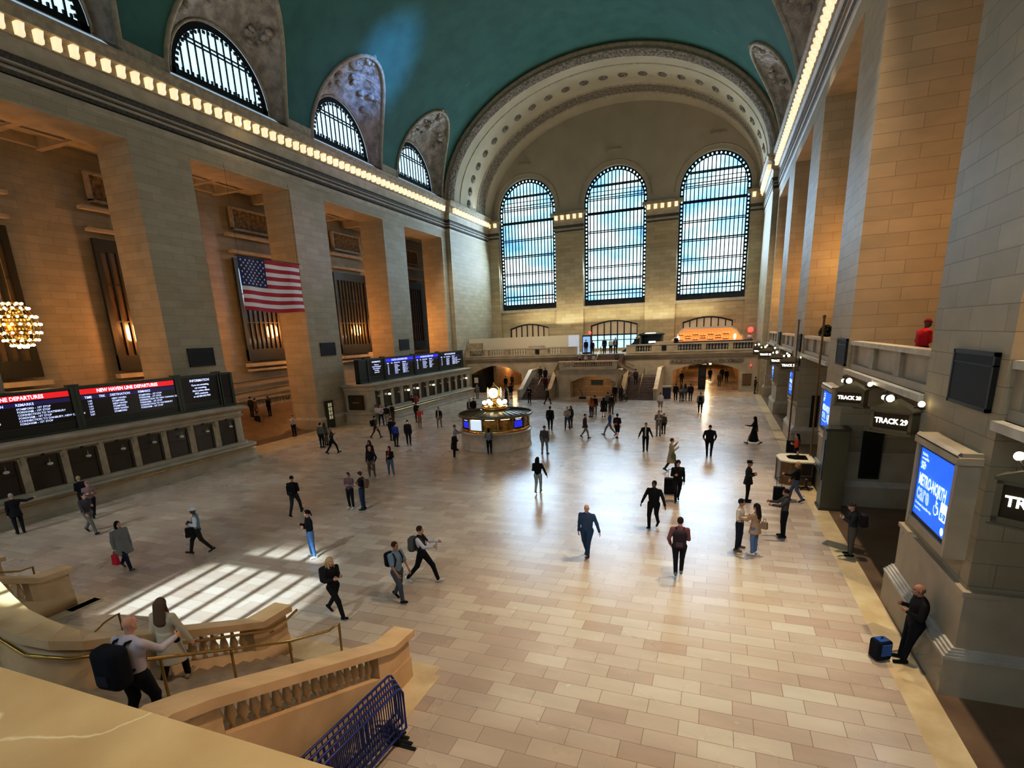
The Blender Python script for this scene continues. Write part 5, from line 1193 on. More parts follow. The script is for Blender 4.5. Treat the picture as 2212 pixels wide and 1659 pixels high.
def person(px, facing, label, top=(30, 30, 34), bot=(24, 24, 28), shoe=(24, 22, 22), hair=('short', (34, 26, 22)), skin='l', H=1.74, pose='stand', arms=('down', 'down'), coat=0, sleeve=1.0, skirt=0, wide=1.0, inner=None, z=0, lean=0, pos=None, near=None, group=None, turn=0, stride=.34, hood=False, legs=1.0, hunch=0.0, yaw=0, vest=None):
    """px: feet pixel in the 2212x1659 frame (back-projected on the floor height z) or pos = world x,y"""
    if pos is None:
        d = [Mc[0][i]*(px[0]-1099.46)/1155.8375+Mc[1][i]*(px[1]-1023.573)/1155.8375+Mc[2][i] for i in range(3)]
        t = (7.2-z)/d[1]; X, Y = d[0]*t, d[2]*t
    else: X, Y = pos
    dist = math.hypot(X, Y); h = (.017 if dist < 14 else .02) if dist < 20 else (.025 if dist < 34 else .033)
    s = H/1.75; A = lambda *v: np.array(v, float)*s
    w = wide*1.07
    J = {}
    hipz = .93; J['pelvis'] = A(0, 0, hipz)
    for sd, nm in ((-1, 'L'), (1, 'R')):
        ph = 0
        if pose == 'walk': ph = stride if sd > 0 else -stride
        if pose == 'walk2': ph = -stride if sd > 0 else stride
        sp = .1 if pose in ('stand', 'lean') else .085
        if pose == 'wide': sp = .17; 
        hip = A(sd*.092*w, 0, hipz-(.03 if ph else 0))
        if ph == 0: ank = A(sd*sp, -.01+lean*.0, .09); kn = (hip+ank)/2+A(sd*.012, .02, .02); toe = ank+A(sd*.03, .16, -.05); heel = ank+A(0, -.05, -.045)
        elif ph > 0: ank = A(sd*.075, ph, .1); kn = (hip+ank)/2+A(0, .07, .03); toe = ank+A(0, .165, .0); heel = ank+A(0, -.045, -.055)
        else: ank = A(sd*.075, ph-.04, .16); kn = (hip+ank)/2+A(0, .1, .02); toe = ank+A(0, .12, -.115); heel = ank+A(0, -.06, .0)
        if pose == 'lean': ank = ank+A(0, .5, 0); kn = (hip+ank)/2+A(0, .0, .0); toe = ank+A(.0, .15, -.05); heel = ank+A(0, -.05, -.045)
        J['hip'+nm], J['knee'+nm], J['ank'+nm], J['toe'+nm], J['heel'+nm] = hip, kn, ank, toe, heel
    hy = hunch
    J['chest'] = A(0, .0+hy*.5, 1.28); J['neck'] = A(0, -.01+hy, 1.46); J['head'] = A(0, .015+hy*1.3, 1.52)
    for sd, nm, ar in ((-1, 'L', arms[0]), (1, 'R', arms[1])):
        sh = A(sd*.178*w, -.01+hy*.8, 1.405); up = (0, 1, 0)
        if ar == 'down': el = sh+A(sd*.045, -.02, -.29); wr = el+A(sd*.01, .05, -.25)
        elif ar == 'swingf': el = sh+A(sd*.04, .1, -.27); wr = el+A(-sd*.02, .15, -.2)
        elif ar == 'swingb': el = sh+A(sd*.05, -.14, -.25); wr = el+A(0, -.05, -.25)
        elif ar == 'bent': el = sh+A(sd*.04, .0, -.28); wr = el+A(-sd*.1, .22, .06)
        elif ar == 'phone': el = sh+A(sd*.03, .06, -.27); wr = el+A(-sd*.1, .2, .12)
        elif ar == 'fwd': el = sh+A(sd*.05, .2, -.2); wr = el+A(-sd*.02, .25, .02)
        elif ar == 'camera': el = sh+A(sd*.09, .16, -.18); wr = el+A(-sd*.1, .14, .22)
        elif ar == 'cross': el = sh+A(sd*.05, .06, -.27); wr = el+A(-sd*.22, .14, .05)
        elif ar == 'pocket': el = sh+A(sd*.09, -.06, -.27); wr = el+A(-sd*.04, .12, -.2)
        elif ar == 'side': el = sh+A(sd*.24, .04, -.08); wr = el+A(sd*.24, .06, .04)
        elif ar == 'ear': el = sh+A(sd*.14, .1, -.2); wr = el+A(-sd*.14, -.02, .26)
        elif ar == 'away': el = sh+A(sd*.12, .02, -.26); wr = el+A(sd*.09, .04, -.23)
        J['sh'+nm], J['el'+nm], J['wr'+nm] = sh, el, wr
    if lean:      # tilt everything above the ankles backwards about the feet
        c_, s_ = math.cos(lean), math.sin(lean)
        for k in J:
            if not k.startswith(('toe', 'heel', 'ank')):
                p = J[k]-A(0, .5 if pose == 'lean' else 0, 0); J[k] = np.array((p[0], p[1]*c_-p[2]*s_, p[1]*s_+p[2]*c_))+A(0, .5 if pose == 'lean' else 0, 0)
    tw = np.array((1, 1/.66, 1))
    def torso(P, g, lo=hipz):
        Q = (P-np.array((0, J['chest'][1]*.5, 0)))*tw; c = J['chest'].copy(); b = A(0, 0, hipz+.02); c[1] = c[1]*.5*1.0
        bb = J['pelvis'].copy(); sh = (J['shL']+J['shR'])/2; oy = J['chest'][1]*.5
        f = lambda p: (p-np.array((0, oy, 0)))*tw
        d = seg(Q, f(bb+A(0, 0, .02)), f(J['chest']), (.135*w+g)*s, (.165*w+g)*s)
        d = smin(d, seg(Q, f(J['shL']+A(.06, 0, -.07)), f(J['shR']+A(-.06, 0, -.07)), (.08+g)*s, (.08+g)*s), .08)
        for q_ in 'LR': d = smin(d, seg(Q, f(J['neck']-A(0, 0, .02)), f(J['sh'+q_]+A(0, 0, -.01)), (.05+g)*s, (.035+g)*s), .04)
        return d*.85
    def armd(P, nm, g, ln=1.0):
        sh, el, wr = J['sh'+nm], J['el'+nm], J['wr'+nm]
        if ln >= 1: return smin(seg(P, sh, el, (.052+g)*s, (.042+g)*s), seg(P, el, wr, (.04+g)*s, (.029+g*1.1)*s), .02)
        e2 = sh+(el-sh)*min(1, ln*1.6); return seg(P, sh, e2, (.056+g)*s, (.052+g)*s)
    def legd(P, nm, g, wd=1, ln=1.0):
        hp, kn, an = J['hip'+nm], J['knee'+nm], J['ank'+nm]
        if ln < 1: an = kn+(an-kn)*max(.02, (ln-.5)*2)
        return smin(seg(P, hp, kn, (.088*w+g)*s, (.058+g*wd)*s), seg(P, kn, an, (.056+g*wd)*s, (.036+g*1.2*wd)*s), .03)
    allp = np.array(list(J.values())); lo = allp.min(0)-.16*s; hi = allp.max(0)+.16*s
    sk = SKIN[skin]; mskin = mat('skin_'+skin, sk, .55); mlip = mat('lip_'+skin, tuple(c*.62 for c in sk[:3]), .5); mdark = mat('eye_dark', srgb(24, 18, 16), .4); mwh = mat('eye_white', srgb(222, 214, 204), .4)
    # body (continuous figure)
    def body(P):
        d = torso(P, -.012); d = smin(d, seg(P, J['neck']-A(0, 0, .06), J['head']+A(0, -.005, .05), .056*s, .05*s), .04)
        for nm in 'LR': d = smin(d, armd(P, nm, -.006), .025); d = smin(d, legd(P, nm, -.008), .03); d = smin(d, seg(P, J['heel'+nm], J['toe'+nm], .03*s, .024*s), .02)
        return d
    z1 = J['head'][2]+.06*s
    V, Q = snet(body, (lo[0], lo[1], 0), (hi[0], hi[1], z1), max(h, .022)); parts = [(V, Q, 0)]
    ca, sa = math.cos(turn), math.sin(turn); Rt = np.array([[ca, -sa, 0], [sa, ca, 0], [0, 0, 1]])
    tl = -hunch*2.2+(lean*.0); ct, st = math.cos(tl), math.sin(tl); Rx = np.array([[1, 0, 0], [0, ct, -st], [0, st, ct]])
    RH = Rt@Rx
    parts.append(((HV*s)@RH.T+J['head']+A(0, 0, .0), HQ, HM))
    for sd, nm in ((-1, 'L'), (1, 'R')):
        fw = J['wr'+nm]-J['el'+nm]; R = rot_to(fw, (0, 1, .3) if abs(fw[1]) < abs(fw[2]) else (0, 0, 1))
        cu = 1.0 if arms[0 if sd < 0 else 1] in ('bent', 'phone', 'camera', 'fwd', 'ear') else .25
        hv, hq = HANDS[cu]; hv = hv*s*1.0; 
        if sd < 0: hv = hv*np.array((-1, 1, 1)); hq = hq[:, ::-1]
        parts.append((hv@R.T+J['wr'+nm]+fw/np.linalg.norm(fw)*.01, hq, 0))
    root = np_mesh('person', parts, [mskin, mlip, mdark, mwh])
    root.location = (X, Y, z); root.rotation_euler.z = -facing
    zmin = float(min(p[0][:, 2].min() for p in parts))
    tag(root, label, 'person', group)
    # trousers / skirt
    if not skirt:
        def tr(P):
            d = np.minimum(legd(P, 'L', .012, 1.2, legs), legd(P, 'R', .012, 1.2, legs)); d = smin(d, torso(P, .004), .04)
            return np.maximum(d, P[:, 2]-(hipz+.08)*s)
        V, Q = snet(tr, (lo[0], lo[1], .05 if legs >= 1 else .3), (hi[0], hi[1], (hipz+.1)*s), h); np_mesh('trousers', [(V, Q, 0)], [cloth(bot)], root)
    else:
        def tr(P):
            zz = np.clip((hipz*s+.06-P[:, 2])/((hipz-skirt)*s), 0, 1); c_ = .0; r = (.15*w+.17*zz+.012*np.sin(np.arctan2(P[:, 1], P[:, 0])*9)*zz)*s
            d = np.sqrt(P[:, 0]**2+(P[:, 1]/.85)**2)-r; return np.maximum(np.maximum(d*.8, P[:, 2]-(hipz+.08)*s), skirt*s-P[:, 2])
        V, Q = snet(tr, (-.42, -.42, skirt*s-.02), (.42, .42, (hipz+.1)*s), h); np_mesh('skirt', [(V, Q, 0)], [cloth(bot)], root)
    # top or coat
    def tp(P):
        d = torso(P, .014)
        for nm in 'LR': d = smin(d, armd(P, nm, .012, sleeve), .03)
        d = smin(d, seg(P, J['neck']-A(0, 0, .03), J['neck']+A(0, .0, .0), .07*s, .062*s), .03)
        if coat:
            zz = np.clip((hipz*s+.1-P[:, 2])/((hipz+.1-coat)*s), 0, 1); r = (.16*w+(.06 if pose == 'stand' else .11)*zz)*s
            yc = 0
            e = np.sqrt(P[:, 0]**2+((P[:, 1]-yc)/.8)**2)-r; e = np.maximum(np.maximum(e*.85, P[:, 2]-(hipz+.15)*s), coat*s-P[:, 2]); d = smin(d, e, .04)
            return np.maximum(d, coat*s-P[:, 2])
        d2 = np.maximum(d, (hipz-.02)*s-P[:, 2])
        # keep the sleeves that hang lower than the hem
        for nm in 'LR': d2 = np.minimum(d2, armd(P, nm, .012, sleeve))
        return d2
    z0 = min((hipz-.06)*s, min(J['wrL'][2], J['wrR'][2])-.05) if not coat else min(coat*s-.03, J['wrL'][2]-.05)
    tpV, tpQ = snet(tp, (lo[0], lo[1], z0), (hi[0], hi[1], J['neck'][2]+.07*s), h)
    mts = [cloth(top)]; Mi = 0
    c = tpV[tpQ].mean(1)
    if inner is not None:
        mts.append(cloth(inner)); Mi = ((np.abs(c[:, 0]) < .045*s) & (c[:, 1] > .0) & (c[:, 2] > hipz*s)).astype(int)
    if vest is not None:      # body panel in another colour than the sleeves
        mts.append(cloth(vest)); Mi = ((np.abs(c[:, 0]) < .165*s*w)).astype(int)
    np_mesh('coat' if coat else 'jacket' if inner is not None or sleeve >= 1 else 'shirt', [(tpV, tpQ, Mi)], mts, root)
    # shoes
    def shf(P):
        d = None
        for nm in 'LR':
            e = seg(P, J['heel'+nm]+A(0, 0, .0), J['toe'+nm]+A(0, 0, .0), .043*s, .035*s); e = smin(e, seg(P, J['heel'+nm], J['ank'+nm]+A(0, 0, .0), .042*s, .043*s), .02); d = e if d is None else np.minimum(d, e)
        return np.maximum(d, -P[:, 2]+.003)
    slo = np.min([J[k+nm] for k in ('heel', 'toe', 'ank') for nm in 'LR'], 0)-.06; shi = np.max([J[k+nm] for k in ('heel', 'toe', 'ank') for nm in 'LR'], 0)+.06
    V, Q = snet(shf, (slo[0], slo[1], 0), (shi[0], shi[1], shi[2]), min(h, .02)); np_mesh('shoes', [(V, Q, 0)], [cloth(shoe)], root)
    # hair / headwear
    st_, hcol = hair
    def hr(P):
        q = P
        cap = ell(q, (0, -.012, .142), (.084, .1, .103))
        face = ell(q, (0, .1, .085), (.064, .07, .075))
        if st_ in ('short', 'bun', 'long', 'longback', 'fuzzy', 'bob', 'pony'):
            d = np.maximum(cap, -face); d = np.maximum(d, .075-q[:, 2]-(q[:, 1] < .02)*.03)
            if st_ == 'fuzzy': d = np.maximum(ell(q, (0, -.02, .15), (.1, .11, .11)), -face)
            if st_ in ('long', 'longback'):
                d = smin(d, np.maximum(seg(q*np.array((.72, 1.3, 1)), (0, -.085, .12), (0, -.14, -.2), .075, .088), -face), .03)
                if st_ == 'long':
                    for sd in (-1, 1): d = smin(d, seg(q, (sd*.07, -.0, .1), (sd*.085, .02, -.16), .026, .03), .02)
            if st_ == 'bob': d = smin(d, np.maximum(seg(q*np.array((.8, 1, 1)), (0, -.03, .1), (0, -.035, .0), .08, .075), -ell(q, (0, .09, .05), (.07, .08, .12))), .02)
            if st_ == 'bun': d = smin(d, ell(q, (0, -.09, .2), (.04, .04, .04)), .02)
            if st_ == 'pony': d = smin(d, seg(q, (0, -.1, .17), (0, -.15, .0), .03, .018), .02)
            return d
        if st_ == 'beanie': return np.maximum(ell(q, (0, -.01, .15), (.088, .104, .104)), .125-q[:, 2])
        if st_ in ('cap', 'peaked'):
            d = np.maximum(ell(q, (0, -.008, .15), (.086, .102, .1 if st_ == 'cap' else .105)), .135-q[:, 2])
            if st_ == 'peaked': d = np.minimum(d, ell(q, (0, -.01, .225), (.115, .125, .022)))
            return np.minimum(d, ell(q, (0, .1, .145), (.065, .06, .01)))
        if st_ == 'hood': return np.maximum(ell(q, (0, -.02, .11), (.105, .12, .145)), -ell(q, (0, .11, .1), (.07, .1, .095)))
        if st_ == 'rim': return np.maximum(np.maximum(ell(q, (0, -.02, .1), (.082, .094, .06)), -ell(q, (0, .1, .1), (.075, .09, .1))), q[:, 2]-.15)
        return cap
    if st_ != 'bald':
        V, Q = snet(hr, (-.14, -.23, -.3 if 'long' in st_ else -.1), (.14, .18, .28), .011 if dist < 24 else .016)
        if len(Q): np_mesh('hair' if st_ not in ('beanie', 'cap', 'peaked', 'hood') else {'beanie': 'beanie', 'cap': 'cap', 'peaked': 'cap', 'hood': 'hood'}[st_], [((V*s)@RH.T+J['head'], Q, 0)], [cloth(hcol)], root)
    root['_J'] = 0; del root['_J']
    return root, J, s
def backpack(per, label, col=(20, 20, 24), sz=1.0, accent=None):
    root, J, s = per
    def f(P):
        q = np.abs(P-np.array((0, -.235*s-.02, 1.2*s)))-np.array((.085, .03, .15))*s*sz; return np.linalg.norm(np.maximum(q, 0), axis=1)+np.minimum(q.max(1), 0)-.08*s*sz
    V, Q = snet(f, (-.25*sz, -.45*sz, .85*s), (.25*sz, -.05, 1.52*s*max(1, sz*.98)), .024)
    o = np_mesh('backpack', [(V, Q, 0)], [cloth(col)]); o.location = root.location; o.rotation_euler = root.rotation_euler; tag(o, label, 'backpack')
    m = MB().use(cloth(tuple(int(c*.8) for c in col)), True)
    for sd in (-1, 1): m.tube([(sd*.09*s, -.2*s, 1.36*s), (sd*.1*s, -.08*s, 1.46*s), (sd*.115*s, .06*s, 1.44*s), (sd*.125*s, .145*s, 1.3*s), (sd*.14*s, .1*s, 1.12*s), (sd*.13*s, -.12*s, 1.05*s)], .02*s, 6)
    m.build('strap', o, loc=(0, 0, 0))
    m = MB().use(cloth(accent or tuple(min(255, int(c*1.5+12)) for c in col))); m.box(-.09*s, .09*s, (-.235-.135*sz)*s-.02, (-.235-.1*sz)*s-.02, 1.03*s, 1.16*s); m.build('pocket', o, loc=(0, 0, 0))
    return o
def held_bag(per, side, label, col=(20, 20, 20), sz=(.2, .1, .26), drop=.12, cat='bag', fwd=0, at=None):
    root, J, s = per; p = J['wr'+side] if at is None else np.array(at, float); zb = max(.04, p[2]-.1-drop-sz[2]*1.0)
    o = empty('shopping_bag' if cat == 'bag' else cat, root.location, label=label, cat=cat); o.rotation_euler = root.rotation_euler
    m = MB().use(cloth(col)); x, y = p[0]*1.12, p[1]+fwd
    a, b, c = sz; m.add([(x-b/2, y-a/2, zb), (x+b/2, y-a/2, zb), (x+b/2, y+a/2, zb), (x-b/2, y+a/2, zb), (x-b*.35, y-a*.42, zb+c), (x+b*.35, y-a*.42, zb+c), (x+b*.35, y+a*.42, zb+c), (x-b*.35, y+a*.42, zb+c)], [(0,3,2,1),(4,5,6,7),(0,1,5,4),(1,2,6,5),(2,3,7,6),(3,0,4,7)]); m.build('pouch', o, loc=(0, 0, 0))
    m = MB().use(cloth(tuple(int(v*.8) for v in col)), True); m.tube([(x, y-a*.25, zb+c), (x, y-a*.1, p[2]-.08), (x, y+a*.1, p[2]-.08), (x, y+a*.25, zb+c)], .008, 5); m.build('handle', o, loc=(0, 0, 0))
    return o
def phone(per, side, label):
    root, J, s = per; p = J['wr'+side]; d = p-J['el'+side]; d = d/np.linalg.norm(d); c = p+d*.1
    m = MB().use(M_SCREENK); m.box(c[0]-.035, c[0]+.035, c[1]-.006, c[1]+.006, c[2]-.06, c[2]+.08); o = m.build('phone', loc=root.location); o.rotation_euler = root.rotation_euler; tag(o, label, 'phone')
    m = MB().use(mat('phone_screen', (.5, .6, .8, 1), .3, emit=(.6, .75, 1), es=.6)); m.quad((c[0]-.03, c[1]-.008, c[2]-.055), (c[0]+.03, c[1]-.008, c[2]-.055), (c[0]+.03, c[1]-.008, c[2]+.075), (c[0]-.03, c[1]-.008, c[2]+.075)); m.build('screen', o, loc=(0, 0, 0)); return o
AW, RT, TC, LF = 0, PI/2, PI, -PI/2      # facing away / right / to camera / left
BK = (26, 26, 30); DK = (34, 32, 34)
# ---------------------------------------------------------------- left side
person((46, 1152), LF+.3, 'person in a black coat with one arm stretched out at the leftmost ticket window', top=BK, bot=BK, hair=('short', (170, 160, 140)), arms=('down', 'side'), coat=.75)
person((187, 1106), LF, 'light-haired person in black jacket at the ticket counter behind the walking pair', top=BK, bot=BK, hair=('short', (170, 150, 110)), arms=('bent', 'bent'))
person((205, 1117), RT+.4, 'woman in pinkish patterned sweater and black trousers walking beside the ticket counter', top=(140, 112, 112), bot=BK, hair=('beanie', (150, 110, 110)), pose='walk', arms=('bent', 'bent'), H=1.68)
p = person((200, 1152), RT, 'person in grey trousers and dark jacket striding right near the ticket counter', top=(70, 68, 74), bot=(112, 108, 100), hair=('short', BK), pose='walk', arms=('bent', 'swingf'), stride=.4)
p = person((276, 1230), RT, 'person in a long fuzzy grey coat and black hair walking right', top=(124, 126, 124), bot=(30, 34, 52), shoe=(90, 80, 70), hair=('bob', (14, 14, 16)), pose='walk', coat=.62, wide=1.2, stride=.3)
held_bag(p, 'R', 'red patterned shopping bag carried beside the grey coat', (200, 40, 60), (.26, .12, .34), .1)
p = person((436, 1195), LF-.7, 'man in a white cap and blue vest with white sleeves walking left', top=(214, 222, 230), bot=(40, 38, 34), shoe=(60, 54, 50), hair=('cap', (220, 226, 232)), skin='d', pose='walk', arms=('bent', 'bent'), vest=(104, 136, 160))
held_bag(p, 'L', 'black shoulder bag carried by the man in the white cap', (22, 22, 22), (.3, .14, .34), .02)
p = person((641, 1112), LF+1.2, 'person in black with white headphones striding away, black bag over the hip', top=(22, 24, 26), bot=(48, 52, 58), hair=('beanie', (14, 14, 14)), pose='walk', stride=.42, arms=('swingf', 'bent'))
backpack(p, 'black backpack of the person wearing headphones', (18, 20, 22))
person((677, 1203), TC+.55, 'young woman in black leather jacket and blue jeans with white sneakers', top=(20, 22, 24), bot=(92, 132, 178), shoe=(226, 228, 226), hair=('pony', (24, 20, 20)), H=1.72, pose='wide', arms=('bent', 'phone'))
person((760, 1098), TC, 'woman in mauve T-shirt and black leggings with white shoes', top=(112, 92, 100), bot=(24, 24, 32), shoe=(224, 220, 216), hair=('pony', (70, 50, 38)), H=1.66, sleeve=.5, arms=('bent', 'bent'))
p = person((786, 1101), LF-.3, 'woman in dark navy T-shirt and jeans facing the woman in mauve', top=(28, 30, 40), bot=(36, 56, 84), shoe=(30, 26, 26), hair=('short', (70, 32, 34)), H=1.74, sleeve=.5, arms=('bent', 'bent'))
backpack(p, 'tan and brown backpack on the woman in navy T-shirt', (110, 84, 64), .85)
p = person((728, 1330), RT+.2, 'woman with long blonde curly hair in black ripped trousers walking right', top=(26, 24, 22), bot=(18, 18, 20), shoe=(20, 20, 20), hair=('long', (176, 148, 100)), H=1.72, pose='walk', arms=('bent', 'bent'), stride=.36)
backpack(p, 'black backpack with a green logo patch on the blonde woman', (26, 24, 28), 1.0, (40, 130, 100))
p = person((864, 1298), RT+.25, 'man in light blue T-shirt and grey trousers with a black backpack walking right', top=(118, 142, 164), bot=(72, 80, 90), shoe=(16, 18, 22), hair=('short', (62, 38, 28)), H=1.8, pose='walk', sleeve=.55, arms=('swingf', 'swingf'), stride=.2, skin='m')
backpack(p, 'compact black backpack on the man in the light blue T-shirt', (18, 18, 22), .9)
p = person((916, 1258), RT-.15, 'man in white shirt and black vest striding right with a bottle in hand', top=(204, 204, 212), bot=(20, 20, 24), shoe=(214, 210, 204), hair=('short', (58, 40, 30)), H=1.82, pose='walk2', arms=('fwd', 'fwd'), stride=.42, vest=(26, 26, 30))
backpack(p, 'grey patterned backpack on the man in the black vest', (86, 88, 86), .95)
root, J, s = p; c = J['wrR']; m = MB().use(mat('clear_plastic', srgb(170, 170, 168), .2), True); m.lathe([(.03, -.08), (.034, .06), (.014, .1), (.014, .13)], (c[0]-.02, c[1]+.12, c[2]), 10); o = m.build('bottle', loc=root.location); o.rotation_euler = root.rotation_euler; tag(o, 'small clear bottle held by the man in the black vest', 'bottle')
person((803, 1014), TC, 'dark-haired person standing right behind the man in navy jacket and khakis', top=(34, 28, 28), bot=DK, hair=('long', (40, 26, 22)), H=1.72, skin='m')
person((805, 1032), TC, 'man in a navy puffer jacket, khaki trousers and white shoes facing the camera', top=(26, 26, 34), bot=(100, 88, 72), shoe=(228, 230, 236), hair=('rim', (110, 90, 76)), H=1.74, pose='wide', wide=1.15, arms=('pocket', 'pocket'))
p = person((846, 1028), TC+.1, 'woman in black jacket over a red shirt with light jeans', top=(30, 30, 36), inner=(170, 40, 46), bot=(88, 112, 140), shoe=(226, 218, 206), hair=('bob', (30, 22, 24)), H=1.66, pose='wide', arms=('bent', 'down'))
held_bag(p, 'L', 'small black handbag at the hip of the woman with the red shirt', (18, 18, 20), (.2, .1, .14), -.12)
person((697, 967), AW-.1, 'man in a grey jacket and black trousers seen from behind near the left piers', top=(96, 100, 98), bot=(22, 24, 34), hair=('short', (24, 22, 22)), H=1.78)
person((706, 962), AW+.1, 'woman in a long grey-green coat beside the man in the grey jacket', top=(96, 94, 78), bot=DK, hair=('long', (70, 64, 50)), H=1.66, coat=.3)
p = person((720, 980), AW+.5, 'person with silver-grey top and black trousers walking past the left piers', top=(40, 42, 48), bot=(20, 20, 24), hair=('long', (130, 116, 100)), H=1.78, pose='walk', arms=('phone', 'swingb'))
held_bag(p, 'R', 'black round bag at the side of the person by the left piers', (16, 16, 18), (.24, .14, .2), -.1)
p = person((813, 947), RT-.9, 'person in dark jacket and brown trousers with a black backpack near the far counter', top=(60, 58, 54), bot=(66, 46, 40), shoe=(70, 44, 36), hair=('short', BK), pose='walk', H=1.72)
backpack(p, 'black backpack with a white tag near the far ticket counter', (18, 20, 22), 1, (190, 195, 200))
person((848, 952), AW, 'person in black standing close behind the bright blue jacket', top=(18, 20, 28), bot=BK, hair=('short', BK), H=1.7)
person((857, 965), AW+.1, 'person in a bright blue jacket with a pale logo seen from behind', top=(28, 44, 120), bot=(18, 20, 28), hair=('short', (20, 20, 26)), H=1.68, wide=1.15, vest=(32, 56, 150))
person((884, 962), AW-.2, 'man in a black coat and flat cap standing alone near the far counter', top=(18, 18, 22), bot=(16, 16, 20), shoe=(150, 150, 150), hair=('cap', (28, 28, 32)), H=1.78, coat=.8)
person((561, 935), LF+1.4, 'man in a dark suit standing at the end of the nearer ticket counter', top=(24, 22, 26), bot=(20, 20, 22), shoe=(140, 130, 120), hair=('short', (60, 44, 38)), pose='wide', coat=.72)
person(None, AW, 'dark-haired person at the foot of the ramp, left one of a couple', top=BK, bot=DK, hair=('short', BK), pos=(-37.0, 34.65), z=1.29); person(None, AW+.6, 'person in a brown coat at the foot of the ramp, right one of a couple', top=(96, 66, 48), bot=DK, hair=('short', BK), coat=.6, pos=(-36.6, 34.75), z=1.15)
person(None, LF, 'person in black standing alone on the brown ramp under the flag', top=BK, bot=BK, hair=('short', (44, 32, 28)), arms=('down', 'bent'), pos=(-36.6, 36.2), z=1.15)
person((637, 942), TC-.2, 'person in white shirt holding up a phone beside the small pier door', top=(196, 190, 176), bot=(24, 22, 24), hair=('short', (60, 40, 30)), arms=('camera', 'camera'), H=1.7)
p = person((825, 919), TC-.7, 'person in white shirt and dark trousers waiting at the far ticket counter', top=(200, 192, 206), bot=(24, 24, 38), hair=('short', (120, 104, 92)), H=1.8, pose='wide', arms=('fwd', 'bent'))
person((815, 915), LF, 'partly hidden person in a cream top beside the white-shirted person', top=(206, 192, 170), bot=(120, 110, 96), hair=('bob', (120, 100, 80)), H=1.7)
person((838, 919), AW, 'person in a broad black jacket and khaki trousers seen from behind at the far counter', top=(24, 22, 26), bot=(150, 132, 108), hair=('short', (30, 26, 26)), wide=1.25, H=1.78)
person((850, 914), AW+.3, 'person in dark brown clothes beside the broad black jacket', top=(40, 34, 34), bot=(84, 66, 56), hair=('short', BK), H=1.76)
person((892, 891), LF+.6, 'person in a dark navy coat at the far ticket counter left of the red top', top=(24, 28, 48), bot=(24, 28, 48), hair=('short', BK), H=1.72)
person((901, 890), LF+.5, 'person in a bright red top at the far ticket counter', top=(176, 62, 60), bot=(60, 50, 70), hair=('short', (70, 46, 36)), H=1.84)
person((902, 912), AW, 'person in black hidden behind the red shirt near the far counter', top=BK, bot=(60, 30, 40), hair=('short', BK), H=1.8)
p = person((908, 926), AW+.1, 'person in red shirt and tan trousers holding up a camera near the far counter', top=(188, 70, 66), bot=(134, 112, 96), shoe=(190, 180, 170), hair=('short', (150, 130, 116)), arms=('camera', 'camera'), H=1.72)
person((950, 925), TC-.1, 'man in black jacket over a cream shirt and khakis facing the camera near the booth', top=(28, 26, 32), inner=(186, 176, 156), bot=(124, 108, 90), shoe=(200, 190, 176), hair=('short', (40, 30, 28)), pose='wide')
person((940, 875), LF+.4, 'person in black leaning at the far end of the blue-header counter', top=BK, bot=(40, 40, 56), hair=('short', BK), H=1.76); person((948, 873), LF+.7, 'person in white beside the one in black at the far end of the counter', top=(190, 180, 170), bot=(150, 140, 126), hair=('short', (140, 120, 100)), H=1.76)
person((1012, 856), LF, 'person in a dark olive jacket walking at the end of the far counter', top=(46, 38, 30), bot=BK, hair=('short', BK), H=1.76, pose='walk', stride=.25)
person((1032, 861), TC, 'person in grey clothes standing before the left passage', top=(120, 114, 104), bot=(104, 100, 96), hair=('short', (130, 110, 90)), H=1.7)
person((1016, 903), TC, 'person in a dark jacket behind the booth with a pale scarf', top=(20, 20, 24), inner=(190, 176, 156), bot=(80, 66, 60), hair=('short', (190, 180, 150)), H=1.78); person((1025, 901), TC+.3, 'person in black behind the booth, right one of the couple', top=(20, 20, 24), bot=BK, hair=('short', (70, 60, 50)), H=1.78)
person((1046, 903), RT, 'crouched person in brown behind the clock of the booth', top=(60, 44, 42), bot=BK, hair=('short', (36, 30, 30)), H=1.66, arms=('bent', 'bent'), hunch=.05)
person((985, 973), RT-.3, 'person in a pale scarf leaning on the booth counter', top=(150, 146, 150), bot=(60, 56, 60), hair=('short', (90, 66, 48)), H=1.7, arms=('fwd', 'fwd'))
person((982, 990), RT-.6, 'elderly person in a long black coat at the left of the information booth', top=(22, 20, 28), bot=(16, 16, 18), shoe=(190, 190, 190), hair=('short', (150, 146, 140)), H=1.62, coat=.62, wide=1.2, arms=('bent', 'bent'), hunch=.05)
person((1058, 982), AW, 'person in a grey and teal hooded top standing at the booth window', top=(72, 84, 92), bot=(16, 18, 24), shoe=(150, 150, 150), hair=('bob', (34, 28, 24)), H=1.68, arms=('bent', 'bent'), vest=(128, 130, 140))
# ---------------------------------------------------------------- middle
L_ = [((1070, 838), BK, BK, AW, 'person in black in the left passage, first of the group', 1.74), ((1079, 837), BK, (30, 30, 34), AW+.4, 'person in black in the left passage, second of the group', 1.72), ((1093, 841), BK, BK, TC, 'person in black standing alone in the mouth of the left passage', 1.76), ((1107, 836), (90, 84, 74), (40, 38, 40), AW, 'person in a grey top deep in the left passage', 1.76), ((1104, 862), BK, BK, AW, 'tall dark figure in front of the left passage by the staircase', 1.8)]
for a, t_, b_, f_, lb, hh in L_: person(a, f_, lb, top=t_, bot=b_, hair=('short', BK), H=hh)
person((1094, 876), LF, 'woman in black walking left in front of the far staircase', top=(16, 18, 24), bot=BK, hair=('long', BK), H=1.76, pose='walk', stride=.2); person((1097, 868), LF, 'person in pale top beside the woman in black by the far staircase', top=(190, 176, 172), bot=(150, 110, 100), hair=('short', (110, 80, 60)), H=1.7)
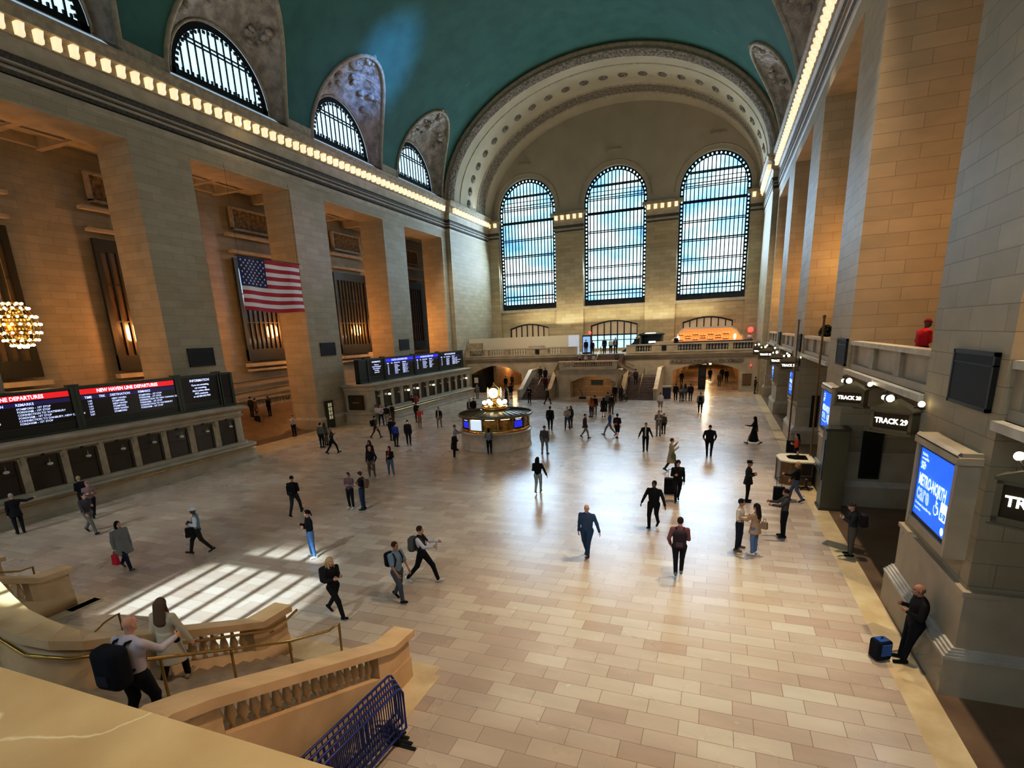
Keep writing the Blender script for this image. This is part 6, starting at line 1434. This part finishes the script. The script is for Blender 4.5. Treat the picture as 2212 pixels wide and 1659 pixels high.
person((1144, 871), TC, 'person in black standing at the foot of the left far flight', top=(26, 26, 34), bot=(20, 20, 26), hair=('short', (40, 32, 30)), H=1.8, arms=('bent', 'bent'))
person((1183, 874), AW+.6, 'person in a dark green jacket walking by the foot of the left far flight', top=(40, 46, 36), bot=BK, hair=('short', (150, 130, 96)), H=1.74, pose='walk', arms=('bent', 'down'))
person((1189, 930), AW, 'tall person in black with black trousers seen from behind right of the booth', top=(18, 20, 26), bot=(20, 22, 30), shoe=(200, 200, 206), hair=('short', BK), H=1.86, wide=1.1)
person((1177, 981), AW+.1, 'person in dark grey hooded top and pale grey trousers right of the booth', top=(74, 76, 80), bot=(122, 122, 124), shoe=(40, 40, 40), hair=('beanie', (46, 46, 48)), H=1.76, pose='wide', wide=1.1)
p = person((1163, 1066), AW, 'woman with big black hair, black sweater and pale blue jeans walking away', top=(12, 13, 17), bot=(150, 164, 170), shoe=(150, 146, 140), hair=('longback', (12, 12, 14)), H=1.74, pose='walk', stride=.13, arms=('bent', 'away'))
person((1226, 929), TC, 'man in a grey top and jeans with white shoes in the middle of the hall', top=(140, 140, 134), bot=(52, 62, 84), shoe=(220, 220, 220), hair=('short', (120, 106, 90)), H=1.78, arms=('cross', 'bent'), pose='wide'); person((1233, 923), TC+.4, 'woman in black beside the man in the grey top', top=(44, 42, 46), bot=(26, 26, 32), hair=('long', (40, 34, 30)), H=1.68)
person((1264, 947), RT+.2, 'person in a dark tweed jacket and khaki trousers walking right', top=(48, 46, 54), bot=(132, 124, 112), hair=('short', (50, 36, 30)), H=1.72, pose='walk', coat=.78, stride=.3, wide=.95)
person((1277, 901), LF+.7, 'person in an orange jacket in the middle distance', top=(188, 96, 30), bot=(40, 42, 66), hair=('long', (110, 56, 34)), H=1.7, arms=('bent', 'down')); person((1285, 896), AW, 'person in black next to the orange jacket', top=BK, bot=(100, 84, 76), hair=('short', BK), H=1.72)
person((1304, 901), AW, 'person in a long black dress, left of the trio near the right far flight', top=(18, 18, 24), bot=(18, 18, 24), hair=('long', BK), H=1.7, skirt=.5); person((1313, 889), AW, 'person in grey, middle one of the trio near the right far flight', top=(96, 98, 100), bot=(50, 50, 54), hair=('short', BK), H=1.76); person((1321, 894), AW+.2, 'person in a black jacket, right one of the trio near the right far flight', top=BK, bot=(70, 66, 66), hair=('short', BK), H=1.76)
person((1317, 941), LF, 'person in a bright blue jacket striding left', top=(36, 72, 140), bot=(122, 112, 100), hair=('short', (120, 90, 66)), H=1.74, pose='walk', stride=.42)
p = person((1333, 948), AW+.1, 'person in black shorts and T-shirt walking away beside the blue jacket', top=(24, 24, 30), bot=(18, 18, 24), hair=('short', BK), H=1.74, legs=.6, pose='walk2', stride=.12, sleeve=.6); backpack(p, 'dark backpack with pink patches in the middle of the hall', (34, 26, 40), .8, (170, 80, 100))
person((1394, 975), TC, 'man in a black jacket over a white shirt walking towards the camera', top=(20, 20, 24), inner=(206, 204, 204), bot=(18, 20, 26), hair=('short', (60, 46, 38)), H=1.76, arms=('away', 'away'))
person((1328, 867), TC-.4, 'dark-clothed person left of the pushchair by the far stairs', top=BK, bot=BK, hair=('short', BK), H=1.74); person((1341, 868), TC+.4, 'person in black and white right of the pushchair by the far stairs', top=(50, 48, 54), bot=BK, shoe=(210, 210, 210), hair=('long', BK), H=1.72)
person((1422, 942), TC-.1, 'person in a grey suit carrying a pale bag, near the middle of the hall', top=(100, 98, 98), inner=(170, 168, 164), bot=(112, 108, 104), hair=('short', (40, 36, 34)), H=1.78, arms=('bent', 'bent')); person((1433, 937), TC+.3, 'smaller person in dark grey beside the grey suit', top=(66, 66, 62), bot=(34, 32, 36), hair=('short', (50, 46, 44)), H=1.45)
person((1426, 890), AW, 'person in white top and beige shorts in front of the right far flight', top=(206, 204, 200), bot=(150, 130, 116), hair=('short', (110, 96, 90)), H=1.74, legs=.6)
for a, f_, t_, b_, hr_, lb in (((1459, 865), AW, BK, (30, 30, 34), ('short', (60, 50, 44)), 'person in black, leftmost of the four before the lit passage'), ((1471, 867), AW+.3, (130, 116, 104), (50, 60, 66), ('long', (70, 54, 44)), 'woman in beige, second of the four before the lit passage'), ((1479, 866), AW-.3, (104, 104, 104), (84, 84, 84), ('long', (50, 42, 38)), 'person in grey, third of the four before the lit passage')): person(a, f_, lb, top=t_, bot=b_, hair=hr_, H=1.72)
p = person((1491, 866), AW-.2, 'person in dark blue, rightmost of the four before the lit passage', top=(30, 32, 44), bot=BK, hair=('short', BK), H=1.74); backpack(p, 'dark blue backpack before the lit passage', (24, 26, 44), .8)
p = person((1512, 892), AW, 'person with grey and white coat and black trousers walking to the lit passage', top=(134, 134, 130), bot=(16, 16, 20), hair=('short', (120, 110, 104)), H=1.78, wide=1.1); backpack(p, 'black backpack over the grey and white coat', (14, 14, 18), .9)
p = person((1531, 985), AW, 'officer in black uniform and heavy vest seen from behind', top=(26, 24, 28), bot=(18, 18, 24), shoe=(30, 32, 56), hair=('beanie', (36, 32, 32)), H=1.78, wide=1.25, arms=('pocket', 'pocket'), skin='m', vest=(20, 20, 24))
p = person((1627, 960), LF, 'woman in a long flowing black dress striding left with an arm out', top=(12, 12, 14), bot=(12, 12, 14), shoe=(90, 60, 50), hair=('long', (12, 12, 12)), H=1.74, pose='walk', skirt=.2, arms=('fwd', 'swingb'), stride=.36)
person((1630, 850), RT, 'person in dark brown clothes by the notice board at the right wall', top=(56, 44, 34), bot=(40, 34, 30), hair=('short', BK), H=1.78, arms=('bent', 'bent'))
p = person((1449, 1019), RT-.3, 'person in a long beige trench coat looking at a phone', top=(150, 142, 116), bot=(40, 44, 54), hair=('short', (56, 42, 36)), H=1.76, pose='walk', coat=.5, arms=('camera', 'phone'), stride=.25); phone(p, 'R', 'lit phone held up by the person in the trench coat')
held_bag(p, 'R', 'olive green shoulder bag worn over the trench coat', (84, 92, 44), (.24, .12, .2), .12, at=(.22, .05, 1.2))
p = person((1462, 1083), TC-.2, 'young man with bushy dark hair in all black walking towards the camera', top=(20, 20, 20), bot=(20, 20, 22), hair=('fuzzy', (34, 26, 20)), H=1.8, pose='walk', stride=.18, arms=('down', 'bent'), wide=1.05)
p = person((1411, 1140), TC+.3, 'man in black sweater and sunglasses walking towards the camera with arms swinging', top=(14, 14, 16), bot=(14, 14, 16), hair=('short', (22, 20, 20)), skin='d', H=1.82, pose='walk', stride=.2, arms=('away', 'away'), wide=1.15)
p = person((1613, 1084), RT+.1, 'uniformed officer with peaked cap and long jacket facing right', top=(36, 36, 36), bot=(20, 20, 22), hair=('peaked', (24, 24, 28)), H=1.78, coat=.78, arms=('bent', 'bent'), skin='m', wide=1.05)
p = person((1268, 1202), TC+.1, 'bald man in a blue sweater and blue jeans walking towards the camera', top=(52, 72, 102), bot=(38, 62, 92), shoe=(74, 66, 58), hair=('rim', (170, 130, 110)), H=1.8, pose='walk2', stride=.14, arms=('away', 'down'), wide=1.12)
p = person((1465, 1243), AW-.05, 'man in a dusty red shirt and black trousers walking away from the camera', top=(120, 72, 76), bot=(20, 22, 26), shoe=(110, 110, 98), hair=('short', (44, 26, 22)), H=1.84, pose='walk', stride=.16, arms=('pocket', 'bent'), wide=1.05); backpack(p, 'large dark maroon backpack on the man in the dusty red shirt', (42, 30, 34), 1.1)
p = person((1594, 1187), RT-1.3+1.3+.3, 'man in a cream denim jacket looking at a camera with the long-haired woman', top=(208, 198, 178), bot=(24, 28, 38), shoe=(96, 76, 56), hair=('short', (22, 18, 18)), skin='m', H=1.76, pose='wide', arms=('bent', 'bent'))
p = person((1627, 1197), LF+.5, 'woman with long dark hair in a tan jacket and wide jeans beside the cream jacket', top=(166, 136, 106), bot=(92, 118, 150), shoe=(216, 210, 200), hair=('longback', (36, 26, 22)), H=1.72, arms=('fwd', 'bent'), coat=.74); 
held_bag(p, 'R', 'tan handbag on the back of the woman in the tan jacket', (150, 124, 94), (.2, .14, .22), .1, at=(.16, -.2, 1.3))
p = person((1690, 1160), LF-.1, 'man in grey sweater and black trousers holding something out by the desk', top=(72, 66, 64), bot=(16, 16, 18), hair=('short', (40, 20, 20)), skin='m', H=1.74, arms=('fwd', 'fwd'))
p = person((1717, 1084), LF+.25, 'blonde person in black top and jeans pointing at the desk', top=(20, 20, 20), bot=(84, 98, 118), shoe=(40, 52, 80), hair=('bob', (170, 136, 92)), H=1.7, pose='walk', arms=('fwd', 'swingf'), stride=.24)
p = person((1728, 1000), LF, 'woman with black hair in an orange-red top behind the desk', top=(196, 78, 50), bot=(24, 22, 24), hair=('longback', (14, 12, 12)), H=1.66, arms=('bent', 'bent'), pos=(4.0, 30.6))
p = person((1722, 1010), TC, 'seated-height dark-clothed clerk inside the wood desk', top=(22, 22, 24), bot=BK, hair=('short', (24, 22, 22)), pos=(3.65, 27.45), H=1.45, arms=('bent', 'bent'))
p = person((1835, 1200), LF, 'man with sunglasses on a grey hat looking at a phone by the yellow floor border', top=(48, 50, 52), bot=(92, 88, 82), hair=('cap', (70, 60, 52)), H=1.74, arms=('phone', 'phone'), hunch=.05, wide=1.1); phone(p, 'L', 'phone in the hands of the man by the yellow floor border'); backpack(p, 'dark backpack on the man by the yellow floor border', (44, 36, 42), .95)
# man leaning on the right plinth
p = person((1955, 1425), LF, 'bald man in black leaning back against the right pier base with hands together', top=(24, 22, 22), bot=(18, 20, 26), shoe=(14, 14, 16), hair=('rim', (96, 70, 56)), H=1.82, pose='stand', lean=.16, arms=('bent', 'bent'), wide=1.3, skin='m', pos=(4.03, 12.5), hunch=.07)
# woman and man on the near stairs
p = person(None, AW-.25, 'woman with long wavy brown hair in a cream trench coat walking down the near stairs', top=(196, 184, 158), bot=(20, 20, 22), shoe=(170, 150, 120), hair=('long', (96, 74, 56)), H=1.72, pose='walk', coat=.5, stride=.2, arms=('down', 'away'), pos=(-9.0, 5.75), z=1.24)
p = person(None, AW-.1, 'bald man in white patterned shirt going down the near stairs', top=(196, 188, 196), bot=(16, 16, 18), hair=('bald', BK), skin='l', H=1.8, pose='walk', stride=.16, arms=('down', 'fwd'), pos=(-7.45, 4.2), z=1.85, wide=1.15, hunch=.05)
backpack(p, 'very large black backpack on the bald man on the near stairs', (20, 22, 30), 1.3)
# ---------------------------------------------------------------- far balcony and stairs (small)
B = lambda x, y, f_, t_, b_, lb, z=4.5, **k: person(None, f_, lb, top=t_, bot=b_, hair=k.pop('hair', ('short', BK)), pos=(x, y), z=z, **k)
B(-15.2, 65.9, TC, (24, 22, 24), BK, 'person in black at the top of the far stairs before the blue display panel')
B(-14.3, 65.4, TC, (30, 26, 28), BK, 'person in black at the top left of the far upper steps', z=4.4)
B(-13.0, 66.2, TC, (24, 26, 36), (24, 30, 50), 'tall person in navy at the top middle of the far upper steps', H=1.85)
B(-12.3, 66.6, TC, (200, 196, 190), BK, 'person in white top standing at the top of the far upper steps')
B(-11.6, 65.8, TC, (60, 58, 66), BK, 'person in dark grey with pale shirt at the top right of the far stairs', H=1.85, inner=(160, 160, 160))
B(-10.2, 73, TC, BK, BK, 'distant silhouette against the bright balcony doors, left one'); B(-9.2, 73.4, AW, BK, BK, 'distant silhouette against the bright balcony doors, right one')
B(-15.4, 63.6, TC, (150, 130, 126), BK, 'person in pink sitting low on the far upper steps', z=3.4, H=1.3); B(-14.6, 63.2, TC, (180, 176, 170), BK, 'person in white sitting low on the far upper steps', z=3.3, H=1.25); B(-13.6, 62.9, AW, (170, 166, 162), BK, 'person in a pale top climbing the far upper steps', z=3.2, H=1.4)
B(-10.9, 62.8, TC, (80, 80, 84), BK, 'grey figure at the right end of the far upper steps', z=3.1)
B(-17.6+.0, 62.6, TC, (90, 26, 30), BK, 'person in dark red at the turn of the left far flight', z=2.0)
B(-19.6, 61.2, TC, BK, BK, 'dark figure coming down the left far flight, left one', z=1.72); B(-18.9, 60.9, TC, (30, 28, 32), BK, 'dark figure coming down the left far flight, right one', z=1.57)
B(-18.4, 59.3, AW, (78, 22, 30), (50, 20, 26), 'person in dark red climbing the left far flight', z=.72)
B(-8.4, 60.4, AW, (66, 62, 66), (34, 34, 38), 'person in grey climbing the right far flight', z=1.28)
B(3.3, 72.2, TC, (210, 206, 200), BK, 'bartender in white shirt right of the glowing bar', arms=('bent', 'bent'))
B(-5.0, 72.0-1.5, TC, BK, BK, 'dark figure at the left end of the glowing bar'); 
P2 = [(-4.4, 73.5, BK, 'person in black walking at the left of the lit passage'), (-1.0, 78, BK, 'dark figure behind the display pillar in the lit passage'), (.2, 70.5, (92, 74, 62), 'woman with brown coat and handbag in the lit passage'), (1.05, 76, BK, 'person in black on the right of the lit passage'), (.5, 79, (40, 36, 36), 'dark figure deep in the lit passage')]
for x, y, c, lb in P2: B(x, y, AW, c, BK if c != (92, 74, 62) else (90, 80, 76), lb, z=0)
# red jacket on the right gallery
person(None, RT-.3, 'person in a red puffer jacket and red cap on the right gallery', top=(186, 30, 38), bot=BK, hair=('cap', (130, 24, 34)), skin='d', pos=(5.4, 18.95), z=5.42, H=1.72, wide=1.2, arms=('bent', 'bent'), hunch=.05)
# ---------------------------------------------------------------- loose things
def rolling(px, label, col=(16, 16, 18), h=.62, w=.42, d=.26, lift=True):
    t = [Mc[0][i]*(px[0]-1099.46)/1155.8375+Mc[1][i]*(px[1]-1023.573)/1155.8375+Mc[2][i] for i in range(3)]; k = 7.2/t[1]
    X, Y = t[0]*k, t[2]*k; e = empty('suitcase', (X, Y, 0), label=label, cat='suitcase')
    m = MB().use(cloth(col)); m.box(-w/2, w/2, -d/2, d/2, .05, h); m.box(-w/2+.03, w/2-.03, -d/2-.03, -d/2, .12, h*.55); m.build('shell', e, loc=(0, 0, 0))
    m = MB().use(M_BLACK, True)
    for sx in (-1, 1): m.tube([(sx*.1, d/2-.02, h), (sx*.1, d/2, h+.38)], .01, 5)
    m.tube([(-.1, d/2, h+.38), (.1, d/2, h+.38)], .015, 5); m.build('handle', e, loc=(0, 0, 0))
    for sx in (-1, 1):
        m = MB().use(M_BLACK, True); m.ball((sx*w*.4, 0, .035), .035, 8, 6); m.build('wheel', e, loc=(0, 0, 0))
    return e
rolling((1447, 1068), 'black rolling bag beside the young man with bushy hair', h=.75, w=.5)
rolling((1681, 1083), 'black upright suitcase next to the man in the grey sweater')
rolling((1708, 978), 'dark luggage heap with straps beside the desk', (30, 32, 34), .7, .5)
e = empty('pushchair', (-8.95, 57.0-.5, 0), label='grey pushchair between two people at the foot of the far stairs', cat='pushchair')
m = MB().use(M_BLACK, True)
for sx in (-1, 1): m.tube([(sx*.22, -.35, .1), (sx*.22, .1, .6), (sx*.22, .45, 1.0)], .018, 6); m.tube([(sx*.22, .35, .1), (sx*.22, -.1, .6)], .018, 6)
m.tube([(-.22, .45, 1.0), (.22, .45, 1.0)], .02, 6); m.build('frame', e, loc=(0, 0, 0))
m = MB().use(cloth((90, 92, 92)), True); m.ball((0, -.02, .55), .26, 10, 8, (.85, 1, 1)); m.build('seat', e, loc=(0, 0, 0))
for x, y in ((-.22, -.35), (.22, -.35), (-.22, .35), (.22, .35)):
    m = MB().use(M_BLACK, True); m.tube([(x-.02, y, .1), (x+.02, y, .1)], .1, 12); m.build('wheel', e, loc=(0, 0, 0))
e = empty('backpack', (3.62, 12.45, 0), .5, label='blue and black backpack standing on the floor at the feet of the leaning man', cat='backpack')
V, Q = snet(lambda P: np.linalg.norm(np.maximum(np.abs(P-np.array((0, 0, .25)))-np.array((.12, .09, .17)), 0), axis=1)-.055, (-.2, -.17, 0), (.2, .17, .5), .02)
o = np_mesh('body', [(V, Q, 0)], [cloth((18, 20, 26))], e)
m = MB().use(cloth((52, 92, 160))); m.box(-.1, .12, -.17, -.14, .16, .42); m.box(-.12, .1, -.1, .1, .46, .485); m.build('pocket', e, loc=(0, 0, 0))
m = MB().use(cloth((14, 16, 22)), True); m.tube([(-.07, .1, .45), (-.05, .18, .3), (-.08, .14, .08)], .018, 6); m.tube([(-.03, 0, .47), (0, 0, .53), (.05, 0, .47)], .012, 6); m.build('strap', e, loc=(0, 0, 0))
e = empty('floor_cleaner', (-13.9, 57.6+.8, 0), label='dark wheeled machine with an upright handle before the arched alcove', cat='machine')
m = MB().use(M_BLACK, True); m.box(-.35, .35, -.2, .2, .02, .22); m.build('base', e, loc=(0, 0, 0)); m = MB().use(M_BLACK, True); m.tube([(.1, 0, .2), (-.25, 0, 1.0), (-.38, 0, 1.05)], .03, 6); m.build('handle', e, loc=(0, 0, 0))

# ================================================================ repeated pieces become parts of their own
def split_part(o):
    me = o.data; n = len(me.vertices); par = list(range(n))
    def fd(a):
        while par[a] != a: par[a] = par[par[a]]; a = par[a]
        return a
    for e_ in me.edges:
        a, b = fd(e_.vertices[0]), fd(e_.vertices[1])
        if a != b: par[a] = b
    G = {}
    for p in me.polygons: G.setdefault(fd(p.vertices[0]), []).append(p)
    if len(G) < 2 or len(G) > 100: return
    nm = o.name.split('.')[0]; first = True
    for g in G.values():
        ids = sorted({v for p in g for v in p.vertices}); mp_ = {v: i for i, v in enumerate(ids)}
        m2 = bpy.data.meshes.new(nm); m2.from_pydata([me.vertices[v].co for v in ids], [], [[mp_[v] for v in p.vertices] for p in g])
        for mt in me.materials: m2.materials.append(mt)
        for q, p in zip(m2.polygons, g): q.material_index = p.material_index; q.use_smooth = p.use_smooth
        m2.update()
        if first: o2 = o; o2.data = m2; first = False
        else:
            o2 = o.copy(); o2.data = m2; COL.objects.link(o2)
for o in list(S.objects):
    if o.type == 'MESH' and o.parent and o.name.split('.')[0] in ('pilaster', 'post', 'pier', 'bronze_plaque', 'corner_post', 'shelf', 'outer_post', 'inner_post', 'spotlight_bracket', 'bar'): 
        if o.name.split('.')[0] == 'bar' and o.parent.name.startswith('cocktail'): continue
        split_part(o)
# ================================================================ LIGHT
S.view_settings.view_transform = 'Standard'; S.view_settings.look = 'None'; S.view_settings.exposure = -.05
S.view_settings.use_curve_mapping = True; cm = S.view_settings.curve_mapping; cu_ = cm.curves[3]; cu_.points.new(.2, .155); cu_.points.new(.6, .62); cm.update()
c = S.cycles; c.max_bounces = 3; c.diffuse_bounces = 2; c.glossy_bounces = 2; c.use_adaptive_sampling = True; c.adaptive_threshold = .1; c.adaptive_min_samples = 12; c.transmission_bounces = 2; c.transparent_max_bounces = 4
c.sample_clamp_indirect = 3; c.caustics_reflective = False; c.caustics_refractive = False; c.use_denoising = True
w = bpy.data.worlds.new('world'); S.world = w; w.use_nodes = True; w.node_tree.nodes['Background'].inputs[0].default_value = (.6, .8, 1, 1); w.node_tree.nodes['Background'].inputs[1].default_value = .6
# daylight of the window openings (area lamps standing in the openings)
for cx in WX:
    lamp('AREA', 'window_daylight', (cx, -9.6, 17), (1000, 1000, 1200)[WX.index(cx)], (.72, .87, 1), 8, to=(cx, 20, 5), shape='RECTANGLE', size_y=14)
    lamp('AREA', 'window_daylight', (cx, 74.7, 17), 3000, (.5, .73, 1), 7.6, to=(cx, 40, 3), shape='RECTANGLE', size_y=12).visible_glossy = True
# sill spotlights of the lunettes, pointing to the floor
for i, cy in enumerate(BAYC):
    for sd in (-1, 1):
        x = -30.5 if sd < 0 else mx(-30.5)
        lamp('SPOT', 'sill_spotlight', (x, cy+3.0, 23.0), (1600 if sd < 0 else (12500 if i < 2 else 6000)), (1, .84, .66) if sd < 0 else (1, .83, .64), .18, to=(XC+(-8 if sd < 0 else 13.5), cy+1, 0), spot_size=(1.15 if sd < 0 else .95), spot_blend=.8)
# cornice wash
for sd in (-1, 1):
    x = -30.75 if sd < 0 else mx(-30.75)
    lamp('AREA', 'cornice_wash', (x, 32, 21.75), 260, (1, .74, .42), .12, to=(x+(-.5 if sd < 0 else .5), 32, 20.9), shape='RECTANGLE', size_y=60)
    lamp('AREA', 'cornice_uplight', (x+(.1 if sd < 0 else -.1), 30, 22.85), 560, (1, .94, .84), .2, to=(XC+(-4 if sd < 0 else 4), 30, 36), shape='RECTANGLE', size_y=64)
# warm chandelier light inside the bays
for y in (15.2, 29.2, 43.2, 57): lamp('POINT', 'bay_lamp', (-36.2, y, 8.5), 1200, (1, .48, .15), .6)
lamp('POINT', 'bay_lamp', (-36.2, 4, 8.5), 1200, (1, .48, .15), .6)
for y in (6.5, 18.8, 33.5, 45.5, 58.5): lamp('POINT', 'bay_lamp', (6.9, y, 10.5), 520, (1, .55, .2), .5)
# blue show light on the vault, third lunette
lamp('SPOT', 'blue_spotlight', (3.2, 40, 24.2), 90000, (.16, .4, 1), .2, to=(-27.6, 46.3, 30.2), spot_size=.26, spot_blend=1)
lamp('SPOT', 'violet_spotlight', (3.2, 38, 24.2), 9000, (.55, .45, 1), .2, to=(-31.5, 44.5, 26), spot_size=.5, spot_blend=1)
lamp('SPOT', 'violet_spotlight', (3.2, 38, 24.2), 9000, (.6, .5, 1), .2, to=(-31.5, 38, 15), spot_size=.28, spot_blend=1)
# sun through the windows behind the camera
lamp('SUN', 'sun', (0, -40, 60), 1.6, (.85, .93, 1), to=(1.0, -22, 45.2), angle=.05)
lamp('SPOT', 'window_beam', (-9.2, -34, 36.7), 420000, (.8, .93, 1), .1, to=(-13.4, 9.7, 0), spot_size=.11, spot_blend=.5)  # extra spot added to make the bright sun patch on the floor

for x, y, e_ in ((-27, 72, 160), (-1.5, 70, 200), (-1.5, 82, 260), (-1.5, 98, 300), (-26, 81, 160)):
    lamp('POINT', 'passage_lamp', (x, y, 3.4), e_, (1, .72, .4), .2)  # fill lights added to brighten the dark passages
lamp('AREA', 'alcove_lamp', (-12.9, 60.6, 2.9), 40, (1, .7, .4), 1.0, to=(-12.9, 60.7, 0))

lamp('AREA', 'balcony_uplight', (XC, 73.5, 8), 800, (1, .93, .8), 26, to=(XC, 69, 30), shape='RECTANGLE', size_y=1)  # added fill that lifts the far arch, no such fixture there
for sd in (-1, 1):
    x = -30.3 if sd < 0 else mx(-30.3)
    lamp('AREA', 'cornice_uplight', (x, 69, 22.95), 260, (1, .94, .82), .3, to=(XC, 68, 34), shape='RECTANGLE', size_y=10)  # extra strips added to lighten the far arch and soffit
for m_ in bpy.data.materials: m_.cycles.emission_sampling = 'NONE'

for x in (-26, XC, -1.5): lamp('SPOT', 'gallery_spotlight', (x, 52, 22.5), 7500, (1, .87, .68), .2, to=(x, 68, 4.5), spot_size=1.1, spot_blend=.8)  # added fill spots in mid-air, brighten the far balcony and stairs
for m_ in bpy.data.materials: m_.cycles.emission_sampling = 'NONE'
